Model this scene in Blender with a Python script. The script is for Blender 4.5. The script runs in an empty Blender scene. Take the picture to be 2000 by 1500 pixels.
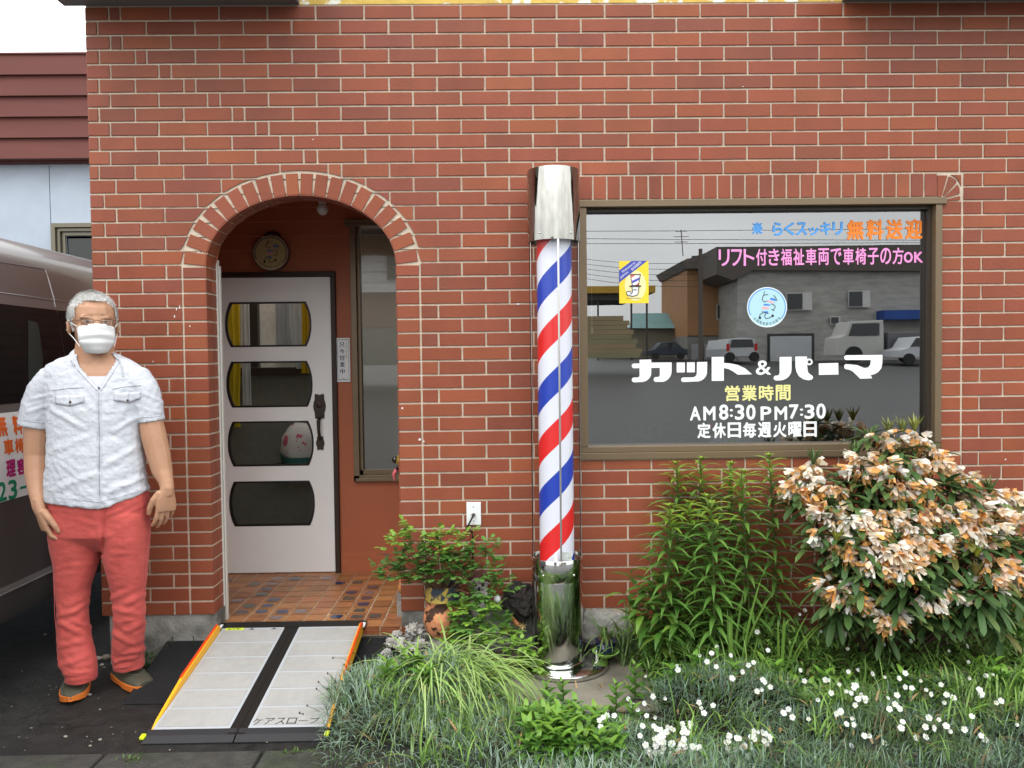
import bpy, math, random
import numpy as np
from mathutils import Vector, Matrix, noise
random.seed(7)
RNG = np.random.default_rng(7)
scene = bpy.context.scene
COL = scene.collection
# ------------------------------------------------------------------ camera
CAM = Vector((-.0525, -3.8108, 1.49)); YAW, PITCH, ROLL, FPX = .0134, -.0306, -.0118, 1500.0
_f = Vector((math.sin(YAW), math.cos(YAW), 0)); _r = Vector((math.cos(YAW), -math.sin(YAW), 0)); _u = Vector((0, 0, 1))
FW = _f*math.cos(PITCH)+_u*math.sin(PITCH); _u2 = -_f*math.sin(PITCH)+_u*math.cos(PITCH)
RT = _r*math.cos(ROLL)+_u2*math.sin(ROLL); UP = -_r*math.sin(ROLL)+_u2*math.cos(ROLL)
cd = bpy.data.cameras.new('camera'); cam = bpy.data.objects.new('camera', cd); COL.objects.link(cam)
M = Matrix((RT, UP, -FW)).transposed().to_4x4(); M.translation = CAM; cam.matrix_world = M
cd.sensor_width = 36; cd.lens = 27.0; cd.clip_end = 500; cd.clip_start = .05
scene.camera = cam
# ------------------------------------------------------------------ sky, sun, exposure
scene.view_settings.view_transform = 'Standard'; scene.view_settings.look = 'None'
scene.view_settings.exposure = 0.24; scene.view_settings.gamma = 1
SUN_EL, SUN_AZ = math.radians(58), math.radians(200)
w = bpy.data.worlds.new('World'); scene.world = w; w.use_nodes = True
nt = w.node_tree; N = nt.nodes; L = nt.links; N.clear()
sky = N.new('ShaderNodeTexSky'); sky.sky_type = 'NISHITA'; sky.sun_disc = False
sky.sun_elevation = SUN_EL; sky.sun_rotation = SUN_AZ
tc = N.new('ShaderNodeTexCoord'); sep = N.new('ShaderNodeSeparateXYZ'); L.new(tc.outputs['Generated'], sep.inputs[0])
mr = N.new('ShaderNodeMapRange'); mr.inputs['From Min'].default_value = -.05; mr.inputs['From Max'].default_value = 1
mr.inputs['To Min'].default_value = 11; mr.inputs['To Max'].default_value = 25; L.new(sep.outputs['Z'], mr.inputs['Value'])
mp = N.new('ShaderNodeMapping'); mp.inputs['Scale'].default_value = (1.6, 1.6, 4.5); L.new(tc.outputs['Generated'], mp.inputs[0])
nz = N.new('ShaderNodeTexNoise'); nz.inputs['Scale'].default_value = 1.5; nz.inputs['Detail'].default_value = 5; L.new(mp.outputs[0], nz.inputs['Vector'])
mr2 = N.new('ShaderNodeMapRange'); mr2.inputs['From Min'].default_value = .3; mr2.inputs['From Max'].default_value = .7
mr2.inputs['To Min'].default_value = .82; mr2.inputs['To Max'].default_value = 1.15; L.new(nz.outputs[0], mr2.inputs['Value'])
mu = N.new('ShaderNodeMath'); mu.operation = 'MULTIPLY'; L.new(mr.outputs[0], mu.inputs[0]); L.new(mr2.outputs[0], mu.inputs[1])
tint = N.new('ShaderNodeVectorMath'); tint.operation = 'SCALE'; tint.inputs[0].default_value = (.975, 1.0, 1.005); L.new(mu.outputs[0], tint.inputs['Scale'])
mx = N.new('ShaderNodeMix'); mx.data_type = 'RGBA'; mx.inputs['Factor'].default_value = .9
L.new(sky.outputs[0], mx.inputs['A']); L.new(tint.outputs[0], mx.inputs['B'])
bg = N.new('ShaderNodeBackground'); bg.inputs['Strength'].default_value = .135; L.new(mx.outputs['Result'], bg.inputs['Color'])
wo = N.new('ShaderNodeOutputWorld'); L.new(bg.outputs[0], wo.inputs[0])
sd = bpy.data.lights.new('sun', 'SUN'); sd.energy = .9; sd.angle = math.radians(28); sd.color = (1, .96, .9)
so = bpy.data.objects.new('sun', sd); COL.objects.link(so)
sdir = Vector((-.35, -.62, .95)).normalized(); so.rotation_euler = sdir.to_track_quat('Z', 'Y').to_euler()

# ------------------------------------------------------------------ helpers
def ray(x, y): return FW + RT*((x-1000)/FPX) + UP*((750-y)/FPX)
def onY(x, y, Y=0.0):
    d = ray(x, y); return CAM + d*((Y-CAM.y)/d.y)
def onZ(x, y, Z=0.0):
    d = ray(x, y); return CAM + d*((Z-CAM.z)/d.z)
def onX(x, y, X):
    d = ray(x, y); return CAM + d*((X-CAM.x)/d.x)
def U(a, b): return random.uniform(a, b)

class MB:
    def __init__(s): s.v = []; s.f = []; s.c = []; s.sm = []; s.mi = []; s.m = 0
    def add(s, vs, fs, c=(1, 1, 1), sm=False):
        n = len(s.v); s.v += [tuple(q) for q in vs]
        for f in fs: s.f.append([n+i for i in f]); s.c.append(c); s.sm.append(sm); s.mi.append(s.m)
    def box(s, x0, x1, y0, y1, z0, z1, c=(1, 1, 1), T=None):
        vs = [Vector((x, y, z)) for z in (z0, z1) for y in (y0, y1) for x in (x0, x1)]
        if T is not None: vs = [T @ q for q in vs]
        s.add(vs, [(0, 2, 3, 1), (4, 5, 7, 6), (0, 1, 5, 4), (2, 6, 7, 3), (0, 4, 6, 2), (1, 3, 7, 5)], c)
    def prism(s, pts, a0, a1, axis='y', c=(1, 1, 1)):
        # pts: 2-D outline, extruded along an axis
        def P(p, a): return {'y': (p[0], a, p[1]), 'x': (a, p[0], p[1]), 'z': (p[0], p[1], a)}[axis]
        n = len(pts); vs = [P(p, a0) for p in pts]+[P(p, a1) for p in pts]
        fs = [tuple(range(n)), tuple(range(2*n-1, n-1, -1))]+[(i, i+n, (i+1) % n+n, (i+1) % n) for i in range(n)]
        s.add(vs, fs, c)
    def ring_loft(s, rings, c=(1, 1, 1), sm=True, caps=True, closed=False):
        n = len(rings[0]); base = len(s.v); vs = [p for r in rings for p in r]; fs = []
        R_ = len(rings)
        for i in range(R_ if closed else R_-1):
            j = (i+1) % R_
            for k in range(n): fs.append((i*n+k, i*n+(k+1) % n, j*n+(k+1) % n, j*n+k))
        if caps and not closed: fs += [tuple(range(n-1, -1, -1)), tuple((R_-1)*n+k for k in range(n))]
        s.add(vs, fs, c, sm)
    def tube(s, pts, r, n=8, c=(1, 1, 1), sm=True, caps=True):
        pts = [Vector(p) for p in pts]; rs = r if isinstance(r, (list, tuple)) else [r]*len(pts)
        rings = []; prev = None
        for i, p in enumerate(pts):
            d = (pts[min(i+1, len(pts)-1)]-pts[max(i-1, 0)])
            if d.length < 1e-9: d = Vector((0, 0, 1))
            d.normalize()
            a = prev if prev is not None else (Vector((0, 0, 1)) if abs(d.z) < .9 else Vector((1, 0, 0)))
            u = (a-d*a.dot(d));
            if u.length < 1e-6: u = d.orthogonal()
            u.normalize(); v = d.cross(u); prev = u
            rings.append([p+(u*math.cos(t)+v*math.sin(t))*rs[i] for t in [2*math.pi*k/n for k in range(n)]])
        s.ring_loft(rings, c, sm, caps)
    def lathe(s, prof, cx=0, cy=0, n=32, c=(1, 1, 1), sm=True, closed=False, sx=1, sy=1):
        rings = [[(cx+sx*r*math.cos(2*math.pi*k/n), cy+sy*r*math.sin(2*math.pi*k/n), z) for k in range(n)] for r, z in prof]
        s.ring_loft(rings, c, sm, not closed)
    def ell(s, ctr, rad, n=16, m=10, c=(1, 1, 1), T=None, fn=None):
        rings = []
        for i in range(m+1):
            a = -math.pi/2+math.pi*(i+.02)/(m+.04)
            rr = []
            for k in range(n):
                b = 2*math.pi*k/n; q = Vector((math.cos(a)*math.cos(b), math.cos(a)*math.sin(b), math.sin(a)))
                if fn: q = q*fn(q)
                q = Vector((q.x*rad[0], q.y*rad[1], q.z*rad[2]))
                if T is not None: q = T @ q
                rr.append(q+Vector(ctr))
            rings.append(rr)
        s.ring_loft(rings, c, True)
    def build(s, name, mats, parent=None, smooth=False, bevel=0):
        me = bpy.data.meshes.new(name); me.from_pydata(s.v, [], s.f); me.validate(clean_customdata=False)
        if len(me.polygons) == len(s.f):
            ca = me.color_attributes.new('col', 'FLOAT_COLOR', 'CORNER')
            ls = np.array([p.loop_total for p in me.polygons]); cc = np.array([(x[0], x[1], x[2], 1) for x in s.c])
            ca.data.foreach_set('color', np.repeat(cc, ls, axis=0).ravel().astype(np.float32))
            me.polygons.foreach_set('use_smooth', [bool(x or smooth) for x in s.sm])
            me.polygons.foreach_set('material_index', s.mi)
        o = bpy.data.objects.new(name, me); COL.objects.link(o)
        for m_ in (mats if isinstance(mats, (list, tuple)) else [mats]): me.materials.append(m_)
        if bevel:
            b = o.modifiers.new('bevel', 'BEVEL'); b.width = bevel; b.segments = 2; b.limit_method = 'ANGLE'; b.angle_limit = math.radians(40)
        if parent: o.parent = parent
        if any(s.sm) or smooth: me.set_sharp_from_angle(angle=math.radians(42))
        me.update(); return o

def tag(o, label=None, cat=None, group=None, kind=None):
    if label: o['label'] = label
    if cat: o['category'] = cat
    if group: o['group'] = group
    if kind: o['kind'] = kind
    return o
def empty(name, loc=(0, 0, 0), label=None, cat=None, group=None):
    o = bpy.data.objects.new(name, None); COL.objects.link(o); o.location = loc; o.empty_display_size = .1
    return tag(o, label, cat, group)
def setp(o, parent):       # parent keeping world position for meshes built in world coordinates
    o.parent = parent; o.matrix_parent_inverse = Matrix.Translation(parent.location).inverted(); return o
def bt(mb, name, mats, parent, **k):
    o = mb.build(name, mats, None, **k); return setp(o, parent)

MATS = {}
def mat(name, col, rough=.6, spec=.5, metal=0, var=.0, vscale=20, bump=0, bscale=80, attr=False, stretch=(1, 1, 1), trans=0, rvar=0, sheen=0, sss=0, col2=None, c2lo=.45, c2hi=.65, c2scale=3, coat=0):
    m = bpy.data.materials.new(name); m.use_nodes = True; nt = m.node_tree; N = nt.nodes; L = nt.links
    b = N['Principled BSDF']; b.inputs['Roughness'].default_value = rough; b.inputs['Metallic'].default_value = metal
    b.inputs['Specular IOR Level'].default_value = spec; b.inputs['Coat Weight'].default_value = coat; b.inputs['Coat Roughness'].default_value = .08
    if sheen: b.inputs['Sheen Weight'].default_value = sheen
    if sss: b.inputs['Subsurface Weight'].default_value = sss; b.inputs['Subsurface Radius'].default_value = (.02, .008, .004); b.inputs['Subsurface Scale'].default_value = .3
    tc = N.new('ShaderNodeTexCoord'); mp = N.new('ShaderNodeMapping'); mp.inputs['Scale'].default_value = stretch; L.new(tc.outputs['Object'], mp.inputs[0])
    out = None
    rgb = N.new('ShaderNodeRGB'); rgb.outputs[0].default_value = (*col, 1); out = rgb.outputs[0]
    if attr:
        a = N.new('ShaderNodeVertexColor'); a.layer_name = 'col'
        q = N.new('ShaderNodeMix'); q.data_type = 'RGBA'; q.blend_type = 'MULTIPLY'; q.inputs['Factor'].default_value = 1
        L.new(out, q.inputs['A']); L.new(a.outputs[0], q.inputs['B']); out = q.outputs['Result']
    if col2:
        n2 = N.new('ShaderNodeTexNoise'); n2.inputs['Scale'].default_value = c2scale; n2.inputs['Detail'].default_value = 6; L.new(mp.outputs[0], n2.inputs['Vector'])
        r2 = N.new('ShaderNodeMapRange'); r2.inputs['From Min'].default_value = c2lo; r2.inputs['From Max'].default_value = c2hi; L.new(n2.outputs[0], r2.inputs['Value'])
        q = N.new('ShaderNodeMix'); q.data_type = 'RGBA'; L.new(r2.outputs[0], q.inputs['Factor']); L.new(out, q.inputs['A']); q.inputs['B'].default_value = (*col2, 1); out = q.outputs['Result']
    if var or rvar:
        n1 = N.new('ShaderNodeTexNoise'); n1.inputs['Scale'].default_value = vscale; n1.inputs['Detail'].default_value = 5; L.new(mp.outputs[0], n1.inputs['Vector'])
        if var:
            r1 = N.new('ShaderNodeMapRange'); r1.inputs['From Min'].default_value = .25; r1.inputs['From Max'].default_value = .75
            r1.inputs['To Min'].default_value = 1-var; r1.inputs['To Max'].default_value = 1+var; L.new(n1.outputs[0], r1.inputs['Value'])
            q = N.new('ShaderNodeVectorMath'); q.operation = 'SCALE'; L.new(out, q.inputs[0]); L.new(r1.outputs[0], q.inputs['Scale']); out = q.outputs[0]
        if rvar:
            r3 = N.new('ShaderNodeMapRange'); r3.inputs['To Min'].default_value = max(0, rough-rvar); r3.inputs['To Max'].default_value = rough+rvar
            L.new(n1.outputs[0], r3.inputs['Value']); L.new(r3.outputs[0], b.inputs['Roughness'])
    L.new(out, b.inputs['Base Color'])
    if bump:
        n4 = N.new('ShaderNodeTexNoise'); n4.inputs['Scale'].default_value = bscale; n4.inputs['Detail'].default_value = 4; L.new(mp.outputs[0], n4.inputs['Vector'])
        bp = N.new('ShaderNodeBump'); bp.inputs['Strength'].default_value = bump; bp.inputs['Distance'].default_value = .01; L.new(n4.outputs[0], bp.inputs['Height']); L.new(bp.outputs[0], b.inputs['Normal'])
    if trans:
        t = N.new('ShaderNodeBsdfTranslucent'); L.new(out, t.inputs[0]); ms = N.new('ShaderNodeMixShader'); ms.inputs[0].default_value = trans
        L.new(b.outputs[0], ms.inputs[1]); L.new(t.outputs[0], ms.inputs[2]); L.new(ms.outputs[0], N['Material Output'].inputs[0])
    MATS[name] = m; return m

def glass_mat(name, tintc=(.75, .8, .78), refl=1.7, extra=0.0, rough=.003, bump=0):
    m = bpy.data.materials.new(name); m.use_nodes = True; nt = m.node_tree; N = nt.nodes; L = nt.links; N.remove(N['Principled BSDF'])
    t = N.new('ShaderNodeBsdfTransparent'); t.inputs[0].default_value = (*tintc, 1)
    g = N.new('ShaderNodeBsdfGlossy'); g.inputs['Roughness'].default_value = rough
    fr = N.new('ShaderNodeFresnel'); fr.inputs['IOR'].default_value = refl
    ad = N.new('ShaderNodeMath'); ad.operation = 'ADD'; ad.inputs[1].default_value = extra; ad.use_clamp = True; L.new(fr.outputs[0], ad.inputs[0])
    ms = N.new('ShaderNodeMixShader'); L.new(ad.outputs[0], ms.inputs[0]); L.new(t.outputs[0], ms.inputs[1]); L.new(g.outputs[0], ms.inputs[2])
    if bump:
        tc = N.new('ShaderNodeTexCoord'); n4 = N.new('ShaderNodeTexNoise'); n4.inputs['Scale'].default_value = 1.3; L.new(tc.outputs['Object'], n4.inputs['Vector'])
        bp = N.new('ShaderNodeBump'); bp.inputs['Strength'].default_value = bump; bp.inputs['Distance'].default_value = .01; L.new(n4.outputs[0], bp.inputs['Height'])
        L.new(bp.outputs[0], g.inputs['Normal'])
    L.new(ms.outputs[0], N['Material Output'].inputs[0]); return m

def text_mesh(s, off=0.0, extrude=0.0):
    cu = bpy.data.curves.new('t', 'FONT'); cu.body = s; cu.size = 1; cu.offset = off; cu.extrude = extrude; cu.resolution_u = 3
    o = bpy.data.objects.new('t', cu); COL.objects.link(o); dg = bpy.context.evaluated_depsgraph_get(); dg.update()
    me = bpy.data.meshes.new_from_object(o.evaluated_get(dg)); vs = [v.co.copy() for v in me.vertices]; fs = [tuple(p.vertices) for p in me.polygons]
    bpy.data.objects.remove(o); bpy.data.curves.remove(cu); bpy.data.meshes.remove(me)
    return vs, fs
def text_fit(mb, s, x0, x1, z0, z1, fn, off=.02, c=(1, 1, 1), shear=0):
    """text stretched into the box x0..x1, z0..z1 of a surface; fn maps (a, b) to a point"""
    vs, fs = text_mesh(s, off)
    if not vs: return
    ax0 = min(v.x for v in vs); ax1 = max(v.x for v in vs); az0 = min(v.y for v in vs); az1 = max(v.y for v in vs)
    out = []
    for v in vs:
        a = (v.x-ax0)/max(1e-6, ax1-ax0); b = (v.y-az0)/max(1e-6, az1-az0)
        out.append(fn(x0+(x1-x0)*a+shear*b, z0+(z1-z0)*b))
    mb.add(out, fs, c)
# ------------------------------------------------------------------ materials of the house
m_brick = mat('glazed_brick', (1, 1, 1), .42, .24, attr=True, var=.12, vscale=6, bump=.16, bscale=140, rvar=.1, stretch=(1, 1, .6), col2=(.11, .05, .035), c2lo=.60, c2hi=.95, c2scale=1.9)
m_mortar = mat('cream_mortar', (.60, .50, .39), .9, .2, var=.12, vscale=30, bump=.5, bscale=220, col2=(.30, .27, .23), c2lo=.56, c2hi=.90, c2scale=7)
m_conc = mat('concrete', (.30, .29, .26), .9, .2, var=.2, vscale=8, bump=.6, bscale=60, col2=(.12, .115, .10), c2lo=.5, c2hi=.68, c2scale=5)
m_orange = mat('orange_paint', (.40, .115, .05), .55, .4, var=.06, vscale=4, bump=.05, bscale=40, col2=(.22, .09, .06), c2lo=.66, c2hi=.78, c2scale=4)
m_bronze = mat('bronze_aluminium', (.17, .12, .07), .38, .5, metal=.35, var=.05, vscale=3)
m_bronze_d = mat('dark_bronze', (.05, .038, .028), .4, .5, metal=.3)
m_darkwood = mat('dark_wood_frame', (.035, .018, .012), .5, .4, var=.3, vscale=12, stretch=(6, 6, .6))
m_door = mat('cream_door_paint', (.88, .87, .84), .42, .45, var=.03, vscale=3)
m_black = mat('black_trim', (.012, .011, .010), .4, .5)
m_rubber = mat('black_rubber', (.012, .012, .013), .75, .3, bump=.3, bscale=120, var=.2)
m_white = mat('white_plastic', (.75, .76, .76), .4, .5)
m_letter = mat('lettering_vinyl', (1, 1, 1), .5, .3, attr=True)
m_yellow = mat('peeling_yellow_paint', (.62, .42, .10), .8, .3, var=.15, vscale=10, bump=.4, bscale=40, col2=(.8, .78, .70), c2lo=.52, c2hi=.56, c2scale=9)
m_eave = mat('grey_eave_paint', (.16, .15, .145), .75, .3, var=.2, vscale=5, stretch=(.4, 3, 3), bump=.2)
m_iron = mat('aged_bronze_handle', (.06, .045, .035), .45, .5, metal=.6, bump=.5, bscale=90)
m_glassbig = glass_mat('shop_window_glass', (.72, .76, .75), 1.62, .28, bump=.02)
m_glassdoor = glass_mat('door_glass', (.95, .95, .92), 1.45, 0.0)
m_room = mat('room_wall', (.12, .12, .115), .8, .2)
m_pale = mat('pale_plaster', (.45, .44, .40), .8, .2, var=.1)

# ------------------------------------------------------------------ the shop
shop = empty('barber_shop', (0, 0, 0), 'red brick barber shop front with arched porch and wide lettered window', 'building')
ZR0, PZ, BX = 3.1603, .0695, .235
XL = -2.05; XR = 4.2; ZTOP = 3.232; ZBOT = ZR0-42*PZ+.004
JT = .0095   # joint
# arch
AXL, AXR = onY(402, 540).x, onY(775, 540).x
XC = (AXL+AXR)/2; AA = (AXR-AXL)/2; ZS = onY(590, 519).z; BB = onY(590, 381).z-ZS; RT_ = .113
XCL, XCR = AXL-RT_, AXR+RT_
def zarch(x, g):   # height of the arch curve grown by g
    t = (x-XC)/(AA+g)
    return -9 if abs(t) >= 1 else ZS+(BB+g)*math.sqrt(1-t*t)
WX0, WX1 = onY(1131, 640).x, onY(1836, 640).x; WZ0, WZ1 = .992, 2.268
WXC = WX1+.105; WZL = ZR0-11*PZ

br = MB(); YF, YM = -.006, 0.0
def bcol():
    k = random.random(); v = U(.95, 1.05)
    if k < .15: c = (.218, .062, .036)
    elif k < .27: c = (.280, .078, .036)
    else: c = (.250, .068, .035)
    return (c[0]*v, c[1]*v*U(.95, 1.05), c[2]*v*U(.93, 1.07))
def quadbrick(P, c, ch=.0016):
    """P: 4 corners (x,z) counter-clockwise seen from the front"""
    cx = sum(p[0] for p in P)/4; cz = sum(p[1] for p in P)/4; yf = YF+U(-.0006, .0006); tl = U(-.0005, .0005)
    def ins(p, d):
        dx, dz = cx-p[0], cz-p[1]; return (p[0]+math.copysign(d, dx), p[1]+math.copysign(d, dz))
    fr = [(*ins(p, ch)[:1], yf+(tl if i in (0, 1) else -tl), ins(p, ch)[1]) for i, p in enumerate(P)]
    md = [(p[0], yf+ch, p[1]) for p in P]; bk = [(p[0], YM+.001, p[1]) for p in P]
    vs = fr+md+bk; fs = [(0, 1, 2, 3)]
    for a in (0, 4): fs += [(a+i, a+4+i, a+4+(i+1) % 4, a+(i+1) % 4) for i in range(4)]
    br.add(vs, fs, c)
def rbrick(x0, x1, z0, z1):
    if x1-x0 < .006 or z1-z0 < .004: return
    c = bcol(); j = lambda: U(-.0007, .0007)
    G = RT_+.006
    # cut by the arch
    if x1 > XC-AA-G and x0 < XC+AA+G and z0 < ZS+BB+G:
        lo, hi = XC-AA-G, XC+AA+G
        if z1 < ZS+.03:
            if x0 < lo: quadbrick([(x0, z0), (min(x1, lo), z0), (min(x1, lo), z1), (x0, z1)], c)
            if x1 > hi: quadbrick([(max(x0, hi), z0), (x1, z0), (x1, z1), (max(x0, hi), z1)], c)
            return
        n = max(2, int((x1-x0)/.016)); xs = [x0+(x1-x0)*i/n for i in range(n+1)]
        pts = [(x, max(z0, min(z1, zarch(x, G)))) for x in xs]
        for (xa, za), (xb, zb) in zip(pts, pts[1:]):
            if z1-za < .001 and z1-zb < .001: continue
            br.add([(xa, YF, za), (xb, YF, zb), (xb, YF, z1), (xa, YF, z1), (xa, YM, za), (xb, YM, zb)], [(0, 1, 2, 3), (4, 5, 1, 0)], c)
        br.add([(x0, YF, z1), (x1, YF, z1), (x1, YM, z1), (x0, YM, z1)], [(0, 1, 2, 3)], c)
        if pts[0][1] < z1-.001: br.add([(x0, YF, pts[0][1]), (x0, YF, z1), (x0, YM, z1), (x0, YM, pts[0][1])], [(0, 1, 2, 3)], c)
        if pts[-1][1] < z1-.001: br.add([(x1, YF, pts[-1][1]), (x1, YF, z1), (x1, YM, z1), (x1, YM, pts[-1][1])], [(3, 2, 1, 0)], c)
        return
    # cut by the window, its soldier course and its jamb column
    if x1 > WX0 and x0 < WXC and z0 < WZL-.005 and z1 > WZ0-.004:
        if x0 < WX0-.01: rbrick(x0, WX0-.004, z0, z1)
        if x1 > WXC+.02: rbrick(max(x0, WXC+.008), x1, z0, z1)
        if z0 < WZ0-.02: rbrick(max(x0, WX0), min(x1, WXC), z0, WZ0-.006)
        return
    quadbrick([(x0+j(), z0+j()), (x1+j(), z0+j()), (x1+j(), z1+j()), (x0+j(), z1+j())], c)

FILL = {3: 216, 4: 263.6, 5: 311, 6: 358, 7: 407.6, 8: 453.6, 9: 504, 10: 550, 11: 598.75, 12: 644.5}
XE = onY(664.5, 52).x; XO = onY(711, 25).x
for r in range(1, 46):
    zt = ZR0-(r-2)*PZ; zb = zt-PZ; zt2 = min(zt-JT/2, ZTOP); zb2 = zb+JT/2
    even = r % 2 == 0
    gx = (XE if even else XO)-.0006*(r-2)
    grid = [gx+BX*i for i in range(-9, 18)]
    yl = 52+28*(r-2)
    left = []
    if r == 1: left = [onY(213, yl).x, onY(235, yl).x]; brk = onY(240, yl).x
    elif r == 2: left = [onY(191, yl).x]; brk = onY(200, yl).x
    elif r in FILL or r > 12:
        s0 = (onY(194, yl).x if even else onY(216, yl).x) if r < 13 else (-1.985 if even else -1.927)
        if even: left = [s0, s0+.175]
        else: left = [s0]
        brk = onY(FILL[r], yl).x+.012 if r in FILL else -1.62
        while left[-1]+BX < brk: left.append(left[-1]+BX)
        left = [q for q in left if q < brk]
        if r in FILL and abs(left[-1]-onY(FILL[r], yl).x) > .03: left.append(onY(FILL[r], yl).x)
    js = left+[g for g in grid if g > brk+.02]
    js = [j for j in js if j > XL+.02]
    if r > 43: js = [j for j in js if j > WX0+.03]
    edges = ([XL-JT/2]+js) if r < 44 else js; js = js if r < 44 else js[1:]
    for a, b in zip(edges, js): 
        if a < XR: rbrick(a+JT/2, b-JT/2, zb2, zt2)
# jamb columns beside the arch
for r in range(11, 44):
    zt = ZR0-(r-2)*PZ-JT/2; zb = zt-PZ+JT
    if (zt+zb)/2 < ZS-.01:
        if zt > ZS: zt = ZS-.004
        for a, b in ((AXL-.109, AXL), (AXR, AXR+.109)):
            quadbrick([(a, zb), (b, zb), (b, zt), (a, zt)], bcol())
# arch ring: bricks square to the curve
NV = 20; tt = [math.pi*(1-i/400) for i in range(401)]
pts = [(XC+AA*math.cos(t), ZS+BB*math.sin(t)) for t in tt]; ln = [0]
for p, q in zip(pts, pts[1:]): ln.append(ln[-1]+math.hypot(q[0]-p[0], q[1]-p[1]))
def on_arch(s_):
    i = int(np.searchsorted(ln, s_)); i = max(1, min(400, i)); f = (s_-ln[i-1])/(ln[i]-ln[i-1])
    t = tt[i-1]*(1-f)+tt[i]*f; p = Vector((XC+AA*math.cos(t), 0, ZS+BB*math.sin(t)))
    n = Vector((math.cos(t)/AA, 0, math.sin(t)/BB)).normalized(); return p, n
stp = ln[-1]/NV; bw = stp-.006
for i in range(NV):
    p, n = on_arch(stp*(i+.5)); t = Vector((n.z, 0, -n.x))
    q = [p-t*bw/2+n*.001, p+t*bw/2+n*.001, p+t*bw/2+n*.104, p-t*bw/2+n*.104]
    q = [q[0], q[1], q[2], q[3]]
    quadbrick([(v.x, v.z) for v in q], bcol(), .001)
# reveal bricks of jambs and soffit (two tiles deep)
def rev(p0, n0, p1, n1, y0, y1, c):
    a, b = Vector(p0), Vector(p1); t = .004
    A = [a+Vector(n0)*-t, b+Vector(n1)*-t]
    vs = [(A[0].x, y0, A[0].z), (A[1].x, y0, A[1].z), (A[1].x, y1, A[1].z), (A[0].x, y1, A[0].z), (a.x, y0, a.z), (b.x, y0, b.z), (b.x, y1, b.z), (a.x, y1, a.z)]
    br.add(vs, [(0, 1, 2, 3), (0, 4, 5, 1), (1, 5, 6, 2), (2, 6, 7, 3), (3, 7, 4, 0)], c)
REV = .125
for r in range(11, 44):
    zt = ZR0-(r-2)*PZ-JT/2; zb = zt-PZ+JT
    if (zt+zb)/2 > ZS-.01: continue
    zt = min(zt, ZS-.004)
    for x, n in ((AXL, (-1, 0, 0)), (AXR, (1, 0, 0))):
        for y0, y1 in ((YF, .058), (.064, REV)): rev((x, 0, zb), n, (x, 0, zt), n, y0, y1, bcol())
for i in range(NV):
    for y0, y1 in ((YF, .058), (.064, REV)):
        c = bcol()
        for k in range(4):
            s0 = stp*i+.003+bw*k/4; p0, n0 = on_arch(s0); p1, n1 = on_arch(s0+bw/4); rev(p0, n0, p1, n1, y0, y1, c)
# soldier course, corner fan and jamb column of the window
sx = WX0+.01
while sx+.06 < onY(1834, 360).x:
    quadbrick([(sx, WZ1+.012), (sx+.0595, WZ1+.012), (sx+.0595, WZL-.005), (sx, WZL-.005)], bcol()); sx += .0685
cx0, cz0 = WX1-.012, WZ1+.006
fan = [(0, 1, 0), (1, 0, 0)]
def fanbrick(P_):
    q = [(onY(*k).x, onY(*k).z) for k in P_]; n_ = len(q); c = bcol()
    br.add([(x, YF, z) for x, z in q]+[(x, YM, z) for x, z in q], [tuple(range(n_))]+[(i, n_+i, n_+(i+1) % n_, (i+1) % n_) for i in range(n_)], c)
fanbrick([(1830, 384), (1838, 384), (1849, 343), (1830, 343)])
for P_ in ([(1841, 383), (1844, 383), (1867, 357), (1866, 352), (1853, 345)], [(1845, 385), (1850, 386), (1873, 378), (1873, 369), (1869, 361)], [(1850, 389), (1874, 383), (1874, 391), (1850, 393)], [(1857, 342), (1876, 342), (1876, 364), (1873, 356), (1867, 348)]): fanbrick(P_)
for r in range(12, 44):
    zt = ZR0-(r-2)*PZ-JT/2; zb = zt-PZ+JT
    if zt < WZ1+.005 and zb > WZ0-.05:
        quadbrick([(WX1+.004, max(zb, WZ0-.002)), (WXC-.004, max(zb, WZ0-.002)), (WXC-.004, zt), (WX1+.004, zt)], bcol())
for r in range(1, 44):   # left return of the corner
    zt = ZR0-(r-2)*PZ-JT/2; zb = zt-PZ+JT; o_ = 0 if r % 2 else .06
    for k in range(8):
        y0 = max(0.004, .004+BX*k-o_); y1 = BX*(k+1)-o_-.006
        br.add([(XL-.006, y0, zb), (XL-.006, y0, zt), (XL-.006, y1, zt), (XL-.006, y1, zb), (XL, y0, zb), (XL, y0, zt), (XL, y1, zt), (XL, y1, zb)],
               [(0, 1, 2, 3), (0, 4, 5, 1), (1, 5, 6, 2), (2, 6, 7, 3), (3, 7, 4, 0)], bcol())
bt(br, 'brick_facing', m_brick, shop)

fk = MB()
for (x, y, w_, h_) in ((1012, 594, 4, 1.5), (346, 604, 1, 3), (352, 600, 1, 4), (342, 618, 1.2, 3), (372, 637, 1.5, 1.5), (786, 797, 2, 2), (612, 273, 1.5, 1), (820, 858, 3, 2.5), (828, 862, 1.5, 2), (1450, 170, 1.2, 1), (300, 706, 1, 1.5), (1962, 897, 2, 1.5)):
    c = onY(x, y); a_, b_ = w_/400, h_/400; fk.add([(c.x-a_, YF-.0015, c.z-b_*.6), (c.x+a_*.5, YF-.0015, c.z-b_), (c.x+a_, YF-.0015, c.z+b_*.5), (c.x-a_*.3, YF-.0015, c.z+b_)], [(0, 1, 2, 3)])
bt(fk, 'paint_flecks', m_white, shop)
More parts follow.
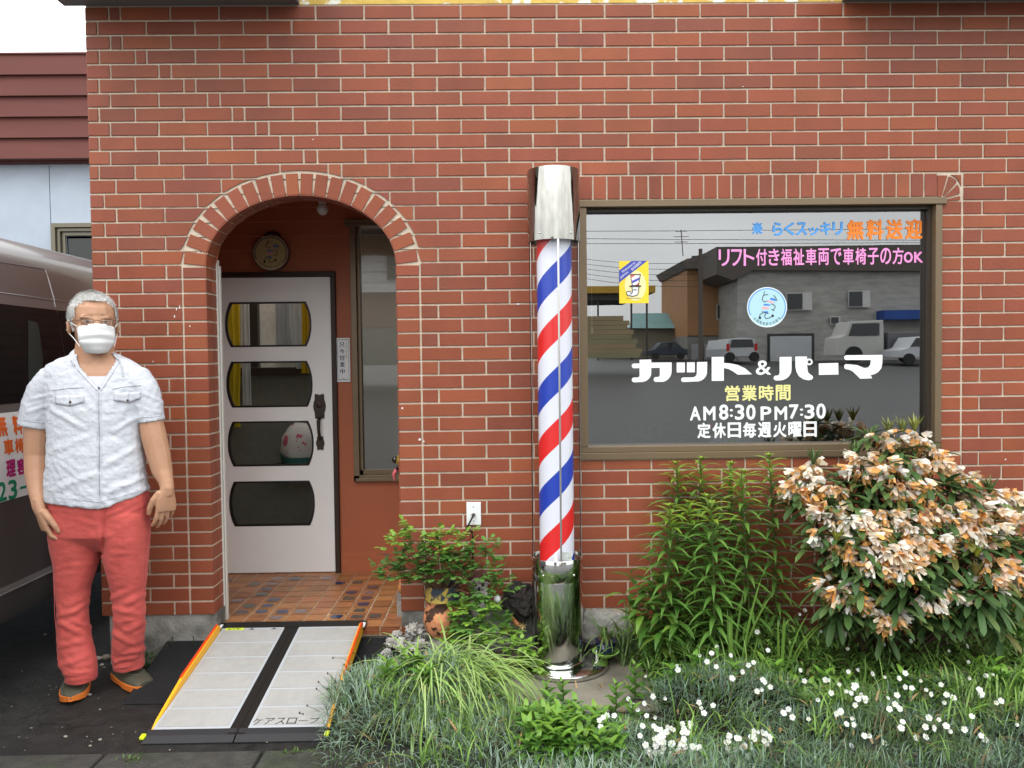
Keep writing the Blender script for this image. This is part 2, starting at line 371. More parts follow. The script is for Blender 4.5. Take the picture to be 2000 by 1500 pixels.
# mortar bed behind the bricks, with the two openings
mo = MB()
def strip(x0, x1, za0, za1, zb0, zb1):
    mo.add([(x0, YM, za0), (x1, YM, za1), (x1, YM, zb1), (x0, YM, zb0)], [(0, 1, 2, 3)])
strip(XL, AXL, ZBOT, ZBOT, ZTOP+.3, ZTOP+.3)
n = 60
for i in range(n):
    xa = AXL+(AXR-AXL)*i/n; xb = AXL+(AXR-AXL)*(i+1)/n
    strip(xa, xb, max(ZS, zarch(xa+1e-6, 0)), max(ZS, zarch(xb-1e-6, 0)), ZTOP+.3, ZTOP+.3)
strip(AXR, WX0+.02, ZBOT, ZBOT, ZTOP+.3, ZTOP+.3)
strip(WX0+.02, WX1-.02, ZBOT-.14, ZBOT-.14, WZ0+.01, WZ0+.01); strip(WX0+.02, WX1-.02, WZ1-.01, WZ1-.01, ZTOP+.3, ZTOP+.3)
strip(WX1-.02, XR, ZBOT-.14, ZBOT-.14, ZTOP+.3, ZTOP+.3)
# reveal of the arch and the left side wall
prev = (AXL, ZBOT)
for p in [(AXL, ZS)]+pts+[(AXR, ZBOT)]:
    mo.add([(prev[0], YM, prev[1]), (p[0], YM, p[1]), (p[0], REV, p[1]), (prev[0], REV, prev[1])], [(0, 1, 2, 3)]); prev = p
mo.add([(XL, YM, ZBOT), (XL, YM, ZTOP+.3), (XL, 5, ZTOP+.3), (XL, 5, ZBOT)], [(0, 1, 2, 3)])
mo.add([(-.2, YM, ZTOP+.3), (XR, YM, ZTOP+.3), (XR, 5, ZTOP+.3), (-.2, 5, ZTOP+.3)], [(0, 1, 2, 3)])  # roof stops short of the hall, left open to let daylight in
bt(mo, 'mortar_wall', m_mortar, shop)
# back of the front wall round the porch (keeps daylight out of the hollow)
pw = MB()
PX0, PX1, PY, PZF, PZC = -1.86, -.25, 1.03, .165, 2.52
pw.box(PX0-.02, AXL-.001, REV, REV+.02, 0, ZTOP); pw.box(AXR+.001, PX1, REV, REV+.02, 0, ZTOP)
n = 30
for i in range(n):
    xa = AXL+(AXR-AXL)*i/n; xb = AXL+(AXR-AXL)*(i+1)/n
    za, zb_ = zarch(xa+1e-6, 0), zarch(xb-1e-6, 0)
    pw.add([(xa, REV, max(ZS, za)), (xb, REV, max(ZS, zb_)), (xb, REV, ZTOP), (xa, REV, ZTOP)], [(0, 1, 2, 3)])
pw.box(PX0-.04, PX0, REV, PY, 0, ZTOP); pw.box(PX1, PX1+.04, REV, PY, 0, ZTOP); pw.box(PX0-.04, PX1+.04, REV, PY+.1, PZC, PZC+.04)
DX0, DX1, DZ1 = onY(420, 560, 1.02).x, onY(646, 560, 1.02).x, onY(540, 541, 1.02).z
NX0, NX1, NZ0, NZ1 = onY(688, 700, 1.02).x, -.30, onY(720, 940, 1.02).z, onY(720, 442, 1.02).z
FW_ = .03
pw.box(DX0-.1, DX1+FW_, PY, PY+.1, DZ1+FW_, PZC)
pw.box(DX1+FW_, NX0, PY, PY+.1, 0, PZC); pw.box(NX0, PX1, PY, PY+.1, 0, NZ0); pw.box(NX0, PX1, PY, PY+.1, NZ1, PZC)
bt(pw, 'porch_wall', m_orange, shop)
# scuffed lower skirting of the porch wall
sk = MB(); sk.box(DX1+FW_+.001, PX1, PY-.006, PY-.0005, PZF, onY(700, 1078, PY).z)
bt(sk, 'porch_skirting', mat('worn_orange', (.42, .125, .055), .6, .3, var=.12, vscale=6, stretch=(1, 1, 4), col2=(.12, .09, .09), c2lo=.6, c2hi=.72, c2scale=6), shop)
# white edge strip at the back of the left jamb
es = MB(); es.box(AXL-.002, AXL+.010, REV+.001, REV+.03, .17, ZS+.05); es.box(AXL+.013, AXL+.019, REV+.012, REV+.03, .17, ZS+.02)
bt(es, 'edge_strip', mat('off_white_strip', (.6, .57, .52), .5), shop)
# porch tiles
tl = MB(); gl = MB(); TS = .1035
for i in range(-1, 17):
    for j in range(0, 10):
        x0 = -1.91+i*TS+U(-.001, .001); y0 = .012+j*TS
        x1, y1 = x0+TS-.007, y0+TS-.007
        if x0 > PX1 or (j == 0 and (x1 < AXL-.05 or x0 > AXR+.01)): continue
        v = U(.8, 1.2); c = (.37*v, .155*v*U(.9, 1.1), .062*v)
        if j == 0: x0 = max(x0, AXL-.0); x1 = min(x1, AXR+.035)
        if x1-x0 < .01: continue
        z = PZF+U(-.0006, .0006)
        tl.add([(x0, y0, z), (x1, y0, z), (x1, min(y1, PY), z), (x0, min(y1, PY), z)], [(0, 1, 2, 3)], c)
        if random.random() < (.42 if 2 < i < 14 else .12) and j < 9:
            cxx, cyy = (x0+x1)/2+U(-.006, .006), (y0+y1)/2+U(-.006, .006); hx, hy = .034, .030
            g = random.choice([(.04, .06, .11), (.055, .08, .07), (.08, .065, .08), (.03, .045, .10), (.07, .09, .075), (.20, .15, .15)])
            P_ = []
            for k in range(14):
                a = 2*math.pi*k/14; rr = (1/max(abs(math.cos(a)), abs(math.sin(a))))**.75*U(.85, 1.05)
                P_.append((cxx+hx*rr*math.cos(a), cyy+hy*rr*math.sin(a), z+.0016))
            gl.add(P_, [tuple(range(14))], g)
for i in range(0, 10):  # ribbed nosing
    x0 = AXL+i*TS; x1 = min(x0+TS-.007, AXR+.03)
    if x1 <= x0: continue
    for k in range(4): tl.box(x0, x1, -.004+.003*k*0-.002*(k % 2), .012-.002, PZF-.004-.008*k-.006, PZF-.004-.008*k, (.30, .10, .045))
    tl.add([(x0, -.004, PZF), (x1, -.004, PZF), (x1, .008, PZF), (x0, .008, PZF)], [(0, 1, 2, 3)], (.30, .11, .05))
fl = MB(); fl.box(PX0, PX1, .03, PY+.1, .02, PZF-.0035); fl.box(AXL+.002, AXR+.03, .003, .03, .12, PZF-.004)
o = bt(fl, 'porch_floor', mat('tile_grout', (.55, .42, .30), .9, var=.2), shop)
setp(tl.build('floor_tiles', mat('porch_tile', (1, 1, 1), .38, .35, attr=True, var=.18, vscale=14, bump=.1, bscale=60, rvar=.12)), shop)
setp(gl.build('glazed_spots', mat('tile_glaze', (1, 1, 1), .12, .6, attr=True, var=.35, vscale=60)), shop)
# foundation
fd = MB(); fd.box(XL+.03, AXL+.012, .006, REV, -.3, ZBOT+.001); fd.box(AXR-.004, XR, .006, REV, -.3, ZBOT-.001); fd.box(AXL, AXR+.03, .02, .06, -.3, .13)
bt(fd, 'foundation', m_conc, shop)
# upper band and the two canopies
ub = MB(); ub.box(-1.05, 1.75, -.004, .05, ZTOP+.002, ZTOP+.42); bt(ub, 'yellow_band', m_yellow, shop)
for nm, x0, x1 in (('canopy', -2.15, onY(583, 8, -.03).x), ('canopy', onY(1648, 4, -.03).x, XR)):
    cc = MB(); cc.box(x0, x1, -.42 if x0 < 0 else -.3, -.0065, ZTOP-.003, ZTOP+.5); bt(cc, nm, m_eave, shop, bevel=.006)
# ---------------- door
dr = MB(); T_ = .04; DY = PY-.012
HX0, HX1 = onY(444, 620, DY).x, onY(607, 620, DY).x
holes = []
for (yt, yb, xl, xr) in ((590, 677, 438, 607), (706, 795, 440, 609), (823, 910, 443, 612), (940, 1027, 446, 613)):
    zt, zb = onY(520, yt, DY).z, onY(520, yb, DY).z; holes.append((zb, zt))
hxc = (onY(440, 630, DY).x+onY(608, 630, DY).x)/2; hw = (onY(608, 630, DY).x-onY(440, 630, DY).x)/2
def hole_outline(zb, zt, g=0):
    zc, hh = (zb+zt)/2, (zt-zb)/2+g; P_ = []
    for k in range(13):
        t = -1+2*k/12; P_.append((hxc+hw+g-.033*abs(t)**2.2*1.0*(1 if abs(t) < 1 else 1), zc+hh*t))
    for k in range(13):
        t = 1-2*k/12; P_.append((hxc-hw-g+.033*abs(t)**2.2, zc+hh*t))
    return P_
dz0, dz1 = PZF+.006, DZ1-.004
def dface(pts2, y): return [(p[0], y, p[1]) for p in pts2]
zcur = dz0
for (zb, zt) in sorted(holes):
    P_ = hole_outline(zb, zt); R_, L_ = P_[:13], P_[13:][::-1]
    dr.box(DX0, DX1-.004, DY, DY+T_, zcur, zb)
    for side, S in ((1, R_), (0, L_)):
        e = DX1-.004 if side else DX0
        for a, b in zip(S, S[1:]):
            q = [(a[0], DY, a[1]), (e, DY, a[1]), (e, DY, b[1]), (b[0], DY, b[1])]
            dr.add(q, [(0, 1, 2, 3) if side else (3, 2, 1, 0)])
            dr.add([(a[0], DY, a[1]), (b[0], DY, b[1]), (b[0], DY+T_, b[1]), (a[0], DY+T_, a[1])], [(0, 1, 2, 3)])
    zcur = zt
dr.box(DX0, DX1-.004, DY, DY+T_, zcur, dz1)
door = bt(dr, 'door', m_door, shop)
for zb, zt in holes:
    f = MB(); O = hole_outline(zb, zt, .001); I = hole_outline(zb, zt, -.0095); n = len(O)
    f.add([(p[0], DY-.003, p[1]) for p in O]+[(p[0], DY-.003, p[1]) for p in I]+[(p[0], DY+.02, p[1]) for p in O]+[(p[0], DY+.02, p[1]) for p in I],
          [(i, (i+1) % n, n+(i+1) % n, n+i) for i in range(n)]+[(n+i, n+(i+1) % n, 3*n+(i+1) % n, 3*n+i) for i in range(n)]+[(i, 2*n+i, 2*n+(i+1) % n, (i+1) % n) for i in range(n)])
    setp(f.build('pane_trim', m_black), door)
    g = MB(); g.add([(p[0], DY+.012, p[1]) for p in I], [tuple(range(n))]); setp(g.build('glass_pane', m_glassdoor), door)
# handle: ornate plate, thumb latch, grip and lower plate
hd = MB(); hx = onY(625, 820, DY).x; s_ = 1/318.
def plate(zt, zb, hw_, k=9):
    n = 24; P_ = []
    for i in range(n):
        a = 2*math.pi*i/n; wv = 1+.10*math.cos(6*a)
        P_.append((hx+hw_*wv*abs(math.cos(a))**.55*math.copysign(1, math.cos(a)), (zt+zb)/2+(zt-zb)/2*wv*.93*abs(math.sin(a))**.8*math.copysign(1, math.sin(a))))
    hd.prism(P_, DY-.008, DY-.0005, 'y')
z1, z2, z3, z4 = onY(625, 767, DY).z, onY(625, 820, DY).z, onY(625, 851, DY).z, onY(625, 880, DY).z
plate(z1, z2, .036); plate(z3, z4, .024)
hd.ell((hx, DY-.01, (z1+z2)/2+.01), (.018, .006, .018)); hd.box(hx-.012, hx+.012, DY-.035, DY-.006, z2+.02, z2+.028)
hd.tube([(hx, DY-.008, z2+.008), (hx+.001, DY-.045, z2-.004), (hx+.002, DY-.05, (z2+z3)/2), (hx+.001, DY-.04, z3+.02), (hx, DY-.008, z3-.02)], [.010, .012, .0095, .009, .010], 10)
setp(hd.build('door_handle', m_iron, smooth=False), door)
df = MB()
df.box(DX0-.06, DX1+FW_, PY-.03, PY+.08, DZ1, DZ1+FW_); df.box(DX1, DX1+FW_, PY-.03, PY+.08, PZF, DZ1-.0005); df.box(DX0-.06, DX0-.002, PY-.02, PY+.08, PZF, DZ1-.0005)
bt(df, 'door_frame', m_darkwood, shop, bevel=.003)
# ---------------- narrow porch window
nw = MB(); f = .036
nw.box(NX0, NX0+f, PY-.028, PY+.05, NZ0, NZ1); nw.box(NX0, NX1, PY-.028, PY+.05, NZ0-.002, NZ0+.04); nw.box(NX0+.012, NX1, PY-.034, PY-.0285, NZ0+.002, NZ0+.022)
nw.box(NX0-.03, NX1, PY-.04, PY+.05, NZ1-.001, NZ1+.04); nw.box(NX0+f, NX0+f+.02, PY+.0, PY+.05, NZ0+.04, NZ1); nw.box(NX0+f, NX1, PY, PY+.05, NZ0+.04, NZ0+.072)
nwf = bt(nw, 'narrow_window', m_bronze, shop, bevel=.002)
g = MB(); g.add([(NX0+f, PY+.03, NZ0+.05), (NX1, PY+.03, NZ0+.05), (NX1, PY+.03, NZ1), (NX0+f, PY+.03, NZ1)], [(0, 1, 2, 3)]); setp(g.build('window_pane', glass_mat('narrow_glass', (.75, .78, .76), 1.6, .14)), nwf)
# ---------------- shop window
wn = MB(); fx = .042
wn.box(WX0, WX1, -.02, .10, WZ0, WZ0+.034); wn.box(WX0, WX1, -.012, .10, WZ0+.0345, WZ0+.064)
wn.box(WX0, WX0+.04, -.016, .10, WZ0+.065, WZ1-.03); wn.box(WX1-.033, WX1, -.018, .10, WZ0+.065, WZ1-.03); wn.box(WX0-.004, WX1+.02, -.024, .10, WZ1-.0295, WZ1+.004)
window = bt(wn, 'shop_window', m_bronze, shop, bevel=.0025)
wi = MB(); wi.box(WX0+.041, WX1-.034, .02, .09, WZ1-.046, WZ1-.03); wi.box(WX1-.050, WX1-.0335, .02, .09, WZ0+.065, WZ1-.0465); wi.box(WX1-.054, WX1-.0505, .05, .09, WZ0+.065, WZ1-.05)
setp(wi.build('inner_frame', m_bronze_d), window)
GY = .055
g = MB(); g.add([(WX0+.04, GY, WZ0+.06), (WX1-.051, GY, WZ0+.06), (WX1-.051, GY, WZ1-.045), (WX0+.04, GY, WZ1-.045)], [(0, 1, 2, 3)])
setp(g.build('window_glass', m_glassbig), window)
# lettering stuck on the glass
LY = GY-.002
def G2(x, y): q = onY(x, y, LY); return (q.x, q.z)
def flat(a, b): return (a, LY, b)
def lett(name, c): return MB()
def txt(mb, s, xa, xb, yt, yb, c, off=.02, per=True, shear=0):
    """text between two photo measures on the glass plane; each character has its own cell"""
    n = len(s); a0, z1_ = G2(xa, yt); a1, z0_ = G2(xb, yb)
    if not per: text_fit(mb, s, a0, a1, z0_, z1_, flat, off, c, shear); return
    w_ = (a1-a0)/n
    for i, ch in enumerate(s):
        if ch == ' ': continue
        sm_ = ch in 'ッっ'; d = off*.9*(z1_-z0_)
        vs, fs = text_mesh(ch, 0)
        ax0 = min(v.x for v in vs); ax1 = max(v.x for v in vs); az0 = min(v.y for v in vs); az1 = max(v.y for v in vs)
        X0, X1, Z0_, Z1_ = a0+w_*(i+.06)+d, a0+w_*(i+.94)-d, z0_+d, z0_+(z1_-z0_)*(.6 if sm_ else 1)-d
        for k in range(9):   # a heavy weight: the glyph laid over itself, each layer a hair prouder
            ox, oz = (0, 0) if k == 8 else (d*math.cos(k*math.pi/4), d*math.sin(k*math.pi/4))
            mb.add([(X0+(X1-X0)*(v.x-ax0)/max(1e-6, ax1-ax0)+ox, LY-.00006*k, Z0_+(Z1_-Z0_)*(v.y-az0)/max(1e-6, az1-az0)+oz) for v in vs], fs, c)
WHT = (.80, .83, .82); PNK = (.85, .30, .62); BLU = (.10, .36, .80); ORG = (.90, .24, .03); YLW = (.72, .68, .28)
m1 = MB(); txt(m1, '楽', 1468, 1491, 434, 457, BLU, .045); txt(m1, 'らくスッキリ', 1507, 1648, 434, 459, BLU, .045)
setp(m1.build('blue_lettering', m_letter), window)
m1 = MB(); txt(m1, '無料送迎', 1652, 1804, 429, 467, ORG, .04); setp(m1.build('orange_lettering', m_letter), window)
m1 = MB(); txt(m1, 'リフト付き福祉車両で車椅子の方', 1402, 1766, 487, 516, PNK, .018); txt(m1, 'OK', 1764, 1804, 492, 513, PNK, .045)
setp(m1.build('pink_lettering', m_letter), window)
m1 = MB(); txt(m1, '営業時間', 1414, 1546, 753, 782, YLW, .03); setp(m1.build('yellow_lettering', m_letter), window)
m1 = MB()
for ch, xa, xb, yt, yb in (('A', 1347, 1369, 794, 821), ('M', 1373, 1398, 794, 821), ('8', 1404, 1423, 790, 820), (':', 1426, 1431, 799, 814), ('3', 1435, 1454, 790, 820), ('0', 1457, 1476, 790, 820),
                           ('P', 1485, 1507, 794, 821), ('M', 1512, 1538, 794, 820), ('7', 1541, 1560, 790, 818), (':', 1563, 1568, 798, 812), ('3', 1571, 1591, 790, 818), ('0', 1594, 1613, 788, 818)):
    txt(m1, ch, xa-1, xb+1, yt, yb, WHT, .035 if ch != ':' else .03)
txt(m1, '定休日毎週火曜日', 1360, 1597, 826, 853, WHT, .032)
setp(m1.build('white_lettering', m_letter), window)
# the big white katakana, cut as shapes
m1 = MB()
def zz(x, y): return (1220+x/3.846, 680+y/3.846)
def shape(P_):
    q = [G2(*zz(*p)) for p in P_]; m1.add([(a, LY, b) for a, b in q], [tuple(range(len(q)))], WHT)
def arc(cx, cy, rx, ry, a0, a1, n=8): return [(cx+rx*math.cos(math.radians(a0+(a1-a0)*i/n)), cy+ry*math.sin(math.radians(a0+(a1-a0)*i/n))) for i in range(n+1)]
shape(arc(71, 133, 18, 18, 90, 270)+[(112, 115), (112, 87), (200, 85), (200, 108), (353, 107), (353, 170)]+arc(275, 170, 78, 84, 0, 80)+[(238, 253)]+arc(236, 235, 18, 18, 90, 270)+[(252, 217)]+arc(248, 200, 16, 17, 80, 0)+[(264, 148), (200, 149), (200, 185)]+arc(122, 185, 78, 70, 0, 80)+[(71, 257)]+arc(71, 238, 18, 18, 90, 270)+[(95, 220)]+arc(96, 204, 16, 16, 80, 0)+[(112, 150)])
shape([(391, 108), (452, 108), (452, 182), (391, 183)]); shape([(468, 107), (527, 106), (527, 181), (468, 182)])
shape([(543, 105), (620, 103), (619, 172)]+arc(540, 175, 79, 76, 0, 80)+[(441, 254)]+arc(441, 237, 17, 17, 90, 270)+[(500, 219)]+arc(508, 190, 34, 29, 80, 0))
shape([(654, 66), (745, 65), (745, 245), (654, 246)])
shape([(746, 111), (790, 114), (850, 126), (905, 152), (957, 196), (850, 199), (815, 175), (780, 156), (746, 150)])
shape([(1164, 66), (1254, 65), (1254, 150)]+arc(1165, 158, 89, 84, 0, 85)+[(1140, 243)]+arc(1137, 224, 18, 18, 90, 270)+arc(1140, 185, 24, 22, 70, 0))
shape([(1282, 63), (1370, 63), (1371, 90), (1360, 105), (1371, 122), (1374, 165)]+[(1380, 185), (1397, 199), (1410, 207), (1416, 222), (1405, 237), (1380, 241), (1345, 234), (1310, 212), (1290, 175), (1283, 140)])
n = 20; ro = [(1387+25*math.cos(2*math.pi*i/n), 103+25*math.sin(2*math.pi*i/n)) for i in range(n)]; ri = [(1387+13*math.cos(2*math.pi*i/n), 103+13*math.sin(2*math.pi*i/n)) for i in range(n)]
q = [G2(*zz(*p)) for p in ro+ri]; m1.add([(a, LY-.001, b) for a, b in q], [(i, (i+1) % n, n+(i+1) % n, n+i) for i in range(n)], WHT)
shape([(1458, 115), (1604, 111), (1606, 198), (1459, 201)])
shape(arc(1667, 71, 18, 18, 90, 270)+[(1937, 50), (1936, 110)]+[(1928, 150), (1905, 180), (1875, 196), (1847, 202), (1860, 226), (1770, 230), (1745, 205), (1710, 172), (1680, 160)]+arc(1667, 139, 18, 20, 90, 250)+[(1700, 122), (1750, 128), (1800, 150), (1830, 145), (1845, 125), (1850, 89)])
txt(m1, '&', 1474, 1508, 704, 732, WHT, .02)
setp(m1.build('sign_lettering', m_letter), window)

# ---------------- rooms behind the glass
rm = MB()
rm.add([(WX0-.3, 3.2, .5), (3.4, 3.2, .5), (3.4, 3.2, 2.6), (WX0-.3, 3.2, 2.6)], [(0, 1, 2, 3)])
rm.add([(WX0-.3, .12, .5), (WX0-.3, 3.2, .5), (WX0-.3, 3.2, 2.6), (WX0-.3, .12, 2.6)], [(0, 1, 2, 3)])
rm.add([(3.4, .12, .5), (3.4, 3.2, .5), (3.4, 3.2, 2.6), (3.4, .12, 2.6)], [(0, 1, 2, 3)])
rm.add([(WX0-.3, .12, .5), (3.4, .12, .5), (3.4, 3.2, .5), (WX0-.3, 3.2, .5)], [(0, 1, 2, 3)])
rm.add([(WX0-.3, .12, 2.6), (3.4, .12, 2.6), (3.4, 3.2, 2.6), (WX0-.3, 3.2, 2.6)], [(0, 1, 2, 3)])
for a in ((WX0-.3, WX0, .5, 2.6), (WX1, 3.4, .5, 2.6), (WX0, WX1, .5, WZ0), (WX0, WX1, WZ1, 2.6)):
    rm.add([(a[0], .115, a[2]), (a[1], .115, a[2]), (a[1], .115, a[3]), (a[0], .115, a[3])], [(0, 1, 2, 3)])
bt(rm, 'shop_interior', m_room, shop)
sil = MB(); sil.box(WX0, WX1, .12, .3, WZ0+.02, WZ0+.045); bt(sil, 'window_shelf', mat('pale_shelf', (.2, .2, .19), .5), shop)
hl = MB()   # hall behind the door; unseen ceiling opening made to let daylight onto the curtains
HX0_, HX1_, HY1 = -2.0, -.2, 2.9
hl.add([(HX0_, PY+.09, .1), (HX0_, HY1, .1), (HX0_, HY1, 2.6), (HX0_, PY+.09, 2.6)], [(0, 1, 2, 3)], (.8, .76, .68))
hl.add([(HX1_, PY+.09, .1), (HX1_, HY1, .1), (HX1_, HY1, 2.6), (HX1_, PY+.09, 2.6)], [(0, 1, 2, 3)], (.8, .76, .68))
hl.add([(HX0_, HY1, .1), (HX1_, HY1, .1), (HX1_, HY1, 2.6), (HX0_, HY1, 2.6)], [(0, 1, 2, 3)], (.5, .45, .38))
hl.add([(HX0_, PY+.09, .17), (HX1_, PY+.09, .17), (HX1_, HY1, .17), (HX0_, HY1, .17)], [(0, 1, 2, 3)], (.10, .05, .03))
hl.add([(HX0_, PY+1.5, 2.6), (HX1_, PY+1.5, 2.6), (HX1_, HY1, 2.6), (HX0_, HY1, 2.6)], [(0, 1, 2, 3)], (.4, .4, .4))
hl.add([(-.72, PY+.09, 2.59), (HX1_, PY+.09, 2.59), (HX1_, HY1, 2.59), (-.72, HY1, 2.59)], [(0, 1, 2, 3)], (.3, .3, .3))  # unseen roof added to stop daylight reaching the porch through the narrow window
hl.box(-.72, -.68, PY+.1, HY1, .17, 2.6, (.14, .13, .11)); 
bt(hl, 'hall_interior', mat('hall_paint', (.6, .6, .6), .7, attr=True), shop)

def curtain(name, x0, x1, y, z0, z1, m, folds=7, amp=.02, pinch=None):
    c = MB(); n = folds*8; K = 14
    for i in range(n+1):
        pass
    rows = []
    for k in range(K+1):
        z = z1+(z0-z1)*k/K; rr = []
        s_ = 1.0; off = 0
        if pinch: s_ = 1-pinch[1]*math.exp(-((z-pinch[0])/.16)**2) if z > pinch[0] else 1-pinch[1]*math.exp(-((z-pinch[0])/.5)**2)
        for i in range(n+1):
            t = i/n; x = pinch[2]+(x0+(x1-x0)*t-pinch[2])*s_ if pinch else x0+(x1-x0)*t
            rr.append((x, y+amp*math.sin(2*math.pi*folds*t+.6*math.sin(3*z))*(1.2 if pinch else 1), z))
        rows.append(rr)
    vs = [p for r in rows for p in r]; fs = [(k*(n+1)+i, k*(n+1)+i+1, (k+1)*(n+1)+i+1, (k+1)*(n+1)+i) for k in range(K) for i in range(n)]
    c.add(vs, fs, (1, 1, 1), True); return c.build(name, m)
m_ycur = mat('yellow_curtain_cloth', (.85, .65, .04), .8, .2, trans=.4); m_wcur = mat('white_sheer_cloth', (.85, .87, .87), .8, .2, trans=.5)
HY = 1.55
tag(curtain('yellow_curtain', -2.02, -1.86, HY, 1.05, 2.5, m_ycur, 4, .015, (1.2, .1, -2.0)), 'yellow curtain hanging at the left behind the glazed white door', 'curtain', 'hall curtains')
tag(curtain('white_curtain', -1.86, -1.80, HY+.02, 1.2, 2.5, m_wcur, 2, .01), 'narrow white curtain edge beside the yellow one behind the door', 'curtain', 'hall curtains')
tag(curtain('grey_curtain', -1.63, -1.44, HY+.06, 1.5, 2.5, mat('grey_sheer_cloth', (.62, .64, .66), .8, .2, trans=.3), 6, .018), 'grey pleated sheer curtain behind the middle of the glazed door', 'curtain', 'hall curtains')
tag(curtain('white_curtain', -1.52, -1.33, HY, 1.45, 2.5, m_wcur, 4, .02, (1.46, .5, -1.43)), 'white sheer curtain gathered at its foot behind the door', 'curtain', 'hall curtains')
tag(curtain('yellow_curtain', -1.44, -1.28, HY-.04, 1.42, 2.5, m_ycur, 5, .02, (1.86, .35, -1.38)), 'yellow curtain gathered in folds at the right behind the door', 'curtain', 'hall curtains')
ft = MB(); ft.box(-2.05, -1.25, HY+.10, HY+.14, 1.40, 1.46); ft.box(-1.83, -1.77, HY+.09, HY+.14, 1.461, 2.5); ft.box(-1.25, -1.21, HY+.09, HY+.14, 1.40, 2.5)
bt(ft, 'hall_window_frame', m_bronze_d, shop)
fp = MB(); fp.box(-1.768, -1.26, HY+.141, HY+.15, 1.461, 2.5); fp.box(-2.05, -1.83, HY+.141, HY+.15, 1.461, 2.5); bt(fp, 'frosted_pane', mat('frosted_board', (.85, .80, .70), .7, .2, var=.1, vscale=30), shop)
fq = MB(); fq.box(-2.05, -1.2, HY+.145, HY+.17, .17, 1.399); bt(fq, 'hall_low_wall', mat('hall_dado', (.20, .20, .17), .7, .2, var=.1), shop)
# basket of folded cloths on the hall floor side
bk = empty('laundry_basket', (-1.42, 1.45, .9), 'teal basket piled with patterned cloths seen through the third door pane', 'basket')
b_ = MB(); b_.lathe([(.10, -.16), (.15, -.05), (.16, -.04), (.145, -.045), (.095, -.15)], n=24, closed=False); o = b_.build('basket', mat('teal_plastic', (.03, .16, .14), .4)); o.parent = bk
b_ = MB(); b_.ell((.01, -.01, .03), (.16, .13, .15), fn=lambda q: 1+.14*noise.noise(q*2.6)); o = b_.build('cloth_pile', mat('patterned_cloth', (.62, .58, .54), .8, .2, col2=(.55, .12, .16), c2lo=.58, c2hi=.61, c2scale=16)); o.parent = bk
b_ = MB(); b_.box(-.20, .2, -.13, .13, -.13, -.10); o = b_.build('stand', m_bronze_d); o.parent = bk
# ================================================================== the ground
def ground_sheet(name, x0, x1, y0, y1, nx, ny, fz, m, kind='structure'):
    vs = []; fs = []
    for j in range(ny+1):
        for i in range(nx+1):
            x = x0+(x1-x0)*i/nx; y = y0+(y1-y0)*j/ny; vs.append((x, y, fz(x, y)))
    for j in range(ny):
        for i in range(nx): a = j*(nx+1)+i; fs.append((a, a+1, a+nx+2, a+nx+1))
    g = MB(); g.add(vs, fs, (1, 1, 1), True); return tag(g.build(name, m), kind=kind)
m_asph = mat('worn_asphalt', (.020, .0185, .017), .62, .35, var=.45, vscale=14, bump=.9, bscale=170, col2=(.034, .031, .028), c2lo=.5, c2hi=.72, c2scale=1.6, rvar=.18)
N_ = m_asph.node_tree.nodes; L_ = m_asph.node_tree.links; b_ = N_['Principled BSDF']
tc_ = N_.new('ShaderNodeTexCoord'); vo = N_.new('ShaderNodeTexVoronoi'); vo.feature = 'DISTANCE_TO_EDGE'; vo.inputs['Scale'].default_value = 1.7
nz_ = N_.new('ShaderNodeTexNoise'); nz_.inputs['Scale'].default_value = 5; L_.new(tc_.outputs['Object'], nz_.inputs['Vector'])
va = N_.new('ShaderNodeVectorMath'); va.operation = 'MULTIPLY_ADD'; va.inputs[1].default_value = (.35, .35, .35); L_.new(nz_.outputs['Color'], va.inputs[0]); L_.new(tc_.outputs['Object'], va.inputs[2]); L_.new(va.outputs[0], vo.inputs['Vector'])
rr_ = N_.new('ShaderNodeMapRange'); rr_.inputs['From Max'].default_value = .012; rr_.inputs['To Min'].default_value = .35; L_.new(vo.outputs['Distance'], rr_.inputs['Value'])
old = b_.inputs['Base Color'].links[0].from_socket; sc_ = N_.new('ShaderNodeVectorMath'); sc_.operation = 'SCALE'; L_.new(old, sc_.inputs[0]); L_.new(rr_.outputs[0], sc_.inputs['Scale'])
# light grit in the asphalt
vg = N_.new('ShaderNodeTexVoronoi'); vg.inputs['Scale'].default_value = 75; L_.new(tc_.outputs['Object'], vg.inputs['Vector'])
rg = N_.new('ShaderNodeMapRange'); rg.inputs['From Min'].default_value = .10; rg.inputs['From Max'].default_value = .16; rg.inputs['To Min'].default_value = 1; rg.inputs['To Max'].default_value = 0; L_.new(vg.outputs['Distance'], rg.inputs['Value'])
sw = N_.new('ShaderNodeSeparateColor'); L_.new(vg.outputs['Color'], sw.inputs[0]); gt = N_.new('ShaderNodeMath'); gt.operation = 'GREATER_THAN'; gt.inputs[1].default_value = .86; L_.new(sw.outputs[0], gt.inputs[0])
mm = N_.new('ShaderNodeMath'); mm.operation = 'MULTIPLY'; L_.new(rg.outputs[0], mm.inputs[0]); L_.new(gt.outputs[0], mm.inputs[1])
mg = N_.new('ShaderNodeMix'); mg.data_type = 'RGBA'; mg.inputs['B'].default_value = (.14, .13, .12, 1); L_.new(mm.outputs[0], mg.inputs['Factor']); L_.new(sc_.outputs[0], mg.inputs['A']); L_.new(mg.outputs['Result'], b_.inputs['Base Color'])
def fz_yard(x, y):
    d = 0.004*noise.noise(Vector((x*2, y*2, 0)))
    return d-.002
ground_sheet('ground', -14, 14, -1.16, 9, 90, 50, fz_yard, m_asph)
def fz_road(x, y): return -.03+max(0, -y-6)*.036+.004*noise.noise(Vector((x, y, 3)))
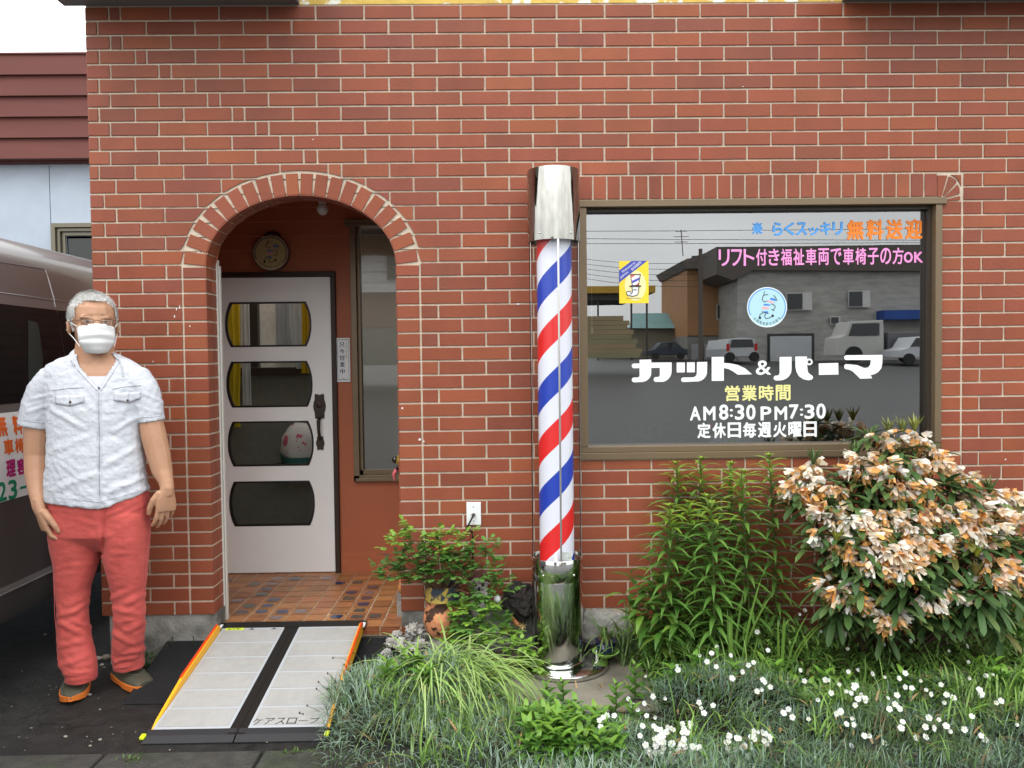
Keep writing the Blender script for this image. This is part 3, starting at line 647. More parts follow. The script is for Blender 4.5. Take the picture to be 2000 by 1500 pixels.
ground_sheet('road', -70, 70, -70, -1.15, 40, 90, fz_road, mat('road_asphalt', (.036, .036, .036), .5, .5, var=.25, vscale=1.5, bump=.3, bscale=60))
kb = MB()
for i in range(-12, 20):
    x0 = -.98+i*.60+.006; kb.box(x0, x0+.588, -1.15, -.905, -.1, .012+U(-.002, .002))
tag(kb.build('kerb_edging', mat('kerb_concrete', (.052, .049, .043), .85, .3, var=.3, vscale=18, bump=.8, bscale=90, col2=(.04, .05, .03), c2lo=.52, c2hi=.66), bevel=.008), kind='structure')
# soil of the flower bed, gently mounded
def fz_soil(x, y):
    e = min(1, max(0, (x+.62)*3))*min(1, max(0, (y+1.0)*3.5))
    if -.1 < x < .64 and y > -.7: return .012
    return -.03+.065*e+.02*e*noise.noise(Vector((x*5, y*5, 1)))+.012*e*noise.noise(Vector((x*17, y*17, 1)))
ground_sheet('soil', -.75, 4.2, -1.05, .02, 120, 40, fz_soil, mat('dark_soil', (.022, .016, .011), .95, .1, var=.5, vscale=60, bump=1, bscale=120))
def soil(x, y): return fz_soil(x, y)
# ================================================================== neighbour house at the left
nb = empty('neighbour_house', (-6, 6, 0), 'pale blue plastered house with maroon clapboard fascia beyond the van', 'building')
Y6 = 6.0; m_blue = mat('pale_blue_plaster', (.40, .45, .52), .85, .2, var=.08, vscale=3, bump=.25, bscale=50, col2=(.33, .36, .42), c2lo=.55, c2hi=.8, c2scale=1.5)
nz0, nz1 = onY(80, 318, Y6).z, onY(80, 117, Y6).z
o_ = MB(); jx = onY(98, 400, Y6).x
wx0, wz1 = onY(103, 437, Y6).x, onY(140, 437, Y6).z; wz0 = wz1-1.1; wx1 = wx0+1.7
for a in ((-11, jx-.005, -.1, nz0), (jx+.005, wx0, -.1, nz0), (wx0, wx1, -.1, wz0), (wx0, wx1, wz1, nz0), (wx1, -2.3, -.1, nz0)): o_.box(a[0], a[1], Y6, Y6+.2, a[2], a[3])
o_.box(-11, -2.3, Y6+.04, Y6+.19, -.1, nz0-.01)
bt(o_, 'wall', m_blue, nb)
c_ = MB(); n = 5; h_ = (nz1-nz0)/n
for i in range(n):
    z0_ = nz0+h_*i
    c_.add([(-11, Y6-.21, z0_), (-2.2, Y6-.21, z0_), (-2.2, Y6-.17, z0_+h_), (-11, Y6-.17, z0_+h_), (-11, Y6-.1, z0_), (-2.2, Y6-.1, z0_)], [(0, 1, 2, 3), (4, 5, 1, 0)])
c_.box(-11, -2.2, Y6-.19, Y6+.1, nz1, nz1+.02); c_.box(-11, -2.2, Y6-.10, Y6+.001, nz0-.02, nz0+.02)
bt(c_, 'fascia', mat('maroon_clapboard', (.125, .042, .035), .7, .2, var=.08, vscale=3, stretch=(.3, 1, 3)), nb)
f = MB()
for k, d in enumerate((0, .06, .11, .15)): 
    e = .05 if k == 0 else .035
    y0 = Y6-.05+.03*k
    f.box(wx0+d, wx0+d+e, y0, Y6+.1, wz0, wz1-d); f.box(wx0+d+e, wx1, y0, Y6+.1, wz1-d-e, wz1-d)
wf = bt(f, 'window', mat('olive_aluminium', (.16, .14, .10), .4, .5, metal=.4), nb)
f = MB(); f.add([(wx0+.17, Y6+.03, wz0), (wx1, Y6+.03, wz0), (wx1, Y6+.03, wz1-.18), (wx0+.17, Y6+.03, wz1-.18)], [(0, 1, 2, 3)]); setp(f.build('pane', mat('dark_pane', (.02, .02, .018), .05, .5)), wf)

# ================================================================== the other side of the street (it shows in the glass)
def onM(x, y, Y, plane=.055):    # a point of the street whose mirror image in the shop window stands at this measure
    d = ray(x, y); c = Vector((CAM.x, 2*plane-CAM.y, CAM.z)); d = Vector((d.x, -d.y, d.z)); return c+d*((Y-c.y)/d.y)
def mbx(mb, x0, x1, yt, yb, Y, dep, c=(1, 1, 1), plane=.055):
    a, b = onM(x0, yt, Y, plane), onM(x1, yb, Y, plane); mb.box(a.x, b.x, Y-dep, Y, b.z, a.z, c)
m_far = mat('far_paint', (1, 1, 1), .7, .3, attr=True, var=.1, vscale=1.2); m_farg = mat('far_glass', (.03, .035, .04), .08, .6)
m_stone = mat('grey_block_cladding', (.38, .37, .345), .85, .2, var=.25, vscale=2.2, stretch=(.6, 1, 2.5))
oh = empty('ochre_house', (13, -46, 0), 'orange brown two storey house across the street, mirrored in the shop window', 'building')
q = MB(); mbx(q, 1342, 1500, 505, 656, -46, 8, (.40, .21, .10)); mbx(q, 1342, 1460, 656, 712, -46, 8, (.25, .24, .22)); bt(q, 'wall', m_far, oh)
q = MB(); a = onM(1332, 510, -45.5); b = onM(1400, 486, -45.5); c = onM(1500, 486, -45.5); d = onM(1500, 530, -45.5)
q.prism([(a.x, a.z), (b.x, b.z), (c.x, c.z), (d.x, d.z), (onM(1342, 530, -45.5).x, onM(1342, 525, -45.5).z)], -54, -45.5, 'y', (.15, .125, .11)); bt(q, 'roof', m_far, oh)
for a in ((1400, 1444, 520, 550), (1400, 1444, 594, 624)):
    q = MB(); mbx(q, *a, -45.8, .1, (.55, .55, .53)); f = bt(q, 'window', m_far, oh); q = MB(); mbx(q, a[0]+2, a[0]+29, a[2]+2, a[3]-2, -45.75, .05); mbx(q, a[0]+31, a[1]-2, a[2]+2, a[3]-2, -45.75, .05); setp(q.build('pane', m_farg), f)
q = MB(); mbx(q, 1350, 1372, 672, 712, -45.8, .1, (.4, .4, .4)); mbx(q, 1376, 1398, 672, 712, -45.8, .1, (.4, .4, .4)); bt(q, 'garage_door', m_far, oh)
gh = empty('grey_house', (25, -42, 0), 'grey block house with a pale garage door, mirrored in the shop window', 'building')
q = MB(); mbx(q, 1440, 1990, 529, 716, -42, 9); bt(q, 'wall', m_stone, gh)
q = MB(); a = onM(1400, 482, -41.6); b = onM(2000, 476, -41.6); c = onM(2000, 530, -41.6); d = onM(1468, 528, -41.6); e = onM(1432, 548, -41.6)
q.prism([(a.x, a.z), (b.x, b.z), (c.x, c.z), (d.x, d.z), (e.x, e.z), (a.x, c.z)], -50, -41.6, 'y', (.11, .095, .085)); bt(q, 'roof', m_far, gh)
for a in ((1536, 1586, 572, 606), (1658, 1700, 568, 600), (1622, 1642, 618, 634)):
    q = MB(); mbx(q, *a, -41.8, .1, (.6, .6, .58)); f = bt(q, 'window', m_far, gh); q = MB(); mbx(q, a[0]+2, (a[0]+a[1])/2+6, a[2]+2, a[3]-2, -41.75, .05); setp(q.build('pane', m_farg), f)
q = MB(); mbx(q, 1500, 1590, 652, 716, -41.9, .1, (.05, .05, .05)); mbx(q, 1505, 1585, 657, 716, -41.75, .1, (.50, .52, .54)); bt(q, 'garage_door', m_far, gh)
q = MB(); mbx(q, 1728, 1900, 606, 622, -41, 1, (.03, .08, .30)); bt(q, 'awning', m_far, gh)
def far_car(name, x0, x1, yt, yb, Y, col, label, side=True, truck=False):
    e = empty(name, (0, Y, 0), label, 'truck' if truck else 'car'); a, b = onM(x0, yt, Y), onM(x1, yb, Y); w_ = b.x-a.x; h_ = a.z-b.z; z0_ = b.z; X0 = a.x
    e.location = (X0+w_/2, Y, z0_)
    if truck: prof = [(0, .18), (.02, .60), (.10, .66), (.16, .97), (.55, 1), (.56, .18)]
    elif side: prof = [(0, .25), (.01, .52), (.2, .6), (.34, .96), (.7, 1), (.88, .62), (.99, .55), (1, .25)]
    else: prof = [(0, .2), (.0, .55), (.10, .95), (.5, 1), (.9, .95), (1, .55), (1, .2)]
    q = MB(); dep = 1.7 if side or truck else 4.2
    q.prism([(X0+w_*p[0], z0_+h_*p[1]) for p in prof], Y-dep, Y, 'y', col)
    if truck: q.box(X0+w_*.60, X0+w_, Y-dep, Y, z0_+h_*.3, z0_+h_*.72, (.12, .12, .13))
    bt(q, 'body', mat(name+'_paint', (1, 1, 1), .3, .5, attr=True), e, bevel=.04)
    q = MB()
    if side or truck: q.prism([(X0+w_*(.24 if not truck else .14), z0_+h_*.64), (X0+w_*(.36 if not truck else .19), z0_+h_*.92), (X0+w_*(.68 if not truck else .50), z0_+h_*.93), (X0+w_*(.80 if not truck else .50), z0_+h_*.64)], Y+.001, Y+.03, 'y')
    else: q.prism([(X0+w_*.12, z0_+h_*.6), (X0+w_*.18, z0_+h_*.92), (X0+w_*.82, z0_+h_*.92), (X0+w_*.88, z0_+h_*.6)], Y+.001, Y+.03, 'y')
    bt(q, 'window', m_farg, e)
    for p in ((.2, .82) if side else (.12, .88)):
        q = MB(); r_ = h_*.2
        q.lathe([(.01, -.1), (r_, -.1), (r_, .1), (.01, .1)], n=20); o = q.build('wheel', mat('tyre', (.02, .02, .02), .8) if 'tyre' not in MATS else MATS['tyre'])
        o.rotation_euler = (math.pi/2, 0, 0); o.location = (X0+w_*p-e.location.x, .0, h_*.2); o.parent = e
    if not side and not truck:
        for p in (.06, .94):
            q = MB(); q.box(X0+w_*p-.08, X0+w_*p+.08, Y, Y+.03, z0_+h_*.45, z0_+h_*.75, (.5, .02, .02)); bt(q, 'tail_light', m_far, e)
far_car('parked_car', 1418, 1480, 660, 706, -38, (.5, .52, .54), 'silver hatchback seen from behind, mirrored in the window', side=False)
far_car('parked_car', 1756, 1850, 656, 712, -34, (.55, .57, .6), 'pale car at the right end of the mirrored street')
far_car('parked_car', 1264, 1344, 668, 702, -44, (.03, .04, .06), 'dark blue car beside the mirrored shed')
far_car('parked_truck', 1634, 1800, 626, 708, -36, (.5, .5, .47), 'white cab truck parked before the grey house in the mirrored street', truck=True)
sh = empty('storage_shed', (4, -50, 0), 'long shed with a pale teal roof in the mirrored street', 'shed')
q = MB(); mbx(q, 1180, 1342, 640, 704, -50, 5, (.22, .20, .15)); bt(q, 'wall', m_far, sh)
q = MB(); a = onM(1236, 612, -52); b = onM(1325, 612, -52); c = onM(1338, 641, -49.5); d = onM(1228, 641, -49.5); q.add([a, b, c, d], [(0, 1, 2, 3)], (.20, .36, .36)); bt(q, 'roof', m_far, sh)
q = MB()
for k in range(9):
    for j in range(2): mbx(q, 1110+j*2+(k % 3)*3, 1218+(k % 2)*8+k*4, 618+k*9.2, 618+k*9.2+(7.4), -30-.01*j, 1.2, (.34*U(.8, 1.1), .26, .15))
tag(q.build('timber_stack', m_far), 'stack of yellow sawn timber in the mirrored street', 'timber')
cp = empty('timber_yard_shelter', (3, -34, 0), 'open shelter with a mustard edged roof over the timber in the mirrored street', 'shelter')
q = MB(); mbx(q, 1060, 1280, 560, 571, -31, 4, (.50, .30, .05)); mbx(q, 1060, 1240, 572, 585, -31.3, 3.5, (.08, .08, .07)); bt(q, 'roof', m_far, cp)
for x in (1166, 1232, 1262):
    q = MB(); mbx(q, x, x+4, 571, 704, -31.5, .1, (.08, .07, .06)); bt(q, 'post', m_far, cp)
up_ = empty('utility_pole', (0, -40, 0), 'tall dark utility pole with wires in the mirrored street', 'pole')
a, b = onM(1368, 486, -40), onM(1368, 712, -40); up_.location = (a.x, -40, b.z)
q = MB(); q.tube([(a.x, -40, b.z), (a.x, -40, a.z)], [.16, .11], 10, (.12, .10, .085)); q.box(a.x-.5, a.x+.5, -40.05, -39.95, a.z-.5, a.z-.4, (.1, .1, .1)); bt(q, 'pole', m_far, up_)
q = MB()
for k in range(5):
    q = MB(); p0 = onM(1100, 500+k*9, -40); p1 = onM(1368, 512+k*12, -40); q.tube([p0.lerp(p1, t/8)+Vector((0, 0, -.9*(t/8)*(1-t/8))) for t in range(9)], .012, 4, (.02, .02, .02)); bt(q, 'wire', m_far, up_)
for y0, y1 in ((452, 446), (466, 470), (476, 474)):
    q = MB(); q.tube([onM(1100, y0, -26), onM(1900, y1, -26)], .010, 4, (.02, .02, .02)); bt(q, 'wire', m_far, up_)
an = MB(); p = onM(1330, 448, -46); r_ = onM(1334, 500, -46); an.tube([p, r_], .03, 5, (.05, .05, .05))
for k, wd in enumerate((.35, .5, .42)): an.tube([p+Vector((-wd, 0, -.1-.35*k)), p+Vector((wd, 0, -.1-.35*k))], .02, 4, (.05, .05, .05))
tag(an.build('roof_antenna', m_far), 'thin antenna on the roof of the mirrored ochre house', 'antenna')
wh = empty('sided_house', (-6, -22, 0), 'house with pale clapboard siding across the street, mirrored in the narrow porch window', 'building')
q = MB(); P_ = PY+.03
for k in range(9):
    a, b = onM(640, 480+k*10, -20, P_), onM(860, 480+k*10+9.3, -20, P_); q.box(a.x, b.x, -24, -20-.03*(k % 2), b.z, a.z, (.55, .55, .56))
mbx(q, 640, 860, 566, 640, -20.5, 4, (.16, .075, .06), P_); mbx(q, 640, 860, 640, 712, -20.5, 4, (.12, .13, .12), P_); bt(q, 'wall', m_far, wh)
q = MB(); mbx(q, 755, 775, 490, 545, -19.9, .1, (.08, .08, .09), P_); bt(q, 'window', m_farg, wh)
q = MB(); mbx(q, 620, 880, 470, 480, -19.5, 5, (.03, .03, .035), P_); bt(q, 'roof', m_far, wh)
# ================================================================== barber pole
PCX, PCY = .201, -.18
m_chrome = mat('polished_steel', (.62, .62, .60), .09, .5, metal=1, bump=.05, bscale=2.2, rvar=.03, vscale=2, stretch=(7, 7, .5)); m_chrome_t = mat('polished_steel_cap', (.33, .32, .29), .07, .5, metal=1, bump=.10, bscale=2.6, var=.25, vscale=3, stretch=(9, 9, .12))  # cap colour carries vertical streaks that imitate reflections
m_steel = mat('brushed_steel', (.62, .61, .58), .2, .5, metal=1)
def stripe_mat():
    m = bpy.data.materials.new('barber_stripes'); m.use_nodes = True; nt = m.node_tree; N = nt.nodes; L = nt.links; b = N['Principled BSDF']
    b.inputs['Roughness'].default_value = .35
    tc = N.new('ShaderNodeTexCoord'); sp = N.new('ShaderNodeSeparateXYZ'); L.new(tc.outputs['Object'], sp.inputs[0])
    at = N.new('ShaderNodeMath'); at.operation = 'ARCTAN2'; L.new(sp.outputs['Y'], at.inputs[0]); L.new(sp.outputs['X'], at.inputs[1])
    dv = N.new('ShaderNodeMath'); dv.operation = 'DIVIDE'; dv.inputs[1].default_value = 2*math.pi; L.new(at.outputs[0], dv.inputs[0])
    zz_ = N.new('ShaderNodeMath'); zz_.operation = 'MULTIPLY_ADD'; zz_.inputs[1].default_value = -1/.485; zz_.inputs[2].default_value = PHASE; L.new(sp.outputs['Z'], zz_.inputs[0])
    ad = N.new('ShaderNodeMath'); ad.operation = 'ADD'; L.new(zz_.outputs[0], ad.inputs[0]); L.new(dv.outputs[0], ad.inputs[1])
    fr = N.new('ShaderNodeMath'); fr.operation = 'FRACT'; L.new(ad.outputs[0], fr.inputs[0])
    cr = N.new('ShaderNodeValToRGB'); cr.color_ramp.interpolation = 'CONSTANT'; e = cr.color_ramp.elements
    W_ = (.74, .75, .84, 1); e[0].position = 0; e[0].color = W_; e[1].position = .25; e[1].color = (.72, .02, .02, 1)
    x = e.new(.5); x.color = W_; x = e.new(.75); x.color = (.015, .05, .42, 1)
    L.new(fr.outputs[0], cr.inputs[0]); L.new(cr.outputs[0], b.inputs['Base Color']); return m
PHASE = .0
pole = empty('barber_pole', (PCX, PCY, .03), 'tall barber pole with spiral red, white and blue stripes between chrome drums', 'barber pole')
z_ = lambda y: onY(1092, y, PCY-.12).z
ZB1, ZT0, ZT1 = z_(1097), z_(466), z_(322)
p_ = MB(); p_.lathe([(.02, .031), (.205, .031), (.212, .036), (.213, .052), (.205, .058), (.135, .060), (.02, .060)], PCX+.028, PCY, 64); bt(p_, 'base_plate', m_chrome, pole)
p_ = MB(); p_.lathe([(.128, .0605), (.130, .070), (.124, .074)], PCX, PCY, 48); p_.lathe([(.121, .07), (.121, ZB1-.105)], PCX, PCY, 64, closed=True)
p_.lathe([(.121, ZB1-.105), (.1225, ZB1-.103), (.1225, ZB1-.002), (.1215, ZB1), (.117, ZB1), (.116, ZB1-.02), (.01, ZB1-.02)], PCX, PCY, 64); bt(p_, 'lower_drum', m_chrome, pole)
p_ = MB(); p_.lathe([(.117, ZT0+.02), (.119, ZT0), (.1235, ZT0), (.1235, ZT1-.003), (.121, ZT1), (.01, ZT1+.002)], PCX, PCY, 64); bt(p_, 'top_drum', m_chrome_t, pole)
p_ = MB(); p_.lathe([(.082, ZB1-.018), (.082, ZT0+.02)], 0, 0, 64, closed=True); o = p_.build('striped_tube', stripe_mat()); o.location = (PCX, PCY, 0); setp(o, pole)
m_acr = glass_mat('clear_acrylic', (.97, .97, .97), 1.05, .012, rough=.02)
p_ = MB(); p_.lathe([(.1165, ZB1-.018), (.1165, ZT0+.02)], PCX, PCY, 64, closed=True); bt(p_, 'clear_cover', m_acr, pole)
p_ = MB(); sxp = PCX+.011; p_.box(sxp-.0045, sxp+.0045, PCY-.121, PCY-.1175, ZB1-.003, ZT0+.004)
p_.box(PCX-.113, PCX-.1115, PCY-.034, PCY-.030, ZB1, ZT0); p_.box(PCX+.1115, PCX+.113, PCY-.034, PCY-.030, ZB1, ZT0); bt(p_, 'seam_strip', m_steel, pole)
for a in (-.62, .62, -2.4, 2.4):
    for z in (ZB1-.07, ZT0+.03):
        p_ = MB(); p_.ell((PCX+.1235*math.sin(a), PCY-.1235*math.cos(a), z), (.005, .005, .005), 10, 6); bt(p_, 'rivet', m_steel, pole)
p_ = MB(); p_.lathe([(.014, ZB1+.0), (.012, ZB1+.015), (.003, ZB1+.035), (.001, ZB1+.036)], PCX-.012, PCY-.099, 14); bt(p_, 'white_cone', m_white, pole)
p_ = MB(); p_.box(PCX+.018, PCX+.062, PCY-.100, PCY-.098, ZB1+.0, ZB1+.038); bt(p_, 'rating_label', mat('label_foil', (.55, .58, .55), .4, var=.3, vscale=90), pole)
p_ = MB(); p_.tube([(.385, -.19, .058), (.385, -.19, .105)], .006, 8); p_.lathe([(.012, .058), (.012, .068), (.009, .070), (.009, .078), (.005, .08)], .385, -.19, 6); bt(p_, 'anchor_bolt', m_steel, pole)
sl = MB(); sl.box(-.06, .60, -.66, .0, -.05, .03); tag(sl.build('paving_slab', mat('slab_concrete', (.20, .18, .14), .75, .4, var=.2, vscale=10, bump=.3, bscale=90, col2=(.12, .11, .085), c2lo=.5, c2hi=.7), bevel=.006), 'square concrete slab under the barber pole', 'slab')
# ================================================================== wheelchair ramp
ramp = empty('wheelchair_ramp', (-1.125, -.4, 0), 'folding grey wheelchair ramp with yellow side rails leading up to the porch', 'ramp')
A0 = Vector((-1.125, -.79, .022)); A1 = Vector((-1.115, .025, .176)); dv = (A1-A0); LEN = dv.length; dv.normalize(); rx = Vector((1, 0, 0)); nn = rx.cross(dv).normalized()
RM = Matrix((rx, dv, nn)).transposed().to_4x4(); RM.translation = A0     # local: x across, y up the slope, z out
def rbx(mb, x0, x1, y0, y1, z0, z1, c=(1, 1, 1)): mb.box(x0, x1, y0, y1, z0, z1, c, RM)
m_deck = mat('ramp_deck_grit', (.385, .375, .36), .75, .25, var=.06, vscale=30, bump=.4, bscale=400, col2=(.35, .34, .325), c2lo=.5, c2hi=.7, c2scale=4)
m_deckl = mat('ramp_deck_seam', (.42, .44, .46), .35, .5)
for x0, x1 in ((-.345, -.036), (.036, .345)):
    q = MB(); rbx(q, x0, x1, .035, LEN-.02, -.018, -.001); o = bt(q, 'deck_panel', m_deckl, ramp)
    q = MB(); n = 6; L0 = .05; st = (LEN-.075)/n
    for i in range(n): rbx(q, x0+.012, x1-.012, L0+i*st, L0+(i+1)*st-.012, -.0009, .0006)
    setp(q.build('grip_pad', m_deck), o)
q = MB(); rbx(q, -.035, .035, .0, LEN-.01, -.02, -.002); rbx(q, -.004, .004, 0, LEN-.02, -.003, .0); bt(q, 'centre_strip', m_black, ramp)
q = MB(); P_ = [(-.0, -.020), (.032, .0005), (.032, -.02)]
for x0, x1 in ((-.36, -.003), (.003, .36)):
    vs = [RM @ Vector((x, a, b)) for x in (x0, x1) for a, b in [(-.035, -.012), (.0, -.003), (.034, .0), (.034, -.018), (-.035, -.018)]]
    q.add(vs, [(0, 1, 6, 5), (1, 2, 7, 6), (2, 3, 8, 7), (3, 4, 9, 8), (4, 0, 5, 9), (0, 4, 3, 2, 1), (5, 6, 7, 8, 9)])
bt(q, 'lower_flap', mat('charcoal_plastic', (.022, .022, .024), .5, .4), ramp)
q = MB(); rbx(q, -.355, .355, LEN-.022, LEN+.03, -.012, .0012); bt(q, 'upper_lip', m_black, ramp)
m_ylr = mat('yellow_rail_paint', (.85, .42, .015), .45, .5); m_red = mat('orange_red_edge', (.75, .06, .01), .4, .5)
for s in (-1, 1):
    q = MB(); x = .346*s
    pr = [(.10, .0), (.34, .030), (LEN-.06, .036), (LEN-.035, .0)]
    vs = [RM @ Vector((x+dx*s, a, b)) for dx in (0, .013) for a, b in [(.035, -.018)]+pr+[(LEN-.035, -.018)]]
    q.add(vs, [tuple(range(6)), tuple(range(11, 5, -1))]+[(i, (i+1) % 6, 6+(i+1) % 6, 6+i) for i in range(6)]); rl = bt(q, 'side_rail', m_ylr, ramp, bevel=.001)
    q = MB(); q.tube([RM @ Vector((x+.0065*s+.004*s, a, b+.003)) for a, b in pr[1:3]+[(LEN-.045, .018)]], .005, 6); setp(q.build('red_edge', m_red), rl)
    q = MB(); rbx(q, x-.001 if s > 0 else x-.022, x+.022 if s > 0 else x+.001, LEN-.055, LEN+.022, -.004, .004); cp_ = bt(q, 'corner_cap', m_black, ramp)
    q = MB(); rbx(q, x+.003 if s > 0 else x-.018, x+.018 if s > 0 else x-.003, LEN-.045, LEN+.004, .0041, .005, (.8, .8, .8)); setp(q.build('cap_label', m_white), cp_)
    q = MB(); rbx(q, x+.008 if s > 0 else x-.026, x+.026 if s > 0 else x-.008, -.022, .004, -.006, .006); bt(q, 'reflector', mat('neon_yellow', (.72, .85, .02), .4), ramp, bevel=.003)
def rampfn(a, b): return RM @ Vector((a, b, .0012))
q = MB()
for i, ch in enumerate('ケアスロープ'): text_fit(q, ch, .045+i*.046, .045+i*.046+.038, *((.052, .092) if ch != 'ー' else (.070, .0735)), rampfn, .0, (.02, .02, .02))
bt(q, 'ramp_lettering', m_letter, ramp)
q = MB(); rbx(q, -.325, -.235, LEN-.045, LEN-.024, .0005, .0011, (.62, .72, .06)); text_fit(q, '▲注意', -.315, -.255, LEN-.042, LEN-.028, lambda a, b: RM @ Vector((a, b, .0016)), 0, (.03, .05, .02)); text_fit(q, '▲        ▲', -.21, -.07, LEN-.042, LEN-.028, lambda a, b: RM @ Vector((a, b, .0012)), 0, (.03, .03, .03)); bt(q, 'warning_label', m_letter, ramp)
# rubber step wedge under the ramp
def wedge(name, x0, x1, y0, y1, h, lab):
    q = MB(); q.add([(x0, y0, .004), (x1, y0, .004), (x1, y1, h), (x0, y1, h), (x1, y1, .001), (x0, y1, .001), (x0, y0, .001), (x1, y0, .001)], [(0, 1, 2, 3), (1, 7, 4, 2), (6, 0, 3, 5), (3, 2, 4, 5), (6, 7, 1, 0)])
    tag(q.build(name, m_rubber, bevel=.003), lab, 'step wedge')
wl, wr = -1.735, -.60
wedge('rubber_wedge', wl, wr, -.46, -.004, .115, 'black rubber step wedge lying under the folding ramp')
zc = MB(); P_ = []; ca, cb, cc_ = onZ(312, 1312, .006), onZ(345, 1285, .02), onZ(392, 1243, .11)
for i in range(34):
    t = i/33; p = ca.lerp(cb, t*2.2) if t < 1/2.2 else cb.lerp(cc_, (t-1/2.2)/(1-1/2.2)); P_.append((p.x-.008+.014*(i % 2), p.y+.010*(i % 2), p.z+.006))
zc.tube(P_, .0026, 6); zc.tube([(p[0]+.02, p[1]-.012, p[2]) for p in P_[:18]], .0022, 6)
tag(zc.build('plastic_chain', mat('white_cord', (.72, .72, .70), .5)), 'white zigzag cord lying along the left edge of the black wedge', 'cord')
# ================================================================== wall socket and its cable
so_ = empty('wall_socket', (-.2, -.01, .73), 'white outdoor wall socket with a black plug between porch and barber pole', 'socket')
a, b = onY(911, 980), onY(940, 1024); q = MB(); q.box(a.x, b.x, -.018, -.0065, b.z, a.z); bt(q, 'plate', m_white, so_, bevel=.003)
cxs, czs = onY(925, 1003).x, onY(925, 1003).z
q = MB(); q.ell((cxs, -.018, czs), (.013, .004, .013)); bt(q, 'outlet_ring', mat('ivory_plastic', (.62, .62, .6), .4), so_)
for z in (czs+.037, czs-.034): q = MB(); q.ell((cxs, -.0185, z), (.0026, .0015, .003), 8, 6); bt(q, 'screw', m_black, so_)
pc = empty('power_cable', (-.2, -.03, .7), 'black plug and cable running down the bricks from the wall socket', 'cable')
q = MB(); q.tube([(cxs, -.02, czs), (cxs, -.036, czs-.001), (cxs-.002, -.04, czs-.008)], [.008, .008, .005], 8); bt(q, 'plug', m_black, pc)
q = MB(); z0 = czs; q.tube([(cxs-.002, -.038, z0-.006), (cxs-.02, -.035, z0-.04), (cxs-.038, -.03, z0-.075), (cxs-.034, -.028, z0-.08), (cxs-.012, -.026, z0-.078), (cxs-.005, -.018, z0-.10), (cxs-.006, -.014, z0-.2), (cxs-.008, -.014, z0-.32), (cxs-.01, -.02, .3), (cxs, -.03, .05)], .0042, 8)
bt(q, 'cord', m_black, pc)
q = MB(); q.tube([(cxs+.001, -.02, z0-.045), (cxs+.002, -.024, z0-.07), (cxs-.004, -.022, z0-.10), (cxs+.004, -.024, z0-.115), (cxs-.006, -.024, z0-.13), (cxs+.0, -.02, z0-.15)], .0012, 5); bt(q, 'wire_tie', mat('brass_wire', (.45, .33, .1), .4, metal=.5), pc)
# ================================================================== porch things
bl = empty('porch_lamp', (-1.06, .6, 2.45), 'unlit round bulb on a white holder under the porch ceiling', 'lamp')
q = MB(); p = onY(630, 405, .6); q.ell((p.x, .6, p.z-.01), (.033, .033, .035)); bt(q, 'bulb', mat('milk_glass', (.6, .6, .58), .2), bl)
q = MB(); q.lathe([(.018, p.z+.015), (.022, p.z+.03), (.022, PZC)], p.x, .6, 16); bt(q, 'holder', m_white, bl)
# enamel open sign
os_ = empty('open_sign', (-1.04, 1.0, 1.5), 'narrow white enamel plate with vertical blue black characters beside the door', 'sign')
a, b = onY(656, 660, PY-.008), onY(685, 746, PY-.008); q = MB(); q.box(a.x, b.x, PY-.012, PY-.001, b.z, a.z); bt(q, 'plate', m_white, os_, bevel=.002)
q = MB(); Yp = PY-.0125; w_, h_ = b.x-a.x, a.z-b.z; fn = lambda u_, v_: (u_, Yp, v_); NV_ = (.02, .03, .12)
for i, ch in enumerate('只今営業中'): 
    zc_ = a.z-h_*(.155+.15*i)
    for dx in (0, .001, -.001): text_fit(q, ch, a.x+w_*.27+dx, a.x+w_*.60+dx, zc_-h_*.055, zc_+h_*.055, lambda u_, v_: (u_, Yp-abs(dx)*.05, v_), 0, NV_)
for i, ch in enumerate('いらっしゃいませ'): zc_ = a.z-h_*(.13+.046*i); text_fit(q, ch, a.x+w_*.69, a.x+w_*.80, zc_-h_*.017, zc_+h_*.017, fn, 0, (.03, .03, .05))
text_fit(q, '理容組合', a.x+w_*.42, a.x+w_*.62, b.z+h_*.075, b.z+h_*.095, fn, 0, (.1, .1, .1)); text_fit(q, '全国理容生活衛生同業組合連合会', a.x+w_*.16, a.x+w_*.92, b.z+h_*.045, b.z+h_*.065, fn, 0, (.1, .1, .1))
for s0, s1, t0, t1 in ((.10, .12, .05, .96), (.88, .90, .05, .96), (.10, .90, .95, .96), (.10, .90, .05, .058)): q.box(a.x+w_*s0, a.x+w_*s1, Yp-.0002, Yp+.0004, b.z+h_*t0, b.z+h_*t1, (.05, .05, .07))
bt(q, 'sign_characters', m_letter, os_)
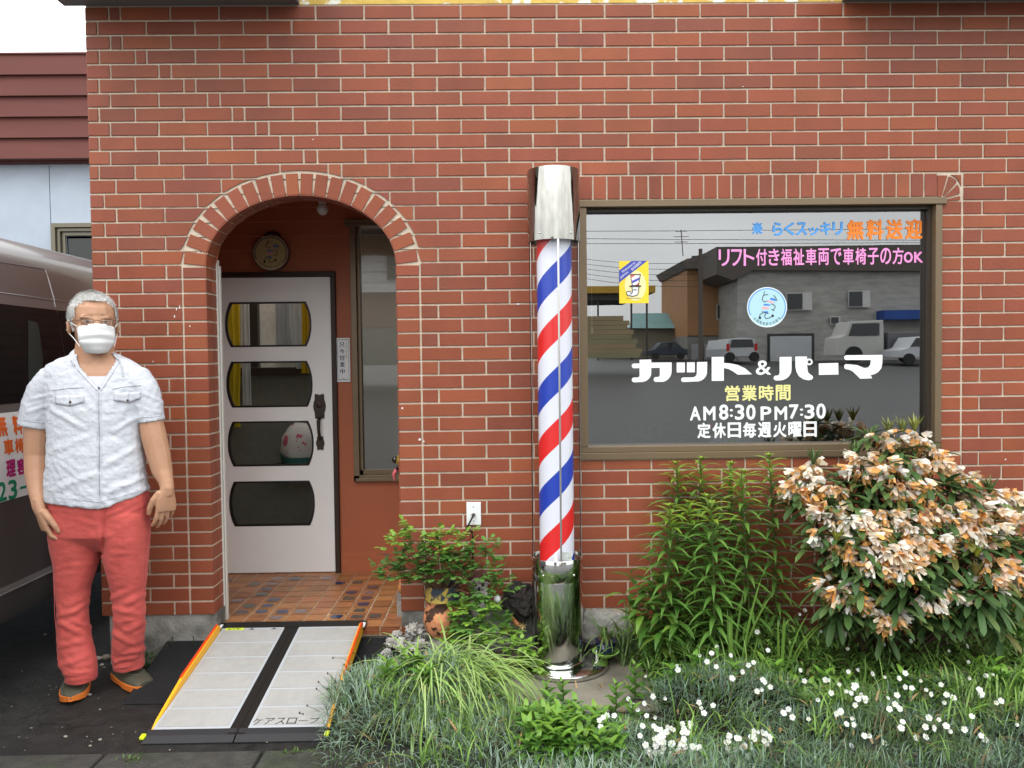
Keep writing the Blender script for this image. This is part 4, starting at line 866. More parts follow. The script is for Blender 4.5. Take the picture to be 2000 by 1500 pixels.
# round emblems: dancing striped pole with arms and legs
def emblem(mb, cx, cz, R_, Y, base, ringc, ink=(.03, .04, .05), sx=1.0, dim=1.0):
    def P(u, v, d=0): return (cx+u*R_*sx, Y-d, cz+v*R_)
    n = 48
    mb.add([P(math.cos(2*math.pi*i/n), math.sin(2*math.pi*i/n)) for i in range(n)], [tuple(range(n))], ringc[0])
    mb.add([P(.94*math.cos(2*math.pi*i/n), .94*math.sin(2*math.pi*i/n), .0004) for i in range(n)], [tuple(range(n))], base)
    k = 40; a0, a1 = math.radians(-40), math.radians(205)
    A = [a0+(a1-a0)*i/k for i in range(k+1)]
    mb.add([P(.95*math.cos(t), .95*math.sin(t), .0008) for t in A]+[P(.89*math.cos(t), .89*math.sin(t), .0008) for t in A], [(i, i+1, k+2+i, k+1+i) for i in range(k)], ringc[1])
    B_ = tuple(v*dim for v in (.06, .20, .65)); R__ = tuple(v*dim for v in (.80, .35, .38))
    for P_, c in (([(.13, .40), (.20, .47), (.40, .42), (.47, .32), (.42, .30), (.13, .38)], B_), ([(.0, .33), (.10, .34), (.37, .22), (.30, .19), (.0, .29)], R__), ([(-.17, .16), (-.12, .18), (.20, .12), (.12, .08), (-.17, .09)], B_), ([(-.24, .0), (-.22, .02), (.12, .0), (.06, -.08), (-.24, -.10)], R__), ([(-.15, -.20), (.05, -.20), (.05, -.31), (-.24, -.24)], B_)):
        mb.add([P(*p, .0010) for p in P_], [tuple(range(len(P_)))], c)
    for L_ in ([(-.13, .80), (-.16, .62), (-.20, .56), (-.24, .40), (-.19, .30), (-.10, .27), (.0, .32)], [(-.20, .58), (-.10, .61), (.05, .64)], [(.33, .60), (.42, .48), (.50, .32)], [(.22, .17), (.36, .10), (.42, .02), (.36, -.10), (.30, -.12)], [(.22, -.10), (.36, -.18)], [(-.26, -.22), (.0, -.30), (.07, -.30)],
               [(-.20, -.28), (-.36, -.36), (-.38, -.48)], [(-.08, -.30), (-.12, -.45), (-.08, -.55), (.06, -.55), (.24, -.45)]):
        mb.tube([P(*p, .0012) for p in L_], .016*R_, 5, ink)
    for u, v in ((-.36, -.52), (.28, -.43)): mb.add([P(u+.07*math.cos(2*math.pi*i/10), v+.07*math.sin(2*math.pi*i/10), .0012) for i in range(10)], [tuple(range(10))], ink)
    s = '全国理容組合加盟店'
    for i, ch in enumerate(s):
        t = math.radians(-137+94*i/(len(s)-1)); ux, uz = math.cos(t)*.82, math.sin(t)*.82; rot = t+math.pi/2
        text_fit(mb, ch, -.055, .055, -.065, .065, lambda a_, b_: P(ux+a_*math.cos(rot)-b_*math.sin(rot), uz+a_*math.sin(rot)+b_*math.cos(rot), .0014), 0, ink)
st = MB(); c_ = onY(1498, 600, LY); emblem(st, c_.x, c_.z, onY(1537, 600, LY).x-c_.x, LY-.0006, (.40, .62, .68), ((.72, .80, .84), (.12, .32, .68)))
tag(st.build('round_sticker', m_letter), 'round pale blue sticker with a dancing striped figure on the shop window', 'sticker')
pq = empty('round_plaque', (-1.47, 1.0, 2.16), 'round cream plaque with a dancing striped figure hung over the door', 'plaque')
c_ = onY(531, 495, PY-.04); q = MB(); q.lathe([(.01, 0), (.108, 0), (.112, .006), (.112, .028), (.01, .03)], 0, 0, 48); o = q.build('plaque_body', mat('plaque_rim', (.10, .06, .05), .4)); o.rotation_euler = (math.pi/2, 0, 0); o.location = (c_.x, PY-.035, c_.z); setp(o, pq)
q = MB(); emblem(q, c_.x, c_.z, .105, PY-.066, (.42, .34, .16), ((.50, .42, .30), (.06, .05, .05)), ink=(.03, .02, .02), dim=.75); bt(q, 'plaque_face', m_letter, pq)
q = MB(); q.tube([(c_.x+.045*math.cos(t), PY-.02, c_.z+.105+.03*math.sin(t)) for t in [math.pi*i/8 for i in range(9)]], .007, 6); bt(q, 'hanger', m_black, pq)
# yellow poster on the glass
po = MB(); x0, z1_ = G2(1209, 510); x1, z0_ = G2(1267, 592); w_, h_ = x1-x0, z1_-z0_
def PP(u, v, d=0): return (x0+u*w_, LY-.0006-d, z0_+v*h_)
po.add([PP(0, 0), PP(1, 0), PP(1, 1), PP(0, 1)], [(0, 1, 2, 3)], (.85, .62, .04))
k = 28; po.add([PP(.55+.36*math.cos(2*math.pi*i/k), .42+.36*math.sin(2*math.pi*i/k), .0002) for i in range(k)], [tuple(range(k))], (.86, .74, .38))
po.add([PP(0, .49, .0004), PP(0, .78, .0004), PP(.42, 1, .0004), PP(.96, 1, .0004)], [(3, 2, 1, 0)], (.06, .08, .40))
def rot_text(s, ua, va, ub, vb, hgt):
    A, B = Vector((ua*w_, va*h_)), Vector((ub*w_, vb*h_)); D = (B-A); L__ = D.length; D.normalize(); Nn = Vector((-D.y, D.x))
    text_fit(po, s, 0, L__, 0, hgt*h_, lambda a_, b_: (x0+A.x+D.x*a_+Nn.x*b_, LY-.0014, z0_+A.y+D.y*a_+Nn.y*b_), 0, (.8, .8, .85))
rot_text('Welcome to', .12, .715, .56, .95, .055); rot_text('JAPAN', .06, .57, .33, .71, .06); rot_text('BARBER', .45, .77, .77, .955, .06)
hat = [(.37, .69), (.74, .69), (.67, .42), (.43, .42)]; po.add([PP(*p, .0005) for p in hat], [(0, 1, 2, 3)], (.02, .02, .02)); hi = [(.40, .665), (.70, .665), (.645, .43), (.455, .43)]; po.add([PP(*p, .0007) for p in hi], [(0, 1, 2, 3)], (.8, .8, .8))
po.add([PP(.405, .665, .0009), PP(.55, .665, .0009), PP(.42, .60, .0009)], [(0, 1, 2)], (.75, .10, .12)); po.add([PP(.435, .53, .0009), PP(.685, .61, .0009), PP(.67, .55, .0009), PP(.445, .47, .0009)], [(0, 1, 2, 3)], (.08, .08, .5)); po.add([PP(.56, .43, .0009), PP(.655, .48, .0009), PP(.645, .43, .0009)], [(0, 1, 2)], (.75, .10, .12))
po.tube([PP(.35, .405, .001), PP(.74, .405, .001)], .0035, 6, (.02, .02, .02)); po.add([PP(*p, .0006) for p in [(.43, .39), (.66, .39), (.65, .25), (.60, .19), (.5, .17), (.3, .18), (.25, .24), (.3, .29), (.42, .27), (.45, .3)]], [tuple(range(10))], (.8, .8, .8))
po.tube([PP(*p, .0012) for p in [(.67, .40), (.655, .26), (.60, .19), (.45, .165), (.28, .19), (.235, .24), (.28, .285), (.38, .285), (.42, .23), (.36, .215)]], .0022, 5, (.02, .02, .02)); po.tube([PP(.43, .4, .0012), PP(.45, .24, .0012)], .0018, 5, (.02, .02, .02)); po.tube([PP(.46, .31, .0013), PP(.52, .325, .0013), PP(.60, .31, .0013)], .0018, 5, (.02, .02, .02))
text_fit(po, 'J★BARBER', x0+.22*w_, x0+.74*w_, z0_+.095*h_, z0_+.135*h_, lambda a_, b_: (a_, LY-.0016, b_), 0, (.12, .08, .02))
tag(po.build('barber_poster', m_letter), 'small yellow poster with a blue diagonal band and a top hat on the shop window', 'poster')
# cord of the window blind
cr = empty('blind_cord', (.42, .1, 1.6), 'thin white pull cord hanging inside the left edge of the shop window', 'cord')
a, b = onY(1156, 462, .1), onY(1156, 640, .1); q = MB(); q.tube([(a.x, .1, a.z), (b.x, .1, b.z)], .0012, 5); bt(q, 'string', m_white, cr); q = MB(); q.lathe([(.002, b.z+.005), (.006, b.z-.01), (.006, b.z-.03), (.002, b.z-.035)], b.x, .1, 8); bt(q, 'tassel', m_white, cr)
# indoor plant tops, red flowers and a box behind the glass
# ================================================================== plants
def leafmat(name, col=(1, 1, 1), rough=.42, spec=.45, trans=.22): return mat(name, col, rough, spec, attr=True, trans=trans)
m_leaf = leafmat('leaf_green'); m_wax = leafmat('leathery_leaf', rough=.5, spec=.25, trans=.08); m_silv = leafmat('silver_leaf', rough=.6, spec=.3, trans=.15); m_pet = leafmat('petal', rough=.6, spec=.3, trans=.3)
m_stem = mat('green_stem', (.09, .13, .03), .5, .4); m_wood = mat('woody_stem', (.07, .045, .03), .8, .2, bump=.5, bscale=80)
def vary(c, a=.18):
    v = U(1-a, 1+a); return (c[0]*v*U(.93, 1.07), c[1]*v, c[2]*v*U(.9, 1.1))
def leaf(mb, base, d, L_, W_, droop=.6, c=(.05, .12, .02), n=5, fold=.25, tip=None, shape=0, twist=0, flat=False):
    """a leaf strip: base point, start direction, length, width; droops towards the ground, folded along its midrib"""
    p = Vector(base); d = Vector(d).normalized(); g = Vector((0, 0, -1)); st = L_/n; pl = []; pr = []; pm = []
    side = d.cross(Vector((0, 0, 1)))
    if side.length < .05: side = Vector((math.cos(twist*7+base[0]*50), math.sin(base[1]*50+twist*3), 0))
    side.normalize()
    if twist: side = Matrix.Rotation(twist, 3, d) @ side
    for i in range(n+1):
        t = i/n
        if shape == 0: wd = math.sin(math.pi*(.08+.92*t)**.75)*(1-t*.15)   # lance
        elif shape == 1: wd = (1-t)**.5*.95+.05 if t > .1 else .5+4*t          # blade
        elif shape == 3: wd = min(1, (t*4+.12))*min(1, (1.02-t)*4.5)**.6      # oblong, blunt
        else: wd = math.sin(math.pi*min(1, .06+.94*t))**.6                    # round
        if i == n: wd = .02
        up = side.cross(d).normalized(); hw = W_/2*wd
        pl.append(p-side*hw+up*hw*fold); pr.append(p+side*hw+up*hw*fold); pm.append(p.copy())
        p = p+d*st; d = (d+g*droop/n).normalized(); side = (side-d*side.dot(d)).normalized()
    if flat or fold == 0:
        vs = pl+pr; fs = [(i, i+1, n+2+i, n+1+i) for i in range(n)]
    else:
        vs = pl+pm+pr; m_ = n+1; fs = [(i, i+1, m_+i+1, m_+i) for i in range(n)]+[(m_+i, m_+i+1, 2*m_+i+1, 2*m_+i) for i in range(n)]
    base_n = len(mb.v); mb.v += [tuple(v) for v in vs]
    for k, f in enumerate(fs):
        mb.f.append([base_n+i for i in f]); t = (k % n)/n
        cc = c if tip is None else tuple(a*(1-t)+b*t for a, b in zip(c, tip)); mb.c.append(cc); mb.sm.append(True); mb.mi.append(mb.m)
def rdir(el0, el1):
    a = U(0, 2*math.pi); e = math.radians(U(el0, el1)); return Vector((math.cos(a)*math.cos(e), math.sin(a)*math.cos(e), math.sin(e)))
def plant(name, loc, label, cat, group=None): return empty(name, loc, label, cat, group)
# ---- tall lilies
LIL = [((1319, 905), -.10, 'left tall lily stalk at the back, its top level with the window frame'), ((1371, 896), -.12, 'second tall lily stalk from the left, highest under the window'), ((1429, 906), -.16, 'slim lily stalk behind the middle of the lily clump'),
       ((1453, 922), -.30, 'stout lily stalk in front of the slim middle one'), ((1502, 890), -.22, 'rightmost lily stalk, next to the rhododendron'), ((1305, 988), -.36, 'short lily stalk at the left front of the clump'),
       ((1346, 982), -.28, 'thin short lily stalk between the two front ones'), ((1382, 970), -.42, 'front lily stalk in the middle with the widest drooping leaves')]
for (px_, py_), Y, lab in LIL:
    top = onY(px_, py_, Y); bx = top.x+U(-.05, .05)+.03; by = Y+U(-.03, .03); b0 = Vector((bx, by, .02))
    e = plant('lily_stalk', b0, lab, 'lily', 'tall lily stalks under the window')
    path = [b0.lerp(top, t)+Vector((math.sin(t*2.5+px_)*.012, math.sin(t*3+py_)*.01, 0)) for t in [i/10 for i in range(11)]]
    q = MB(); q.tube(path, [.0055-.0028*i/10 for i in range(11)], 6); bt(q, 'stem', m_stem, e)
    q = MB(); n = int(108*(top.z/.95)); ph = U(0, 6)
    for i in range(n):
        t = .16+.82*(i/n)**.92; k = min(9, int(t*10)); p = path[k].lerp(path[k+1], t*10-k)
        a = ph+i*2.399; up_e = -.05+.55*t; L_ = (.125 if t < .8 else .125-.30*(t-.8))*U(.85, 1.15)
        d = Vector((math.cos(a)*math.cos(up_e), math.sin(a)*math.cos(up_e), math.sin(up_e)))
        c = vary((.105, .215, .038)) if t < .85 else vary((.20, .31, .03), .12)
        leaf(q, p, d, L_*1.32, .0225*U(.85, 1.15), droop=1.05 if t < .85 else .9, c=c, n=5, fold=.3)
    for i in range(16):
        a = i*2.399; d = Vector((math.cos(a)*.6, math.sin(a)*.6, 1)); leaf(q, top-Vector((0, 0, .01)), d, U(.03, .05), .010, 1.6, vary((.22, .32, .03), .1), 4, .3)
    bt(q, 'foliage', m_leaf, e)
# ---- broad leaved plant left of the lilies
e = plant('broad_leaf_plant', onY(1275, 1230, -.3)*1, 'leafy plant with broad pointed leaves at the left foot of the lilies', 'plant')
e.location = (.66, -.30, .03); q = MB(); qs = MB()
for (px_, py_, Y) in ((1232, 1118, -.34), (1262, 1150, -.40), (1290, 1120, -.30), (1250, 1195, -.45), (1300, 1180, -.42), (1335, 1160, -.34), (1268, 1085, -.24), (1225, 1165, -.32), (1325, 1215, -.48), (1370, 1190, -.42), (1420, 1180, -.4), (1290, 1235, -.5), (1400, 1220, -.46)):
    top = onY(px_, py_, Y); b0 = Vector((.66+U(-.04, .05), -.30+U(-.04, .04), .03)); path = [b0.lerp(top, t)+Vector((0, 0, .05*math.sin(math.pi*t))) for t in (0, .33, .66, 1)]
    qs.tube(path, [.004, .0035, .003, .002], 5)
    for i in range(13):
        t = .35+.65*i/12; k = min(2, int(t*3)); p = path[k].lerp(path[k+1], t*3-k); leaf(q, p, rdir(-5, 50), U(.09, .145), U(.026, .036), 1.1, vary((.06, .14, .02)) if U(0, 1) < .75 else vary((.12, .21, .03)), 6, .2)
bt(qs, 'stem', m_stem, e); bt(q, 'foliage', m_leaf, e)
# ---- daylily clump right of the pole
e = plant('daylily_clump', (.47, -.22, .03), 'clump of strap leaves arching beside the blue flowerpot', 'plant'); q = MB()
for i in range(38):
    b0 = Vector((.54+U(-.04, .06), -.16+U(-.06, .06), .03)); d = rdir(48, 80); leaf(q, b0, d, U(.26, .42), U(.008, .012), 2.3, vary((.09, .165, .035)), 8, .35, shape=1)
bt(q, 'blades', m_leaf, e)
# strap leaves rising among the white flowers
e = plant('strap_leaf_clump', (1.05, -.5, .03), 'thick pale green strap leaves bending over the flowers below the lilies', 'plant'); q = MB()
for (px0, py0, px1, py1, Y) in ((1420, 1350, 1408, 1200, -.52), (1432, 1350, 1470, 1165, -.5), (1460, 1330, 1455, 1250, -.55), (1525, 1330, 1525, 1215, -.5), (1530, 1335, 1565, 1215, -.5), (1540, 1335, 1620, 1290, -.55), (1410, 1330, 1330, 1215, -.5), (1400, 1360, 1400, 1300, -.6), (1430, 1380, 1450, 1290, -.62), (1500, 1300, 1420, 1285, -.6)):
    a, b = onY(px0, py0, Y), onY(px1, py1, Y)
    for k in range(3):
        d = (b-a)+Vector((U(-.04, .04), U(-.04, .04), .03)); leaf(q, a+Vector((U(-.02, .02), 0, -.05)), d, d.length*U(1, 1.25), .019, .8+U(0, .6), vary((.14, .25, .045), .12), 8, .3, shape=1)
bt(q, 'blades', m_leaf, e)
# ---- long grass clump in front of the pole
e = plant('long_grass_clump', (-.33, -.55, .05), 'big tuft of long pale green blades combed over towards the barber pole', 'grass clump'); q = MB()
c0 = onY(905, 1275, -.42)
for i in range(640):
    b0 = Vector((c0.x-.06+random.gauss(0, .07), -.56+random.gauss(0, .07), .08+U(-.04, .04)))
    if i < 300: a = math.radians(random.gauss(-38, 26))        # towards the pole, to the right
    elif i < 455: a = math.radians(random.gauss(-90, 26))      # towards the viewer
    else: a = U(0, 2*math.pi)
    el = math.radians(U(30, 72)); d = Vector((math.cos(a)*math.cos(el), math.sin(a)*math.cos(el), math.sin(el)))
    c = vary((.29, .44, .115), .14) if U(0, 1) < .75 else vary((.38, .50, .19), .1)
    leaf(q, b0, d, U(.28, .50), U(.007, .0115), U(2.0, 3.2), c, 9, .3, shape=1)
bt(q, 'blades', m_leaf, e)
# ---- silver ground cover, dark green cover
def inpoly(x, y, P_):
    r_ = False
    for i in range(len(P_)):
        a, b = P_[i], P_[i-1]
        if (a[1] > y) != (b[1] > y) and x < (b[0]-a[0])*(y-a[1])/(b[1]-a[1])+a[0]: r_ = not r_
    return r_
def mound(x, y, cx, cy, rx, ry, h): 
    q_ = ((x-cx)/rx)**2+((y-cy)/ry)**2; return h*max(0, 1-q_)**.6
HS = [(-.45, -.68, .50, .46, .20), (-.10, -.95, .6, .30, .12), (.85, -.74, .42, .36, .16), (1.35, -.98, .8, .4, .13), (2.1, -.9, 1.0, .5, .14), (.35, -1.0, .45, .25, .09), (1.5, -1.22, 2.2, .40, .11)]
def hgt(x, y): return max(soil(x, y) if y > -1.04 else 0, 0)+max(mound(x, y, *h) for h in HS)
q = MB()
REG = [(-.74, -1.0), (-.79, -.62), (-.72, -.36), (-.55, -.16), (-.2, -.30), (-.1, -.68), (.52, -.74), (.62, -.48), (1.0, -.5), (1.2, -.66), (2.9, -.62), (2.9, -1.30), (-.58, -1.30)]
n = 0
while n < 23000:
    x, y = U(-.95, 2.7), U(-1.30, -.15)
    if not inpoly(x, y, REG): continue
    if x > 1.15 and y > -.80 and U(0, 1) < .6: continue
    if -.1 < x < .55 and y > -.85 and U(0, 1) < .75: continue
    z = hgt(x, y); n += 1; nn_ = Vector((-(hgt(x+.02, y)-hgt(x-.02, y))/.04, -(hgt(x, y+.02)-hgt(x, y-.02))/.04, 1)).normalized()
    nv = noise.noise(Vector((x*4, y*4, 7)))
    d = (nn_*.9+Vector((U(-1, 1), U(-1, .6), U(-.1, .5)))*.9+Vector((nv, nv*.5, 0))).normalized()
    sil = (vary((.27, .37, .28), .4) if x < .45 else vary((.17, .25, .18), .45)) if U(0, 1) < .62 else vary((.11, .19, .06), .35)
    if x > 1.1 and nv > .12: sil = vary((.075, .125, .05), .2)
    if U(0, 1) < .05: sil = vary((.20, .14, .08), .2)
    leaf(q, (x, y, z-.035), d, U(.05, .095), U(.0036, .0052), U(.4, 1.6), sil, 3, 0, shape=1, flat=True)
tag(q.build('silver_ground_cover', m_silv), 'silvery blue green cushion foliage spreading along the front of the bed', 'ground cover', kind='stuff')
q = MB(); n = 0
REG2 = [(.55, -.55), (.62, -.06), (3.0, -.06), (3.0, -1.0), (1.9, -.9), (1.15, -.82), (.85, -.5)]
while n < 15000:
    x, y = U(.5, 3.0), U(-1.0, -.05)
    if not inpoly(x, y, REG2): continue
    n += 1; nv = noise.noise(Vector((x*3, y*3, 2))); z = max(hgt(x, y), soil(x, y)+.02+(.27*min(1, max(0, (y+.72)*3.2)))*U(.25, 1)*(.75+.6*nv))
    c = vary((.085, .175, .033), .3) if U(0, 1) < .65 else vary((.17, .29, .06), .2)
    if U(0, 1) < .06: c = vary((.10, .06, .03), .3)
    leaf(q, (x, y, z-.03), rdir(10, 70), U(.035, .08), U(.006, .015), 1.2, c, 3, 0, flat=True)
tag(q.build('green_ground_cover', m_leaf), 'mixed dark green low growth under the shrubs at the right', 'ground cover', kind='stuff')
q = MB()   # brighter grass tufts breaking through the silver carpet
for i in range(46):
    cx_, cy_ = U(.55, 2.6), U(-1.15, -.42)
    if i < 8: cx_, cy_ = U(-.6, .1), U(-1.15, -.8)
    for k in range(random.randint(10, 24)):
        x, y = cx_+random.gauss(0, .035), cy_+random.gauss(0, .035); leaf(q, (x, y, hgt(x, y)-.02), rdir(35, 85), U(.07, .17), U(.005, .009), U(.8, 2.2), vary((.16, .28, .05), .25), 5, .25, shape=1)
for i in range(240):
    x, y = U(-.6, 2.6), U(-1.15, -.45); leaf(q, (x, y, hgt(x, y)), rdir(0, 50), U(.03, .07), U(.006, .014), .6, vary((.30, .20, .09), .3), 3, .2)
tag(q.build('grass_tufts', m_leaf), 'yellow green grass tufts and dead blades breaking through the silver carpet', 'grass', kind='stuff')
# small weeds along the foundation, at the kerb
def weed(loc, label, n, L_, c=(.06, .12, .025)):
    q = MB()
    for i in range(n): leaf(q, (loc[0]+random.gauss(0, L_*.7), loc[1]+random.gauss(0, L_*.35), loc[2]+abs(random.gauss(0, L_*.5))), rdir(10, 80), L_*U(.3, .7), L_*U(.12, .25), 1, vary(c, .3), 3, 0, flat=True)
    if n > 60:
        b = Vector((loc[0]+.01, loc[1]-.01, 0)); q.tube([b, b+Vector((.004, 0, .15))], .0015, 4, (.06, .09, .03))
        for i in range(70):
            z = .02+.135*i/70; leaf(q, b+Vector((.002, 0, z)), rdir(-10, 40), .026*(1-.75*i/70)+.006, .003, .4, vary((.05, .10, .03)), 2, 0, flat=True)
    tag(q.build('weed', m_leaf), label, 'weed')
weed((-1.705, -.03, .0), 'feathery weed growing against the cracked concrete footing', 260, .06)
weed((-1.60, -.035, .0), 'low leafy weed at the foot of the concrete footing near the black wedge', 160, .05)
weed((-1.86, -.045, .0), 'small weed patch by the wall between the legs of the man', 110, .05)
for (x, y, lab) in ((569, 1475, 'tiny weed in the kerb joint beside the silver cushion'), (258, 1492, 'tiny bright weed in the kerb joint at the bottom left')): weed(onZ(x, y, .0), lab, 45, .03, (.09, .16, .03))
q = MB()   # leafy undergrowth round the mint shoots
for i in range(150):
    x, y = (U(.02, .36), U(-1.12, -.84))
    if i % 9 == 0: x, y = U(-.55, -.35), U(-.8, -.55)
    if i % 5 == 0: x, y = U(1.9, 2.6), U(-1.0, -.5)
    if i % 5 == 1: x, y = U(.6, 1.6), U(-.7, -.3)
    z0_ = max(.0, hgt(x, y)-.03); hh = U(.03, .10)
    for k in range(5):
        t = k/4
        for m__ in range(2): a = k*1.57+m__*math.pi+i; leaf(q, (x, y, z0_+hh*(.3+.7*t)), (math.cos(a)*math.cos(.2+.6*t), math.sin(a)*math.cos(.2+.6*t), math.sin(.2+.6*t)), U(.045, .065), U(.018, .026), .9, vary((.085, .20, .028)) if t < .8 else vary((.15, .29, .035), .1), 5, .25)
tag(q.build('leafy_undergrowth', m_leaf), 'low bright green toothed leaves between the cushions along the front edge', 'ground cover', kind='stuff')
# ---- mint like upright plants
MINT = [(1067, 1338, -.72, 'left of the pair before the chrome base'), (1098, 1334, -.74, 'right of the pair before the chrome base'), (1203, 1338, -.78, 'on the slab right of the base plate'), (1057, 1392, -.86, 'at the bottom edge under the pair'), (1162, 1445, -.95, 'at the bottom edge'),
        (1235, 1380, -.84, 'against the left rim of the white flowers'), (1085, 1425, -.92, 'low, between bottom edge and slab'), (1215, 1415, -.9, 'low, under the tallest one on the slab'), (812, 1310, -.66, 'inside the silver cushion at the left'), (795, 1360, -.74, 'in the silver cushion beneath another one'), (855, 1375, -.76, 'swallowed by the long grass tuft'), (1240, 1300, -.60, 'between slab and flowerpot')]
for (px_, py_, Y, lab) in MINT:
    top = onY(px_, py_, Y); b0 = Vector((top.x+U(-.02, .02), Y+.02, .02)); e = plant('mint_shoot', b0, 'upright bright green shoot with toothed paired leaves '+lab, 'plant', 'bright green shoots in the bed')
    q = MB(); q.tube([b0, b0.lerp(top, .5)+Vector((.006, 0, 0)), top], [.003, .0026, .0015], 5); bt(q, 'stem', m_stem, e); q = MB(); n = max(5, int((top-b0).length/.022))
    for i in range(n+1):
        t = .12+.88*i/n; p = b0.lerp(top, t)
        for k in range(2+(t > .8)*2):
            a = (i % 2)*math.pi/2+k*math.pi+.4; el = .25+.7*t; L_ = .070*(1.08-.6*t**3); leaf(q, p, (math.cos(a)*math.cos(el), math.sin(a)*math.cos(el), math.sin(el)), L_*U(.9, 1.1), L_*.42, .9, vary((.07, .17, .022)) if t < .75 else vary((.13, .26, .03), .1), 5, .25)
    bt(q, 'foliage', m_leaf, e)
# ---- white flowers
FL = []
def flw(x, y, n=1, s=12):
    for i in range(n): FL.append((x+(U(-s, s) if n > 1 else 0), y+(U(-s, s)*.8 if n > 1 else 0)))
for p in [(1407, 1231), (1479, 1234), (1400, 1264), (1390, 1276), (1427, 1280), (1367, 1280), (1381, 1292), (1322, 1301), (1324, 1308), (1462, 1299), (1472, 1294), (1450, 1312), (1399, 1302), (1430, 1325), (1259, 1319), (1517, 1189), (1572, 1192), (1560, 1201), (1478, 1235), (1602, 1235), (1785, 1228), (1726, 1258), (1779, 1252), (1862, 1245), (1889, 1262), (1852, 1272), (1890, 1293), (1563, 1309), (1612, 1328), (1638, 1339), (1672, 1308), (1657, 1312), (1704, 1316), (1726, 1324), (1768, 1315), (1756, 1325),
          (1798, 1331), (1808, 1350), (1781, 1344), (1838, 1337), (1849, 1357), (1862, 1363), (1844, 1372), (1890, 1325), (1926, 1320), (1939, 1320), (1913, 1347), (1681, 1358), (1690, 1364), (1733, 1365), (1757, 1384), (1737, 1385), (1898, 1399), (1814, 1402), (1833, 1407), (1848, 1418), (1824, 1422), (1763, 1410), (1760, 1422), (1984, 1415), (1789, 1441), (1916, 1437), (1500, 1270), (1365, 1372), (1393, 1378), (1375, 1393), (1370, 1384), (1178, 1401), (1171, 1407), (1186, 1397), (1173, 1420), (1200, 1398), (1255, 1418), (1250, 1437), (1261, 1455), (1296, 1365), (1227, 1365), (1236, 1378), (1245, 1385), (1258, 1374), (1275, 1360), (1278, 1400), (1263, 1398)]: flw(*p)
for p in [(1295, 1440, 14, 22), (1285, 1460, 12, 22), (1335, 1455, 9, 16), (1350, 1470, 8, 18), (1310, 1480, 8, 20), (1340, 1424, 8, 14), (1290, 1425, 6, 14), (1380, 1490, 8, 22), (1430, 1445, 6, 14), (1435, 1470, 7, 16), (1450, 1488, 6, 14), (1470, 1435, 5, 12), (1600, 1350, 4, 30), (1700, 1440, 5, 40), (1850, 1430, 5, 50), (1560, 1390, 4, 30), (1900, 1470, 5, 40), (1780, 1360, 5, 40), (1930, 1360, 4, 30), (1640, 1250, 3, 30), (1500, 1345, 5, 25), (1460, 1460, 4, 10), (1665, 1345, 5, 12), (1680, 1372, 4, 10), (1492, 1435, 5, 12), (1500, 1450, 3, 8), (1660, 1408, 3, 10), (1635, 1395, 3, 9), (1455, 1500, 6, 16)]: flw(*p)
q = MB(); qs = MB()
for (x, y) in FL:
    Y = -1.12; gh_ = lambda X_, Y_: max(hgt(X_, Y_), soil(X_, Y_)+(.20*min(1, max(0, (Y_+.72)*3.2)) if X_ > .6 else 0)) if Y_ > -1.04 else hgt(X_, Y_)
    c = onY(x, y, Y)
    while c.z > gh_(c.x, Y)+.055 and Y < -.12: Y += .012; c = onY(x, y, Y)
    d = (Vector((U(-.5, .5), -1.0+U(-.2, .4), .55+U(-.4, .4)))).normalized(); u_ = d.orthogonal().normalized(); v_ = d.cross(u_); ph = U(0, 6); R_ = U(.0105, .0135); side_ = U(0, 1) < .2
    for k in range(5):
        a = ph+k*2*math.pi/5; pd = u_*math.cos(a)+v_*math.sin(a); ps = d.cross(pd); op = .75 if side_ else .12
        pts_ = [c+pd*R_*.12-ps*R_*.1, c+pd*R_*.12+ps*R_*.1, c+pd*R_*.65*(1-op*.4)+ps*R_*.40+d*R_*op*.8, c+pd*R_*(1-op*.5)+ps*R_*.24+d*R_*op*1.3, c+pd*R_*.86*(1-op*.5)+d*R_*op*1.2, c+pd*R_*(1-op*.5)-ps*R_*.24+d*R_*op*1.3, c+pd*R_*.65*(1-op*.4)-ps*R_*.40+d*R_*op*.8]
        q.add(pts_, [(0, 1, 2, 3, 4, 5, 6)], vary((.78, .79, .76), .05), False)
    q.add([c+(u_*math.cos(t)+v_*math.sin(t))*R_*.2+d*R_*.15 for t in [k*math.pi/3 for k in range(6)]], [tuple(range(6))], (.55, .60, .15))
    b0 = Vector((c.x+U(-.03, .03), Y+U(.0, .05), soil(c.x, Y))); qs.tube([b0, b0.lerp(c, .6)+Vector((0, .01, .01)), c-d*.004], .0011, 3, (.12, .19, .08))
o = q.build('white_flowers', m_pet); tag(o, 'scattered small white five petalled flowers over the silver foliage', 'flowers', kind='stuff')
setp(qs.build('flower_stems', m_leaf), o); o.children[0]['kind'] = 'stuff'
# thin dark seed heads over the ramp
q = MB()
for (x0, y0, x1, y1) in ((700, 1400, 640, 1315), (690, 1410, 622, 1332), (690, 1420, 618, 1345), (680, 1430, 600, 1378), (670, 1440, 585, 1392), (700, 1390, 655, 1330), (660, 1445, 592, 1395), (720, 1380, 672, 1298), (700, 1395, 640, 1345), (690, 1300, 650, 1285), (715, 1310, 690, 1275)):
    a, b = onY(x0, y0, -.62), onY(x1, y1, -.68); q.tube([a, a.lerp(b, .5)+Vector((0, 0, .015)), b], .0011, 3, (.09, .11, .05)); q.ell(b, (.0035, .0035, .005), 6, 4, (.05, .045, .02))
tag(q.build('seed_heads', m_leaf), 'thin dark seed heads leaning from the silver cushion over the ramp', 'seed heads', kind='stuff')
